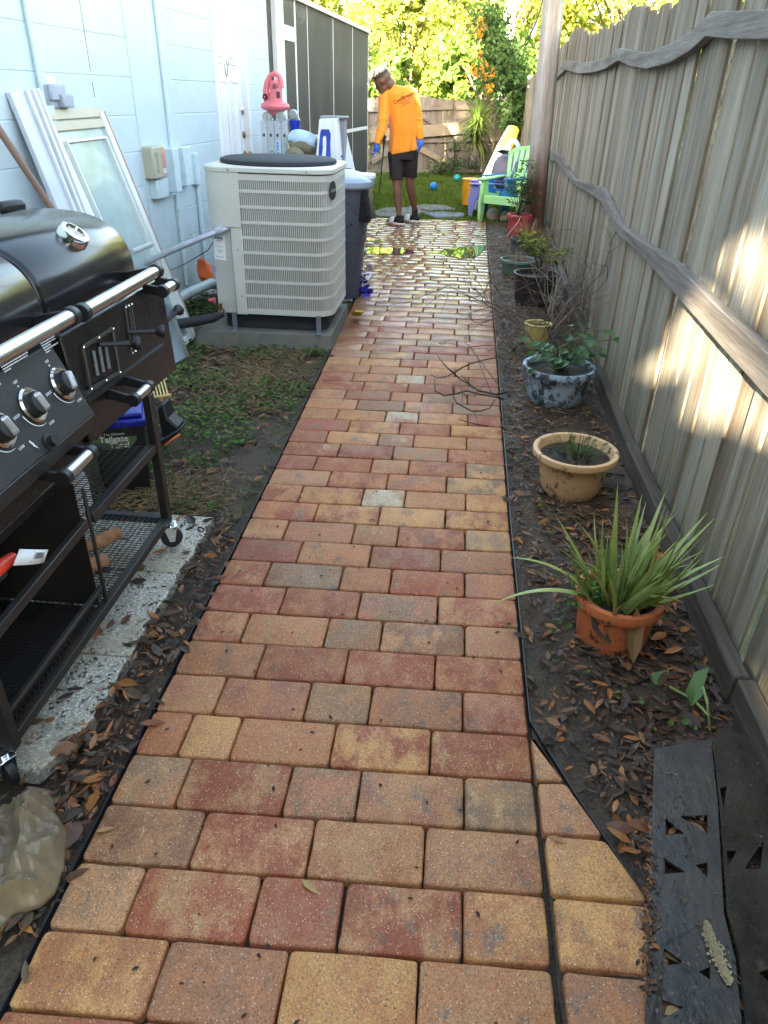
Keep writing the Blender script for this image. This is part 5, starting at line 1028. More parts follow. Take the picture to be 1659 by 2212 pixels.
b=MB(); b.prism([Bq(346,952,-.02),Bq(388,926,-.02),Bq(389,934,-.02),Bq(352,964,-.02),Bq(338,962,-.02),Bq(336,945,-.02)],(0,.12,0)); b.build('lip',m_blkp,t,bevel=.006)
b=MB(); b.bar(Bq(356,962,-.03),Bq(389,938,-.03),.012,.012); b.build('orange_edge',mat('orange rubber',(.80,.22,.06),.5),t,bevel=.004)
t.name='scoop'
# lighter with bar-code tag lying on the shelf
p=X(12,1220,-1.03); lt=thing('lighter','red and black lighter with white barcode tag on the cart\'s shelf rail','lighter',p)
b=MB(); b.tube([X(-25,1245,-1.03),X(0,1224,-1.03),X(28,1203,-1.03)],[.02,.019,.013],12); b.build('barrel',mat('red plastic',(.65,.04,.02),.35),lt); b=MB(); b.tube([X(-30,1262,-1.03),X(2,1236,-1.03)],.017,10); b.build('grip',m_blkp,lt)
Q4=[X(28,1222,-1.0),X(42,1186,-1.0),X(104,1187,-.985),X(95,1215,-.985)]; b=MB(); N=10; vs=[]
for i in range(N+1):
    a=Q4[0].lerp(Q4[3],i/N);c2=Q4[1].lerp(Q4[2],i/N); bnd=Vector((.012*math.sin(i/N*PI),0,0)); vs+=[a+bnd,c2+bnd]
b.add(vs,[(2*i,2*i+1,2*i+3,2*i+2) for i in range(N)]); tgp=b.build('barcode_tag',m_paper,lt,smooth=180); s_=tgp.modifiers.new('t','SOLIDIFY'); s_.thickness=.0006
b=MB(); rq=random.Random(2); f=.42
while f<.80:
    w_=rq.choice((.008,.012,.02)); L=lambda s,h:Q4[0].lerp(Q4[3],s).lerp(Q4[1].lerp(Q4[2],s),h)+Vector((.012*math.sin(s*PI)+.0015,-.0006,.0003)); b.add([L(f,.38),L(f+w_,.38),L(f+w_,.82),L(f,.82)],[(0,1,2,3)]); f+=w_+rq.choice((.008,.012))
for h in (.14,.22,.90): b.add([L(.35,h),L(.85,h),L(.85,h+.03),L(.35,h+.03)],[(0,1,2,3)])
b.build('barcode',m_ink,tgp,flat=True)
# tarp heap
m_tarp=mat('mud-stained tan plastic sheet',(.20,.145,.085),.34,var=.25,vs=6,dirt=(.06,.04,.025),dirtamt=.8,ds=9,bump=.2,bs=30,bd=.006)
out=[G(*q) for q in ((-60,1775),(0,1765),(60,1700),(112,1708),(118,1752),(150,1805),(140,1880),(120,1935),(90,1965),(30,1985),(-10,2015),(-60,2030))]
cen=sum(out,Vector())/len(out); b=MB(); N=len(out); rings=[]; 
fq=random.Random(12); FOLD=[(cen.x+fq.uniform(-.14,.16),cen.y+fq.uniform(-.16,.16),fq.choice((1.2,1.5,1.9,.4,2.6))+fq.uniform(-.25,.25),fq.uniform(.008,.045),fq.uniform(.005,.024)) for _ in range(26)]
def tz(p,f):
    r_=sum(max(0,1-abs((p.x-c0)*math.cos(a)+(p.y-c1)*math.sin(a))/w_)*h_ for c0,c1,a,w_,h_ in FOLD)+noise.noise(Vector((p.x*30,p.y*30,1)))*.006
    return (.010+.030*min(1,(1-f)*2.2)+r_*min(1,(1-f)*5+.15))
M_=26; vs=[]; segs=8
edge=[out[i].lerp(out[(i+1)%N],k/segs) for i in range(N) for k in range(segs)]
for j in range(M_+1):
    f=j/M_
    for e in edge: p=cen.lerp(e,f); vs.append(Vector((p.x,p.y,tz(p,f)-.01)))
K=len(edge); b.add(vs,[(j*K+i,j*K+(i+1)%K,(j+1)*K+(i+1)%K,(j+1)*K+i) for j in range(M_) for i in range(K)]); o=b.build('crumpled_tarp',m_tarp,smooth=16); s_=o.modifiers.new('t','SOLIDIFY'); s_.thickness=.002; tag(o,'crumpled muddy tan plastic sheet at the left edge by the slabs','tarp')
# ============================================================ POTTED PLANTS
def potmat(nm,c,c2=None,amt=.9,sc=30,lo=.55,hi=.60):
    t=NT(nm); n=t.noise(5,4); base=t.mix(t.ramp(n,.3,.7),t.mix(1,c,(.82,)*3,'MULTIPLY'),c); m=t.noise((sc,sc,sc*.8),7,.75); lowz=t.n('SeparateXYZ'); t.L(t.tc,lowz.inputs[0]); big=t.noise(7,3,loc=(5,1,1))
    f=t.math('MULTIPLY',t.ramp(t.math('ADD',m,t.ramp(big,.3,.7,-.08,.07)),lo,hi),amt); c_=t.mix(f,base,c2 or (.025,.02,.015)); t.set(col=c_,rough=.5); t.bump(m,.2,.003); return t.m
m_potsoil=soilmat('potting soil',(.02,.015,.01),(.05,.04,.03))
def pot(nm,lbl,x,y,rt_,rb_,h,m,z0=-.025,rim=.018,foot=None,group=None,tilt=None,soilz=.85,rimh=.03):
    t=thing(nm,lbl,'plant pot',(x,y,z0),group); b=MB(); n=40
    pr=[(0,0),(rb_*.96,0),(rb_,.01)]; 
    for k in range(1,6): f=k/6; pr.append((rb_+(rt_-rim-rb_)*(f**.7),h*f*.88))
    pr+=[(rt_-rim*.9,h-rimh*1.5),(rt_-rim*.8,h-rimh),(rt_-.002,h-rimh+.002),(rt_,h-rimh*.5),(rt_-.003,h-.002),(rt_-.010,h),(rt_-.022,h-.002),(rt_-.026,h-.01),(rt_-rim-.015,h*.6)]
    b.lathe(pr,(x,y,z0),n,tilt); o=b.build('pot',m,t,smooth=50)
    b=MB(); b.lathe([(0,h*soilz+.008),(rt_*.5,h*soilz+.004),(rt_-rim-.004,h*soilz)],(x,y,z0),24,tilt); b.build('soil',m_potsoil,t); return t
PG='plant pots standing in the bed along the fence'
pr_=random.Random(31)
# aloe
m_terra=potmat('terracotta plastic',(.62,.17,.06),sc=26,lo=.58,hi=.62); ax_,ay_=.598,1.885
ap=pot('flower_pot','terracotta orange pot spattered with mud and overflowing with spiky aloe',ax_,ay_,.140,.108,.19,m_terra,group=PG,rimh=.035)
m_aloe=NT('aloe leaf'); v=m_aloe.vor(170); cc_=m_aloe.mix(m_aloe.ramp(m_aloe.noise(6,3),.3,.7),(.17,.25,.07),(.30,.36,.12)); cc_=m_aloe.mix(1,cc_,m_aloe.attr(),'MULTIPLY'); cc_=m_aloe.mix(m_aloe.ramp(v,.32,.18,0,.6),cc_,(.50,.52,.30)); m_aloe.set(col=cc_,rough=.38); m_aloe=m_aloe.m
def blade(b,p,d,L,w_,droop,col,n=9,curl=0,thick=.45,nz_=.35):
    p=Vector(p); d=Vector(d).normalized(); sd=d.cross(Vector((0,0,1)))
    if sd.length<.05: sd=Vector((1,0,0))
    sd.normalize(); rings=[]; q=p.copy()
    for i in range(n+1):
        f=i/n; r=w_*(1-f**1.5)*(.85+.15*math.sin(f*PI))+.0008; up=sd.cross(d).normalized()
        if i==n: r=.0004
        rings.append([q+sd*r,q+up*r*.15,q-sd*r,q-up*r*thick*1.6]); q=q+d*(L/n); d=(d+Vector((0,0,-droop/n))+sd*curl/n).normalized()
    b.loft(rings,True,0,col)
b=MB(); top=Vector((ax_,ay_,.135))
for i in range(100):
    a=pr_.uniform(0,2*PI); r=pr_.uniform(0,.085); e=pr_.choice((pr_.uniform(1.0,1.45),pr_.uniform(.75,1.2))); L=pr_.uniform(.14,.33)*(1.08 if math.cos(a)>0 else .92); g_=pr_.uniform(.6,1.3); yel=pr_.random()<.15
    d=(math.cos(a)*math.cos(e),math.sin(a)*math.cos(e),math.sin(e)); blade(b,top+Vector((math.cos(a)*r,math.sin(a)*r,-.02)),d,L,pr_.uniform(.0065,.0105),pr_.choice((-.7,-.3,.2,.6,1.0))*pr_.uniform(.6,1),(g_*(1.5 if yel else 1),g_*(1.05 if yel else 1),g_*.8),curl=pr_.uniform(-.6,.6),thick=.8)
for (a,e,L,dr) in ((190,.55,.36,1.25),(178,.85,.33,1.1),(15,.6,.30,.2),(35,.8,.36,.1),(5,.5,.27,-.3),(60,1.0,.36,.2),(25,.9,.35,.15),(-20,.6,.24,-.2),(100,1.25,.36,.1),(75,1.2,.33,.3),(150,1.0,.30,.3)):
    a=R(a); blade(b,top+Vector((math.cos(a)*.07,math.sin(a)*.05,-.01)),(math.cos(a)*math.cos(e),math.sin(a)*math.cos(e),math.sin(e)),L,.013,dr,(1.2,1.1,.8),n=12)
b.build('aloe_leaves',m_aloe,ap,smooth=50)
b=MB(); b.leaf((ax_+.02,ay_-.12,.20),(.12,-.10,-1),(0,-1,.2),.21,.05,(.30,.17,.08)); b.leaf((ax_-.10,ay_-.09,.13),(.5,-.2,-.6),(0,-1,.2),.11,.035,(.09,.06,.04)); b.build('dead_leaf',mat('dead blade',(.40,.26,.13),.7,attr=True),ap)
b=MB()
for i in range(70): a=pr_.uniform(0,6.3); b.leaf((ax_-.10+pr_.gauss(0,.03),ay_-.03+pr_.gauss(0,.03),.17+pr_.gauss(0,.03)),(math.cos(a),math.sin(a),.3),(0,0,1),.028,.012,(.9,1.2,1))
b.build('weed',m_clov,ap,flat=True)
# tan pot
tp=pot('flower_pot','yellow ochre wide-rimmed pot splashed with soil and holding a grass tuft',.592,2.90,.186,.118,.215,potmat('cream ochre plastic',(.68,.43,.22),sc=30,lo=.56,hi=.61),group=PG,rimh=.03,soilz=.82,rim=.03)
def tuft(par,nm,c,n,r,L,m,col,dr=.8,w_=.0016,up=(.6,1.4)):
    b=MB()
    for i in range(n):
        a=pr_.uniform(0,6.3); e=pr_.uniform(*up); g_=pr_.uniform(.6,1.3); rr_=pr_.uniform(0,r); p=Vector(c)+Vector((math.cos(a)*rr_,math.sin(a)*rr_,0)); blade(b,p,(math.cos(a)*math.cos(e),math.sin(a)*math.cos(e),math.sin(e)),L*pr_.uniform(.5,1.2),w_,dr,[k*g_ for k in col],n=5)
    return b.build(nm,m,par)
m_gt=leafmat('grass tuft',(.07,.11,.025),(.12,.17,.05),.2)
tuft(tp,'grass',(.60,2.91,.155),110,.09,.09,m_gt,(1,1,1)); 
b=MB()
for i in range(60): a=pr_.uniform(0,6.3); r=pr_.uniform(0,.13); b.leaf((.592+math.cos(a)*r,2.90+math.sin(a)*r,.156),(math.cos(a*3),math.sin(a*3),.1),(0,0,1),.03,.01,[k*.6 for k in pr_.choice(LC)])
b.build('dead_leaf',m_lit,tp,flat=True)
# blue pot with broad leaves
bp_=pot('flower_pot','pale blue pot with peeling black-stained paint and broad green leaves',.648,4.02,.208,.145,.225,potmat('pale blue paint',(.36,.46,.58),(.02,.025,.03),sc=24,lo=.48,hi=.53),group=PG,rimh=.035)
m_broad=leafmat('broad leaves',(.05,.11,.03),(.09,.17,.06),.25,.4)
b=MB(); bs=MB()
for i in range(46):
    a=pr_.uniform(0,6.3); r=pr_.uniform(.02,.22); z=pr_.uniform(.18,.42); c=Vector((.66+math.cos(a)*r+(.04 if pr_.random()<.5 else 0),4.02+math.sin(a)*r*.8,z)); bs.tube([(.65,4.02,.15),(c.x*.5+.325,c.y*.5+2.01,z*.8+.05),c],.0025,5); g_=pr_.uniform(.7,1.3); b.leaf(c,(math.cos(a),math.sin(a),-.25),(pr_.uniform(-.3,.3),pr_.uniform(-.6,0),1),pr_.uniform(.05,.085),.055,(g_,g_,g_*1.1),fold=.12)
b.build('leaves',m_broad,bp_,flat=True); bs.build('stems',m_gt,bp_)
yb_=pot('bucket','small pale yellow bucket half hidden under bare branches','.' and .627,5.06,.098,.078,.185,potmat('yellow bucket',(.55,.42,.14),(.35,.2,.1),sc=9,lo=.5,hi=.7,amt=.6),group=PG,rim=.006,rimh=.012)
bk=pot('flower_pot','large black nursery pot with a yellow-green leafy plant',.715,6.33,.195,.15,.27,mat('nursery pot black',(.02,.02,.022),.45,dirt=(.06,.05,.04),dirtamt=.5),group=PG,rim=.01,rimh=.02)
m_ygl=leafmat('yellow-green leaves',(.20,.26,.04),(.32,.36,.07),.35)
def bush(par,c,rad,n,L,m,stems=10,fl=None,seed=1,cols=(1,1,1),nm='foliage'):
    rn=random.Random(seed); b=MB(); s=MB(); tips=[]; c=Vector(c)
    for i in range(stems):
        a=rn.uniform(0,6.3); t_=c+Vector((math.cos(a)*rad[0]*rn.uniform(.3,1),math.sin(a)*rad[1]*rn.uniform(.3,1),rad[2]*rn.uniform(.35,1))); mid=c.lerp(t_,.5)+Vector((0,0,rad[2]*.12)); s.tube([c,mid,t_],[.004,.003,.0015],5); tips.append((mid,t_))
    for i in range(n):
        m_,t_=rn.choice(tips); p=m_.lerp(t_,rn.uniform(0,1.05))+Vector((rn.gauss(0,.018),rn.gauss(0,.018),rn.gauss(0,.015))); a=rn.uniform(0,6.3); g_=rn.uniform(.6,1.35); b.leaf(p,(math.cos(a),math.sin(a),rn.uniform(-.5,.4)),(rn.uniform(-.5,.5),rn.uniform(-.5,.5),1),L*rn.uniform(.6,1.2),L*.45,[k*g_ for k in cols])
    b.build(nm,m,par,flat=True); s.build('stems',m_bark,par)
    if fl:
        f=MB()
        for i in range(fl[0]): m_,t_=rn.choice(tips); p=t_+Vector((rn.gauss(0,.03),rn.gauss(0,.03),rn.gauss(0,.02))); [f.leaf(p,(math.cos(k*1.26),math.sin(k*1.26),.4),(0,0,1),fl[2],fl[2]*.7) for k in range(5)]
        f.build('flowers',fl[1],par,flat=True)
bush(bk,(.75,6.33,.22),(.26,.25,.36),420,.05,m_ygl,16,seed=3)
gb=pot('flower_pot','low green glazed bowl-shaped pot behind the black nursery pot',.66,7.52,.19,.14,.16,potmat('green glaze',(.10,.19,.15),(.15,.08,.05),sc=9,lo=.5,hi=.65),group=PG,rimh=.03)
tuft(gb,'dry_stalks',(.66,7.52,.12),40,.1,.12,m_straw,(.3,.2,.1),.3)
dg=pot('flower_pot','dark slate grey pot with reddish dry grass by the utility pole',.757,8.36,.148,.115,.23,mat('slate plastic',(.05,.06,.065),.5,dirt=(.12,.12,.11),dirtamt=.5),group=PG)
tuft(dg,'dry_grass',(.80,8.36,.19),260,.12,.22,m_straw,(.34,.20,.11),.5,up=(.5,1.4))
rdp=pot('flower_pot','deep pink-red pot with a small flowering shrub beside the utility pole',.815,9.88,.160,.128,.275,potmat('crimson plastic',(.45,.04,.07),(.10,.02,.02),sc=8,lo=.62,hi=.66,amt=.6),group=PG,rimh=.045)
m_shr=leafmat('shrub leaves',(.05,.10,.03),(.10,.16,.05),.25)
bush(rdp,(.79,9.88,.22),(.30,.24,.48),900,.035,m_shr,22,(10,mat('pink petals',(.75,.25,.45),.5),.012),seed=5); 
b=MB(); 
for i in range(5): b.tube([(.80+i*.02,9.86,.3),(.82+i*.03,9.86,.62),(.80+i*.045,9.84,.78+.03*i)],.003,5)
for i in range(40): a=pr_.uniform(0,6.3); b.leaf((.84+pr_.gauss(0,.06),9.85,.62+pr_.uniform(0,.24)),(math.cos(a),math.sin(a),.3),(0,-.6,1),.065,.028,(1.3,1.5,1))
b.build('young_shoots',m_broad,rdp,flat=True)
b=MB()
Q=[Y(1104,467,9.70),Y(1113,466,9.70),Y(1124,470,9.70),Y(1118,482,9.66),Y(1104,498,9.64),Y(1094,512,9.6)]
b.tube(Q,[.006,.006,.007,.006,.006,.005],6); b.tube([Q[2],Y(1127,466,9.68)],.005,5); tag(b.build('lichen_twig',mat('lichen bark',(.42,.36,.32),.9)),'pale crooked lichen-covered twig in front of the red pot','twig')
# bare shrub
m_twig=mat('bare twig bark',(.11,.075,.055),.8,var=.35,vs=15); m_lich=mat('lichen twig',(.26,.23,.20),.9,var=.4,vs=60,bump=.5,bs=300)
br=random.Random(77)
def clampx(p): p.x=min(p.x,fx(p.y)-.05); p.z=max(p.z,.0); return p
def branch(b,p,d,L,r,lvl,mi):
    n=7; pts=[p.copy()]; q=p.copy(); d=d.normalized()
    for i in range(n):
        d=(d+Vector((br.gauss(0,.13),br.gauss(0,.13),br.gauss(0,.10)-.07))).normalized(); q=q+d*L/n
        if q.z<.02: q.z=.02; d.z=abs(d.z)
        q.x=min(q.x,fx(q.y)-.04); pts.append(q.copy())
        if lvl>0 and i>0 and br.random()<.62:
            s=(d+Vector((br.gauss(0,.7),br.gauss(0,.7),br.gauss(0,.5)))).normalized(); branch(b,q,s,L*br.uniform(.3,.55),r*.6,lvl-1,mi)
    b.tube(pts,[r*(1-.65*i/n) for i in range(n+1)],5,mi=mi)
sh=thing('bare_shrub','tangle of bare grey-brown branches sprawling over the bed between the blue and black pots','shrub',(.72,5.3,-.02))
b=MB()
for i in range(30):
    o=Vector(br.choice(((.72,5.15,.02),(.78,5.7,.02),(.66,4.75,.02),(.80,5.35,.02)))); a=br.uniform(0,2*PI); e=br.uniform(.15,1.15)
    branch(b,o,Vector((math.cos(a)*math.cos(e)*.75,math.sin(a)*math.cos(e),math.sin(e))),br.uniform(.45,.85),br.uniform(.0035,.006),2,0 if br.random()<.75 else 1)
for i in range(10): a=br.uniform(.3,2.6); branch(b,Vector((.75,5.4+br.uniform(-.5,.5),.1)),Vector((math.cos(a)*.55,math.sin(a)*.3-.1,1)),br.uniform(.5,.75),.0035,1,1)
b.build('branches',[m_twig,m_lich],sh)
def zb(a,c): return ((1400+a*.3978)/1.507,(600+c*.3978)/1.507)
b=MB()
for L_,r0 in (([(620,1700),(540,1720),(400,1690),(330,1640),(240,1590),(190,1545),(120,1480),(60,1400)],.0075),([(190,1545),(260,1500),(330,1470),(430,1440),(530,1420),(600,1415)],.006),([(210,1550),(140,1500),(120,1475)],.004),([(190,1545),(120,1580),(60,1585),(0,1555)],.004),([(600,1760),(540,1740),(400,1715),(300,1690),(190,1720),(110,1730),(40,1690),(35,1600)],.006),([(190,1720),(182,1660),(185,1620)],.003),([(190,1730),(220,1790),(340,1855),(420,1855),(490,1830),(530,1760)],.005),([(355,1855),(385,1920),(400,1990)],.0025),([(330,1640),(280,1590),(255,1560)],.003),([(262,1690),(300,1750),(262,1680),(265,1780)],.003),([(400,1690),(300,1640),(240,1665)],.003),([(360,1740),(400,1680),(470,1620)],.0025),([(480,1980),(360,1960),(240,1925)],.0035),([(300,1060),(340,1110),(420,1150),(520,1170)],.003),([(560,1640),(450,1500),(330,1330),(280,1290)],.003),([(500,1700),(440,1560),(380,1400),(350,1350),(290,1330)],.003)):
    pts=[]; 
    for k,q in enumerate(L_): pts.append(G(*zb(*q),.055+.035*math.sin(k*1.3)+(.03 if r0<.0055 else 0)))
    b.tube(pts,[r0*(1-.55*k/len(pts)) for k in range(len(pts))],6)
tag(b.build('fallen_branch',mat('dark wet bark',(.045,.028,.024),.5,var=.3)),'dark forked bare branch reaching out over the right side of the brick path','branch')
# arrow leaf plant
al=thing('arrow_leaf_plant','two arrow-shaped green leaves on thin stalks near the lower right mat','plant',G(1535,1590,-.02)); r0=G(1535,1590,-.02); b=MB()
b.tube([r0,Y(1530,1545,1.50),Y(1500,1512,1.56),Y(1436,1478,1.66)],.0035,6); b.tube([r0,Y(1528,1520,1.52),Y(1519,1484,1.57)],.0035,6); b.build('stalks',mat('stalk',(.22,.30,.08),.5),al)
def pl_leaf(pts,ys): return [Y(u,v,y) for (u,v),y in zip(pts,ys)]
for P_,lb in ((pl_leaf([(1445,1447),(1440,1478),(1412,1500),(1366,1505),(1378,1480),(1405,1455)],[1.70,1.66,1.64,1.63,1.66,1.70]),None),(pl_leaf([(1532,1441),(1521,1480),(1520,1500),(1494,1526),(1481,1492),(1500,1452)],[1.62,1.58,1.56,1.54,1.57,1.62]),None)):
    b=MB(); c=sum(P_,Vector())/len(P_)-Vector((0,0,.006)); b.add([c]+P_,[(0,i+1,(i+1)%len(P_)+1) for i in range(len(P_))]); b.build('leaf_blade',leafmat('glossy arrow leaf',(.08,.15,.03),(.12,.20,.045),.2,.35,attr=False),al,subd=0)
# black moulded mats lower right
def fill2d(outer,holes,zf,mb,mi=0):
    cu=bpy.data.curves.new('f','CURVE'); cu.dimensions='2D'; cu.fill_mode='BOTH'
    for L_ in [outer]+holes:
        sp=cu.splines.new('POLY'); sp.points.add(len(L_)-1); sp.use_cyclic_u=True
        for i,p in enumerate(L_): sp.points[i].co=(p[0],p[1],0,1)
    cu.extrude=.004
    o=bpy.data.objects.new('f',cu); C.objects.link(o); dg=bpy.context.evaluated_depsgraph_get(); dg.update(); e=o.evaluated_get(dg); me=e.to_mesh()
    mb.add([(v.co.x,v.co.y,zf(v.co.x,v.co.y)+v.co.z) for v in me.vertices],[tuple(p.vertices) for p in me.polygons],mi); e.to_mesh_clear(); bpy.data.objects.remove(o); bpy.data.curves.remove(cu)
def zm(a,c): return ((2000+a/2.25)/1.507,(2350+c/2.25)/1.507)
t=NT('wet black moulded plastic'); n=t.noise(5,8,.75); c=t.mix(t.ramp(n,.35,.65),(.016,.013,.011),(.052,.040,.028)); c=t.mix(t.ramp(t.noise(22,7,.8,loc=(1,2,3)),.55,.7,0,.6),c,(.11,.085,.055)); t.set(col=c,rough=t.ramp(t.noise(4,6,.7,loc=(3,3,3)),.40,.62,.14,.6)); t.bump(t.noise((30,18,30),5,.7),.5,.006); m_mat=t.m
GZ=lambda u,v,z=.022:G(u,v,z)
XSC=1.28
def big(tri): c0=sum(q[0] for q in tri)/3; c1=sum(q[1] for q in tri)/3; return [(c0+(q[0]-c0)*XSC,c1+(q[1]-c1)*XSC) for q in tri]
oc=[(p.x,p.y) for p in (GZ(1412,1622),GZ(1470,1616),GZ(1530,1610),GZ(1545,1740),GZ(1552,1850),GZ(1560,1980),GZ(1585,2080),GZ(1600,2230),GZ(1395,2240),GZ(1400,2050),GZ(1405,1850))]
hl=[[(p.x,p.y) for p in (GZ(*zm(*q)) for q in big(tri))] for tri in (((380,735),(380,830),(485,830)),((500,722),(655,725),(655,830)),((378,1025),(378,1110),(495,1108)),((600,1075),(665,1065),(665,1150)),((375,1670),(375,1770),(490,1760)),((625,1840),(690,1815),(690,1890)),((365,2040),(370,2150),(485,2090)))]
b=MB(); fill2d(oc,hl,lambda x,y:.014+max(0,x-.5)*.11,b); tag(b.build('drainage_mat',m_mat,flat=True),'wet black plastic mat with triangular cut-outs beside the path, lower right','mat')
oc2=[(p.x,p.y) for p in (GZ(1536,1608),GZ(1590,1560),GZ(1660,1650),GZ(1720,1800),GZ(1760,2240),GZ(1604,2240),GZ(1590,2080),GZ(1564,1980),GZ(1556,1850),GZ(1549,1740))]
hl2=[[(p.x,p.y) for p in (GZ(*zm(*q)) for q in big(tri))] for tri in (((765,530),(805,515),(785,650)),((810,995),(870,990),(815,1090)),((955,1095),(1070,920),(1050,1095)),((1045,1885),(1125,1855),(1125,1955)))]
b=MB(); fill2d(oc2,hl2,lambda x,y:.042-(x-.68)*.10,b); tag(b.build('drainage_mat',m_mat,flat=True),'dark moulded sheet between the black mat and the fence foot, lower right corner','mat')
b=MB(); rs_=random.Random(9); PC_=((640,1470),(665,1560),(705,1640),(740,1740),(780,1830),(815,1900))
for i in range(900):
    f=rs_.random()*4.999; k=int(f); f-=k; a_=PC_[k][0]*(1-f)+PC_[k+1][0]*f; c_=PC_[k][1]*(1-f)+PC_[k+1][1]*f; wd_=10+26*math.sin(PI*min(1,(k+f)/5)); p=GZ(*zm(a_+35+rs_.gauss(0,1)*wd_*.6,c_+rs_.uniform(-12,12)),.040); L=rs_.uniform(.003,.008); a=rs_.uniform(0,6.3); g_=rs_.uniform(.7,1.1)
    b.leaf(p-Vector((0,0,.004)),(math.cos(a),math.sin(a),.03),(0,0,1),L,L*.8,(.42*g_,.34*g_,.19*g_))
stuff(b.build('silt_deposit',m_lit,flat=True),'tan dried silt streak along the ridge of the black mat','silt')
for i,(a,c,L,ang,cc) in enumerate(((425,405,.05,-10,(.40,.20,.08)),(580,545,.055,20,(.33,.16,.12)),(425,800,.03,40,(.40,.20,.09)),(600,775,.045,-40,(.33,.2,.1)),(430,1730,.04,-30,(.30,.19,.1)),(425,2110,.04,30,(.42,.3,.14)),(870,2030,.05,-60,(.40,.2,.08)))):
    p=GZ(*zm(a,c),.030 if i<2 else .008); an=R(ang); b=MB(); b.leaf(p-Vector((math.cos(an),math.sin(an),0))*L/2,(math.cos(an),math.sin(an),.1),(0,0,1),L,L*.4,cc); tag(b.build('fallen_leaf',m_lit,flat=True),('orange-brown leaf on the upper end of the black mat','pinkish brown leaf lying across the black mat near its ridge','small leaf in the upper left triangular cut-out','leaf lying in the upper right triangular cut-out','tan leaf in the middle triangular cut-out','pale leaf in the lowest triangular cut-out at the bottom','orange leaf beside the mat ridge near the bottom right')[i],'leaf')
# ============================================================ BACK YARD THINGS
def chair(m,label,loc,rz,sc=1):
    t=thing('garden_chair',label,'chair',(0,0,0),'plastic garden chairs by the pole')
    # local: x right, -y front, z up
    b=MB(); N=7
    for k in range(N):
        f=(k-(N-1)/2)/((N-1)/2); x0=f*.19; x1=f*.27; ht=.99-.09*f*f; w0,w1=.047,.066
        p=lambda x,z,dy=0:Vector((x,.20+(z-.36)*.33+dy,z))
        b.hexa([p(x0-w0/2,.33),p(x0+w0/2,.33),p(x0+w0/2,.33,.016),p(x0-w0/2,.33,.016),p(x1-w1/2,ht),p(x1+w1/2,ht),p(x1+w1/2,ht,.016),p(x1-w1/2,ht,.016)])
    for z,w_ in ((.33,.44),(.62,.52)): b.box((0,.212+(z-.36)*.33,z),(w_,.014,.05))
    for k in range(12):
        f0,f1=-1+k/6,-1+(k+1)/6; p=lambda f,z:Vector((f*.27+(.033 if f>0 else -.033)*abs(f),.20+(z-.36)*.33,z)); b.bar(p(f0,.965-.09*f0*f0),p(f1,.965-.09*f1*f1),.012,.045,(0,0,1))
    b.build('backrest',m,t,bevel=.004)
    b=MB()
    for k in range(5): y=-.30+k*.115; b.box((0,y,.375-.03*k+(0 if k else -.01)),(.50,.106,.014),Matrix.Rotation(R(-14),3,'X'))
    b.box((0,-.352,.32),(.52,.014,.10)); b.build('seat',m,t,bevel=.004)
    for s in (-1,1):
        b=MB(); b.prism([(s*.27,-.36,.56),(s*.27,-.22,.56),(s*.27,-.20,.40),(s*.27,-.26,.28),(s*.275,-.31,.0),(s*.275,-.37,.0),(s*.275,-.40,.3)],(s*.05,0,0)); b.build('leg',m,t,bevel=.008)
        b=MB(); b.prism([(s*.27,.10,.40),(s*.27,.28,.36),(s*.28,.42,.0),(s*.28,.35,.0)],(s*.05,0,0)); b.build('leg',m,t,bevel=.008)
        b=MB(); b.prism([(s*.25,-.40,.565),(s*.25+s*.12,-.40,.565),(s*.25+s*.12,-.2,.57),(s*.25+s*.06,.28,.58),(s*.25,.28,.58)],(0,0,.025)); b.build('armrest',m,t,bevel=.008)
        b=MB(); b.box((s*.285,-.03,.33),(.03,.50,.09),Matrix.Rotation(R(-8),3,'X')); b.build('side_rail',m,t,bevel=.006)
    t.location=loc; t.rotation_euler=(0,0,R(rz)); t.scale=(sc,)*3; return t
m_lime=mat('lime green plastic',(.42,.82,.36),.35,var=.05); m_bluc=mat('blue plastic',(.02,.20,.50),.35); m_lav=mat('lavender plastic',(.24,.25,.66),.4,var=.05)
chair(m_lime,'lime green slatted plastic garden chair beside the pole',(.78,11.24,-.045),-30,1.0); chair(m_bluc,'blue plastic garden chair behind the lime green one',(.86,11.75,-.045),-60,.98); chair(m_lav,'lavender plastic garden chair left of the lime green one',(.50,11.75,-.045),-92,.82)
K0,K1=Y(1110,280,13.6),Y(1038,425,12.7); K0=K0+(K0-K1)*.02
kf=thing('inflatable_float','long white and yellow inflatable float leaning up to the vines','float',(K1.x,K1.y,-.04))
m_yel2=mat('yellow vinyl',(.85,.48,.04),.3); m_wv=mat('white vinyl',(.80,.80,.74),.3)
b=MB(); b.tube([K0.lerp(K1,f) for f in (0,.03,.12,.36)],[.05,.10,.115,.12],18); b.tube([K0.lerp(K1,f)+Vector((.09,.05,-.02)) for f in (.34,.6,.9,1)],[.07,.08,.08,.04],14); b.build('yellow_tube',m_yel2,kf)
b=MB(); b.tube([K0.lerp(K1,f) for f in (.355,.6,.85,.97,1)],[.121,.12,.11,.08,.04],18); b.tube([K0.lerp(K1,f)+Vector((-.06,0,.02)) for f in (.02,.3,.9)],[.05,.07,.05],12); b.build('white_tube',m_wv,kf)
b=MB(); N0=Y(1097,350,12.9); pts=[Y(u,v,12.9) for u,v in ((1093,372),(1092,340),(1098,312),(1108,304),(1118,312),(1122,335),(1116,360),(1108,372))]; b.tube(sm(pts,4),.035,12); tag(b.build('pool_noodle',mat('blue foam',(.18,.36,.62),.6)),'pale blue foam pool noodle bent into a loop behind the chairs','pool noodle')
b=MB(); b.tube([Y(1102,370,12.7),Y(1101,312,12.7)],.012,8); tag(b.build('white_rod',m_wht),'thin white rod standing inside the blue noodle loop','rod')
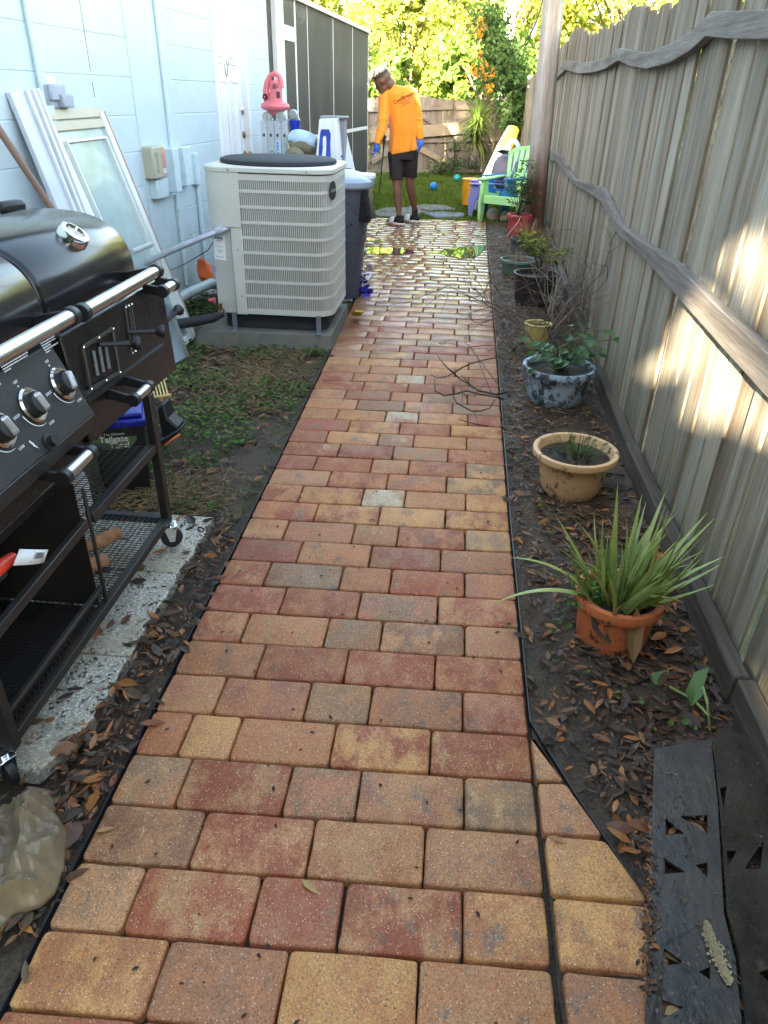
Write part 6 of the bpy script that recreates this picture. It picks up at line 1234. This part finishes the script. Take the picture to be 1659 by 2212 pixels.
b=MB(); p=Y(1092,372,12.2); b.sphere(p,(.22,.18,.27),18); b.v=[(x+.02*noise.noise(Vector((x*6,y*6,z*6))),y,z) for x,y,z in b.v]; tag(b.build('grey_bag',mat('grey fabric',(.24,.22,.25),.85,bs=60,bump=.3)),'grey domed cloth bag with dark flap between the float and lime chair','bag')
b=MB(); b.leaf(Y(1070,327,12.0),(1,0,-.05),(0,-1,.5),.28,.07,(1,1,1)); b.v=[(x,y,z) for x,y,z in b.v]; tag(b.build('dark_flap',m_blk),'black cloth flap lying on top of the grey bag','flap')
b=MB(); p=G(1027,455,-.03); b.tube([p,Y(1032,418,p.y)+Vector((0,0,0)),Y(1036,392,p.y+.1)],.033,12); b.tube([p+Vector((.06,.1,.15)),p+Vector((.07,.12,.45))],.022,10); tag(b.build('white_pipe',m_wv),'white plastic pipe stub standing under the lavender chair','pipe')
b=MB(); p=Y(1017,398,12.6); b.lathe([(0,-.30),(.12,-.30),(.135,.06),(.145,.08),(.12,.09),(0,.09)],p,22); tag(b.build('orange_bucket',mat('orange-yellow plastic',(.85,.38,.02),.4)),'orange-yellow bucket seen between the lavender and lime chairs','bucket')
b=MB(); p=Y(1045,405,12.3); b.box(p,(.22,.03,.12)); tag(b.build('plastic_sheet',m_wv,bevel=.01),'small white plastic panel behind the lime armrest','panel')
for (u,v,r_,lb) in ((1065,477,.10,'rounded beige stone at the patio corner'),(1092,480,.085,'smaller pale stone next to the red pot'),):
    p=G(u,v,-.03); b=MB(); b.sphere((p.x,p.y+r_*.6,p.z+r_*.75),(r_,r_*.8,r_),16); b.v=[(x+.012*noise.noise(Vector((x*9,y*9,z*9))),y,z+.012*noise.noise(Vector((x*7,z*9,y)))) for x,y,z in b.v]; tag(b.build('stone',mat('beige stone',(.42,.38,.30),.85,var=.2,bs=40,bump=.4)),lb,'stone','stones by the red pot')
for (u,v,m_,lb) in ((936,415,mat('bright blue',(.01,.22,.62),.35),'small bright blue ball on the lawn'),(987,396,mat('teal',(.02,.35,.36),.35),'small teal ball on the lawn farther right')):
    p=G(u,v,-.05); b=MB(); b.sphere((p.x,p.y,.05),.075,16); tag(b.build('ball',m_),lb,'ball')
for i,(pts,c,lb) in enumerate(((((800,462),(835,452),(885,452),(925,461),(880,470),(815,471)),(.20,.19,.165),'grey flat stepping stone in the grass left of the man\'s feet'),(((880,450),(915,445),(960,447),(985,455),(925,458)),(.19,.17,.165),'mottled flat stone with reddish spots behind the man'),(((915,463),(955,461),(1003,464),(1000,472),(940,473)),(.17,.20,.24),'bluish flat stone right of the man\'s feet'))):
    q=[G(u,v,-.03) for u,v in pts]; sm_=[]
    for k in range(len(q)):
        for f in (0,.33,.66): sm_.append(q[k].lerp(q[(k+1)%len(q)],f)+Vector((pr_.uniform(-.015,.015),pr_.uniform(-.02,.02),0)))
    b=MB(); b.prism([p-Vector((0,0,.032)) for p in sm_],(0,0,.062)); tag(b.build('stepping_stone',mat('flagstone',c,.8,var=.25,vs=14,dirt=(.4,.12,.09) if i==1 else (.2,.19,.16),dirtamt=.5,ds=6),bevel=.01),lb,'stepping stone','flat stones at the lawn edge')
# yucca
yp=Y(1043,345,17.2); yc=thing('yucca','tall yucca with drooping strap leaves against the back fence','yucca',(yp.x+.05,17.2,-.05)); m_yuc=leafmat('yucca leaves',(.10,.16,.04),(.19,.27,.07),.3); 
crown_=Y(1033,262,17.2); b=MB(); b.tube([(yp.x+.08,17.2,-.05),(yp.x+.05,17.2,.35),crown_-Vector((-.06,0,.35)),crown_],[.07,.06,.05,.05],10); b.build('trunk',m_bark,yc)
b=MB()
for i in range(230):
    a=pr_.uniform(0,6.3); e=pr_.uniform(-.4,1.4); z=pr_.uniform(-.45,.08); g_=pr_.uniform(.65,1.3); L=pr_.uniform(.45,.78); p=crown_+Vector((0,0,z)); blade(b,p,(math.cos(a)*math.cos(e),math.sin(a)*math.cos(e),math.sin(e)),L,.026,pr_.uniform(.6,2.2),(g_*(1.3 if z<-.3 else 1),g_,g_*.8),n=7,thick=.1)
b.build('leaves',m_yuc,yc,flat=True)
b=MB()
for k in range(5): p=Y(1040+k*7,372,17.5+.1*k); b.bar(p,Y(1043+k*3,318-k*4,17.8),.05,.05)
tag(b.build('stake_bundle',m_bfr),'weathered wooden stakes leaning at the yucca foot','stakes')
# vine with orange trumpets
vn=thing('flowering_vine','dark green climbing vine with clusters of orange trumpet flowers over the back corner','vine',(1.55,18.6,0)); b=MB(); s=MB(); rn=random.Random(14)
def vz(a,c): return ((1160+a*.3858)/1.507,(c*.3858)/1.507)
blob=[]
for (a,c,r_,n_) in ((1130,150,.28,260),(1180,300,.28,260),(1200,420,.22,200),(1150,520,.25,260),(1230,560,.30,380),(1320,640,.34,420),(1350,760,.34,420),(1380,860,.30,380),(1350,960,.28,300),(1290,1020,.18,140),(1380,1050,.22,220),(1390,1130,.18,160),(1090,640,.24,200),(1300,500,.25,240),(1340,420,.2,120),(1120,250,.25,200)):
    c0=Y(*vz(a,c),18.3+rn.uniform(-.4,.5)); blob.append(c0)
    for i in range(n_):
        d=Vector((rn.gauss(0,.55),rn.gauss(0,.7),rn.gauss(0,.65)))*r_; g_=rn.uniform(.5,1.4); an=rn.uniform(0,6.3); b.leaf(c0+d,(math.cos(an)*.6,rn.uniform(-.4,.4),-.6+rn.uniform(-.3,.5)),(rn.uniform(-.5,.5),-1,.3),rn.uniform(.07,.12),.055,(g_,g_*1.05,g_))
b.build('leaves',leafmat('vine leaves',(.06,.12,.03),(.11,.18,.06),.35),vn,flat=True)
for p,q in zip(blob,blob[1:]): s.tube([p,p.lerp(q,.5)+Vector((.05,0,.05)),q],.012,6)
s.tube([(1.5,18.7,-.05),(1.55,18.6,.8),blob[8]],.03,8); s.build('stems',m_bark,vn)
m_flw=leafmat('orange trumpet petals',(.75,.26,.03),(.95,.40,.06),.35,attr=False)
for (a,c,r_) in ((1050,180,.09),(1075,235,.07),(1015,270,.09),(1045,460,.09),(990,585,.10),(1025,605,.09),(1080,560,.11),(1150,612,.08),(1076,650,.09),(1110,752,.08),(1135,742,.07),(1040,300,.05)):
    c0=Y(*vz(a,c),17.7); f=MB()
    for i in range(26): d=Vector((rn.gauss(0,1),rn.gauss(0,1),rn.gauss(0,1))).normalized(); f.leaf(c0+d*r_*rn.uniform(.2,.8),d+Vector((0,-.2,0)),d.orthogonal(),.055,.024)
    f.build('flower_cluster',m_flw,vn,flat=True)
# weeds by the gate
wd=MB()
for i in range(700):
    c0=Vector(rn.choice(((-.25,17.9,.05),(-.1,18.2,.12),(.35,18.3,.1),(-.45,17.8,.02),(-.05,18.2,.45)))); g_=rn.uniform(.6,1.3); a=rn.uniform(0,6.3); wd.leaf(c0+Vector((rn.gauss(0,.17),rn.gauss(0,.08),abs(rn.gauss(0,.12)))),(math.cos(a),math.sin(a),.3),(0,-.5,1),.07,.04,(g_,g_,g_))
tag(wd.build('weeds',m_shr,flat=True),'clump of broad weeds growing at the foot of the gate post','weeds')

b=MB(); rq=random.Random(44)
for i in range(240):
    u=rq.uniform(1400,1655); v=rq.uniform(1625,2230); p=GZ(u,v,.036); L=rq.uniform(.004,.012); a=rq.uniform(0,6.3); b.leaf(p,(math.cos(a),math.sin(a),.05),(0,0,1),L,L*.5,rq.choice(((.10,.07,.04),(.13,.09,.05),(.05,.035,.02),(.16,.12,.08))))
for i in range(260):
    v=rq.uniform(1625,2150); p=GZ(1408-(v-1620)*.02+rq.gauss(0,7),v,.024); L=rq.uniform(.006,.02); a=rq.uniform(0,6.3); b.leaf(p,(math.cos(a),math.sin(a),.05),(0,0,1),L,L*.45,rq.choice(LC))
stuff(b.build('mat_debris',m_lit,flat=True),'crumbs of soil and leaf scattered over the black mats','debris')
# ============================================================ PERSON
def zp(a,b_): return ((1160+a/3.8125)/1.507,(180+b_/3.8125)/1.507)
def J(a,b_,y): return Y(*zp(a,b_),y)
m_skin=NT('brown skin'); n=m_skin.noise(12,4); m_skin.set(col=m_skin.mix(m_skin.ramp(n,.3,.7),(.16,.075,.045),(.21,.105,.065)),rough=.5,sss=0.05); m_skin=m_skin.m
t=NT('hi-vis orange fabric'); n=t.noise(220,2); t.set(col=(1,.32,.01),rough=.7,sheen=.3); t.bump(t.noise((9,9,3),3,.5),.6,.03); m_shirt=t.m
m_short=mat('black shorts fabric',(.02,.014,.014),.75,bs=30,bump=.4,bd=.012); m_glove=mat('blue nitrile glove',(.05,.15,.62),.4); m_sock=mat('black sock',(.015,.015,.017),.9); m_slide=mat('pale grey slide',(.60,.58,.54),.5); m_sole=mat('white sole',(.66,.65,.62),.5)
def remesh(o,v,it=3):
    r_=o.modifiers.new('r','REMESH'); r_.mode='VOXEL'; r_.voxel_size=v; r_.use_smooth_shade=True
    s_=o.modifiers.new('s','SMOOTH'); s_.iterations=it; s_.factor=.5
per=thing('person','person in hi-vis orange shirt, black shorts and blue gloves, seen from behind looking down','person',(-.66,10.42,0))
PYc=10.36
b=MB()
hipL,hipR=J(500,1230,10.38),J(655,1210,10.42); knL,knR=J(508,1640,10.33),J(668,1600,10.46); anL,anR=J(532,2010,10.31),J(728,1930,10.60)
pel=J(580,1180,10.40); ch_=J(545,620,10.38); nb=J(455,405,10.36)
def tb_(P,rr_,n=14): b.tube(P,rr_,n); [b.sphere(p,r_*.98,12) for p,r_ in zip(P,rr_)]
tb_([pel,pel.lerp(ch_,.5),ch_],[.10,.085,.09]); tb_([ch_+Vector((0,0,.10)),nb+Vector((0,.01,-.02)),J(415,352,10.34),J(362,320,10.33)],[.07,.068,.070,.068])
tb_([hipL,hipL.lerp(knL,.5),knL,knL.lerp(anL,.22),knL.lerp(anL,.45),knL.lerp(anL,.8),anL],[.095,.08,.058,.060,.056,.038,.034]); tb_([hipR,hipR.lerp(knR,.5),knR,knR.lerp(anR,.22),knR.lerp(anR,.45),knR.lerp(anR,.8),anR],[.095,.08,.060,.062,.058,.040,.034])
shL,elL,wrL=J(352,530,10.36),J(332,850,10.27),J(262,1105,10.17); shR,elR,wrR=J(706,490,10.42),J(776,820,10.42),J(796,1045,10.36)
tb_([shL,elL,wrL],[.06,.042,.028]); tb_([shR,elR,wrR],[.06,.042,.028]); tb_([shL,ch_+Vector((0,0,.08)),shR],[.055,.07,.055])
for an,to in ((anL,J(450,2090,10.36)),(anR,J(700,2065,10.72))):
    tb_([an,an.lerp(to,.4)-Vector((0,0,.05)),to],[.034,.035,.025])
# head: looks down to the left
fw=Vector((-.80,.12,-.46)).normalized(); up=Vector((-.42,0,.90)); up=(up-fw*up.dot(fw)).normalized(); sd=fw.cross(up)      # sd: head's right... 
hc=J(328,306,10.32)
HK=1.13
def HP(f,u_,s_): return hc+(fw*f+up*u_+sd*s_)*HK
for f,u_,s_,r_ in ((0,.015,0,(.083)),(-.025,.02,0,.080),(.030,.0,0,.070),(.045,-.045,0,.050),(.050,-.085,0,.036),(.02,-.06,0,.052),(.062,-.03,0,.03),(.07,.03,0,.025)): b.sphere(HP(f,u_,s_),r_*HK,16)
b.tube([HP(.085,-.005,0),HP(.106,-.038,0),HP(.098,-.046,0)],[.010,.014,.010],8)        # nose
for s_ in (-1,1): b.sphere(HP(.098,-.044,.011*s_),.008,8); b.sphere(HP(.040,-.03,.045*s_),.024,10); b.sphere(HP(-.008,-.015,.078*s_),(.014,.012,.024),10)
b.tube([HP(.086,.012,-.035),HP(.092,.010,0),HP(.086,.012,.035)],.010,8); b.tube([HP(.086,-.066,-.018),HP(.094,-.066,0),HP(.086,-.066,.018)],.009,8); b.tube([HP(.082,-.078,-.015),HP(.090,-.078,0),HP(.082,-.078,.015)],.009,8); b.sphere(HP(.072,-.102,0),.018,10)
body=b.build('body',m_skin,per); remesh(body,.0075,2)
b=MB()
for s_ in (-1,1): b.sphere(HP(.078,-.008,.030*s_),.0105,10)
b.build('eyes',mat('eye white',(.6,.55,.5),.3),per)
b=MB()
for s_ in (-1,1): b.tube([HP(.080,.012,.014*s_),HP(.083,.016,.03*s_),HP(.070,.012,.05*s_)],.004,6); b.tube([HP(.087,-.006,.020*s_),HP(.086,-.010,.030*s_),HP(.078,-.007,.042*s_)],.0028,6)
b.build('eyebrows',mat('dark brow',(.02,.012,.01),.8),per)
b=MB(); b.loft([[HP(math.cos(a)*r_*1.03-.012,.028+h,math.sin(a)*r_*.95) for a in [2*PI*k/18 for k in range(18)]] for h,r_ in ((-.005,.0885),(.02,.086),(.045,.075),(.063,.055),(.072,.02))]); b.build('hair_cap',mat('dark hair roots',(.07,.05,.035),.9,bs=200,bump=.8),per)
m_hair=mat('bleached locks',(1,1,1),.7,attr=True,bs=150,bump=.5,var=.25); b=MB(); rn=random.Random(6)
for i in range(260):
    a=rn.uniform(0,2*PI); rr_=rn.random()**.5; f=math.cos(a)*rr_*.078-.005; s_=math.sin(a)*rr_*.072; h=.100-.042*rr_**2; p0=HP(f,h,s_); L=rn.uniform(.075,.12)*(1.25 if f>.01 else .62)
    d=(up*.75+fw*(.25+f*9)+sd*(s_*9)).normalized(); pts=[p0]; q=p0.copy()
    for k in range(4): q=q+d*L/4; d=(d+Vector((-.05,0,-.62-5*max(0,f)))).normalized(); pts.append(q.copy())
    g_=rn.uniform(.75,1.15); tip=(.85*g_,.80*g_,.60*g_); root=(.30*g_,.23*g_,.13*g_)
    b.tube(pts[:3],[.0075,.009,.008],6,col=root if rn.random()<.35 else tip); b.tube(pts[2:],[.008,.0075,.004],6,col=tip)
b.build('hair',m_hair,per)
# shirt
b=MB(); rings=[]
for bb,c,hw,dp,dy in ((366,470,62,.066,-.01),(378,494,88,.078,-.005),(398,528,134,.092,.0),(432,535,170,.112,.01),(480,534,202,.128,.015),(540,546,198,.135,.02),(640,562,176,.135,.02),(760,570,168,.130,.02),(880,574,172,.130,.02),(1000,578,180,.132,.03),(1100,580,188,.135,.03),(1180,580,193,.137,.03),(1204,580,195,.137,.03)):
    c0=J(c,bb,10.37+dy); w_=hw*.00093; ring=[]
    for k in range(40):
        a=2*PI*k/40; ca,sa=math.cos(a),math.sin(a); ca=math.copysign(abs(ca)**.8,ca); sa=math.copysign(abs(sa)**.9,sa); f=(bb-640)/560
        wr=(.010*math.sin(a*7+bb*.004)+.006*math.sin(a*11+bb*.012))*max(0,f) ; ring.append(c0+Vector((ca*(w_+wr),sa*(dp+wr),(ca*.034 if bb>1100 else ca*.012 if bb>900 else 0))))
    rings.append(ring)
b.loft(rings[::-1])
for P_,rr_ in (([J(400,480,10.37),J(352,545,10.36),J(340,700,10.32),J(330,850,10.27),J(300,980,10.22),J(262,1108,10.17)],[.080,.085,.074,.066,.056,.044]),([J(630,455,10.40),J(694,488,10.42),J(748,650,10.42),J(775,820,10.41),J(790,950,10.38),J(796,1048,10.36)],[.080,.080,.062,.054,.046,.040])):
    b.tube(P_,rr_,16); [b.sphere(p,r_*.98,12) for p,r_ in list(zip(P_,rr_))[:-1]]
    for k in range(9): f=.45+.055*k; i=int(f*5); p=P_[min(i,4)].lerp(P_[min(i,4)+1],f*5-i); r_=rr_[min(i,4)]; d=(P_[min(i,4)+1]-P_[min(i,4)]).normalized(); Q=d.to_track_quat('Z','Y').to_matrix()@Matrix.Rotation(rn.uniform(-.5,.5),3,'X'); b.lathe([(r_*.9,-.016),(r_*1.045,0),(r_*.9,.016)],p,16,Q,cap=True)
sh_=b.build('shirt',m_shirt,per); remesh(sh_,.009,4)
m_prt=mat('dark red shirt print',(.42,.03,.03),.7,bump=0); b=MB()
def backp(a,b_): return J(a,b_,10.245)
o1,o2=backp(505,585),backp(690,490); ux=(o2-o1); W_=ux.length; ux=ux.normalized(); uy=Vector((0,0,1))
text_mesh('CoolBreeze',.058,frame(o1+ux*W_/2+Vector((0,0,-.004)),ux,uy),b,bold=.0012)
for k,(s_,e_) in enumerate(((.10,.98),(.30,.78),(.28,.92))):
    o=o1+ux*W_*s_-Vector((0,0,.030+.022*k)); x=0
    while x<W_*(e_-s_): w_=rn.uniform(.004,.012); p=o+ux*x; b.add([p,p+ux*w_,p+ux*w_+Vector((0,0,.009)),p+Vector((0,0,.009))],[(0,1,2,3)]); x+=w_+.003
p=backp(572,465); b.tube([p+Vector((-.01,0,.01)),p,p+Vector((.012,0,.004))],.002,5)
sp_=b.build('shirt_print',m_prt,per,flat=True)
sw=sp_.modifiers.new('w','SHRINKWRAP'); sw.target=sh_; sw.wrap_method='PROJECT'; sw.use_project_y=True; sw.use_positive_direction=True; sw.use_negative_direction=True; sw.offset=.004; sw.wrap_mode='ABOVE_SURFACE'
# shorts
b=MB(); 
def leg_(c0,c1,c2,r0,r1,r2):
    n=28; rings=[]
    for c,r_ in ((c0,r0),(c1,r1),(c2,r2)): rings.append([c+Vector((math.cos(2*PI*k/n)*(r_+.004*math.sin(k*2.1)),math.sin(2*PI*k/n)*(r_+.004*math.cos(k*1.7)),0)) for k in range(n)])
    b.loft(rings[::-1])
leg_(J(495,1200,10.40),J(498,1380,10.37),J(500,1538,10.35),.115,.100,.093); leg_(J(665,1190,10.43),J(668,1370,10.44),J(672,1512,10.46),.115,.098,.088)
b.loft([[J(580,z,10.41)+Vector((math.cos(2*PI*k/28)*w_,math.sin(2*PI*k/28)*.135,0)) for k in range(28)] for z,w_ in ((1290,.165),(1180,.178),(1130,.175))])
so_=b.build('shorts',m_short,per); remesh(so_,.009,3)
# gloved hands
def hand(w_,d,side,lbl=None):
    b=MB(); d=Vector(d).normalized(); s_=Vector(side).normalized(); n3=d.cross(s_).normalized(); w_=Vector(w_)
    b.tube([w_-d*.03,w_,w_+d*.045,w_+d*.085],[.030,.031,.040,.034],12)
    for k,(o,L) in enumerate(((-.028,.060),(-.010,.072),(.009,.067),(.026,.052))):
        p=w_+d*.075+s_*o; b.tube([p,p+d*L*.45+n3*.008,p+d*L*.75+n3*.026,p+d*L*.80+n3*.042],[.0115,.0108,.010,.0085],8)
    p=w_+d*.03-s_*.030; b.tube([p,p+d*.028-s_*.014+n3*.012,p+d*.055-s_*.010+n3*.03],[.0135,.012,.0095],8)
    o=b.build('gloved_hand',m_glove,per); remesh(o,.005,2)
hand(wrL,(-.25,-.02,-1),(.3,-1,0)); hand(wrR,(.06,-.05,-1),(-.3,-1,0))
# feet
for an,c,rot,tz in ((anL,J(512,2128,10.30),62,.0),(anR,J(722,2075,10.62),75,.012)):
    b=MB(); b.tube([an+Vector((0,0,.03)),an,an-Vector((0,0,.06))],[.040,.042,.040],14); Z=Matrix.Rotation(R(rot),3,'Z'); g0=Vector((an.x,an.y,0)); fx_=Z@Vector((0,1,0)); sx_=Z@Vector((1,0,0))
    for k,(f,r_,h) in enumerate(((-.045,.038,.055),(0,.046,.065),(.06,.046,.055),(.12,.045,.045),(.165,.038,.038))): b.sphere(g0+fx_*f+Vector((0,0,h)),(r_,r_,r_*.8),12)
    o=b.build('sock',m_sock,per); remesh(o,.006,4)
    b=MB(); N=26; P_=[]
    for k in range(N): a=2*PI*k/N; y_=math.sin(a); P_.append(g0+fx_*(.055+.15*y_)+sx_*(math.cos(a)*(.050 if y_<0 else .056)))
    b.prism([p+Vector((0,0,.004)) for p in P_],(0,0,.028)); sl=b.build('shoe_sole',m_sole,per,bevel=.006,seg=2)
    b=MB(); rings=[]
    for f in (.055,.09,.135): rings.append([g0+fx_*f+sx_*(math.cos(PI*k/10)*.060)+Vector((0,0,.02+math.sin(PI*k/10)*(.085-.2*(f-.055)))) for k in range(11)])
    b.loft(rings,closed=False,cap=False); st_=b.build('shoe_strap',m_slide,sl); q=st_.modifiers.new('t','SOLIDIFY'); q.thickness=.006
b=MB(); w0=J(352,1015,10.12); w1=Y(*zp(284,1712),12.2); b.tube([w0,w0.lerp(w1,.3),w1],[.014,.008,.007],8); b.tube([w0+Vector((.01,0,.02)),w0-Vector((.02,0,.05))],.018,8); tag(b.build('spray_wand',m_blk),'thin black spray wand held low by the person\'s left hand','spray wand')
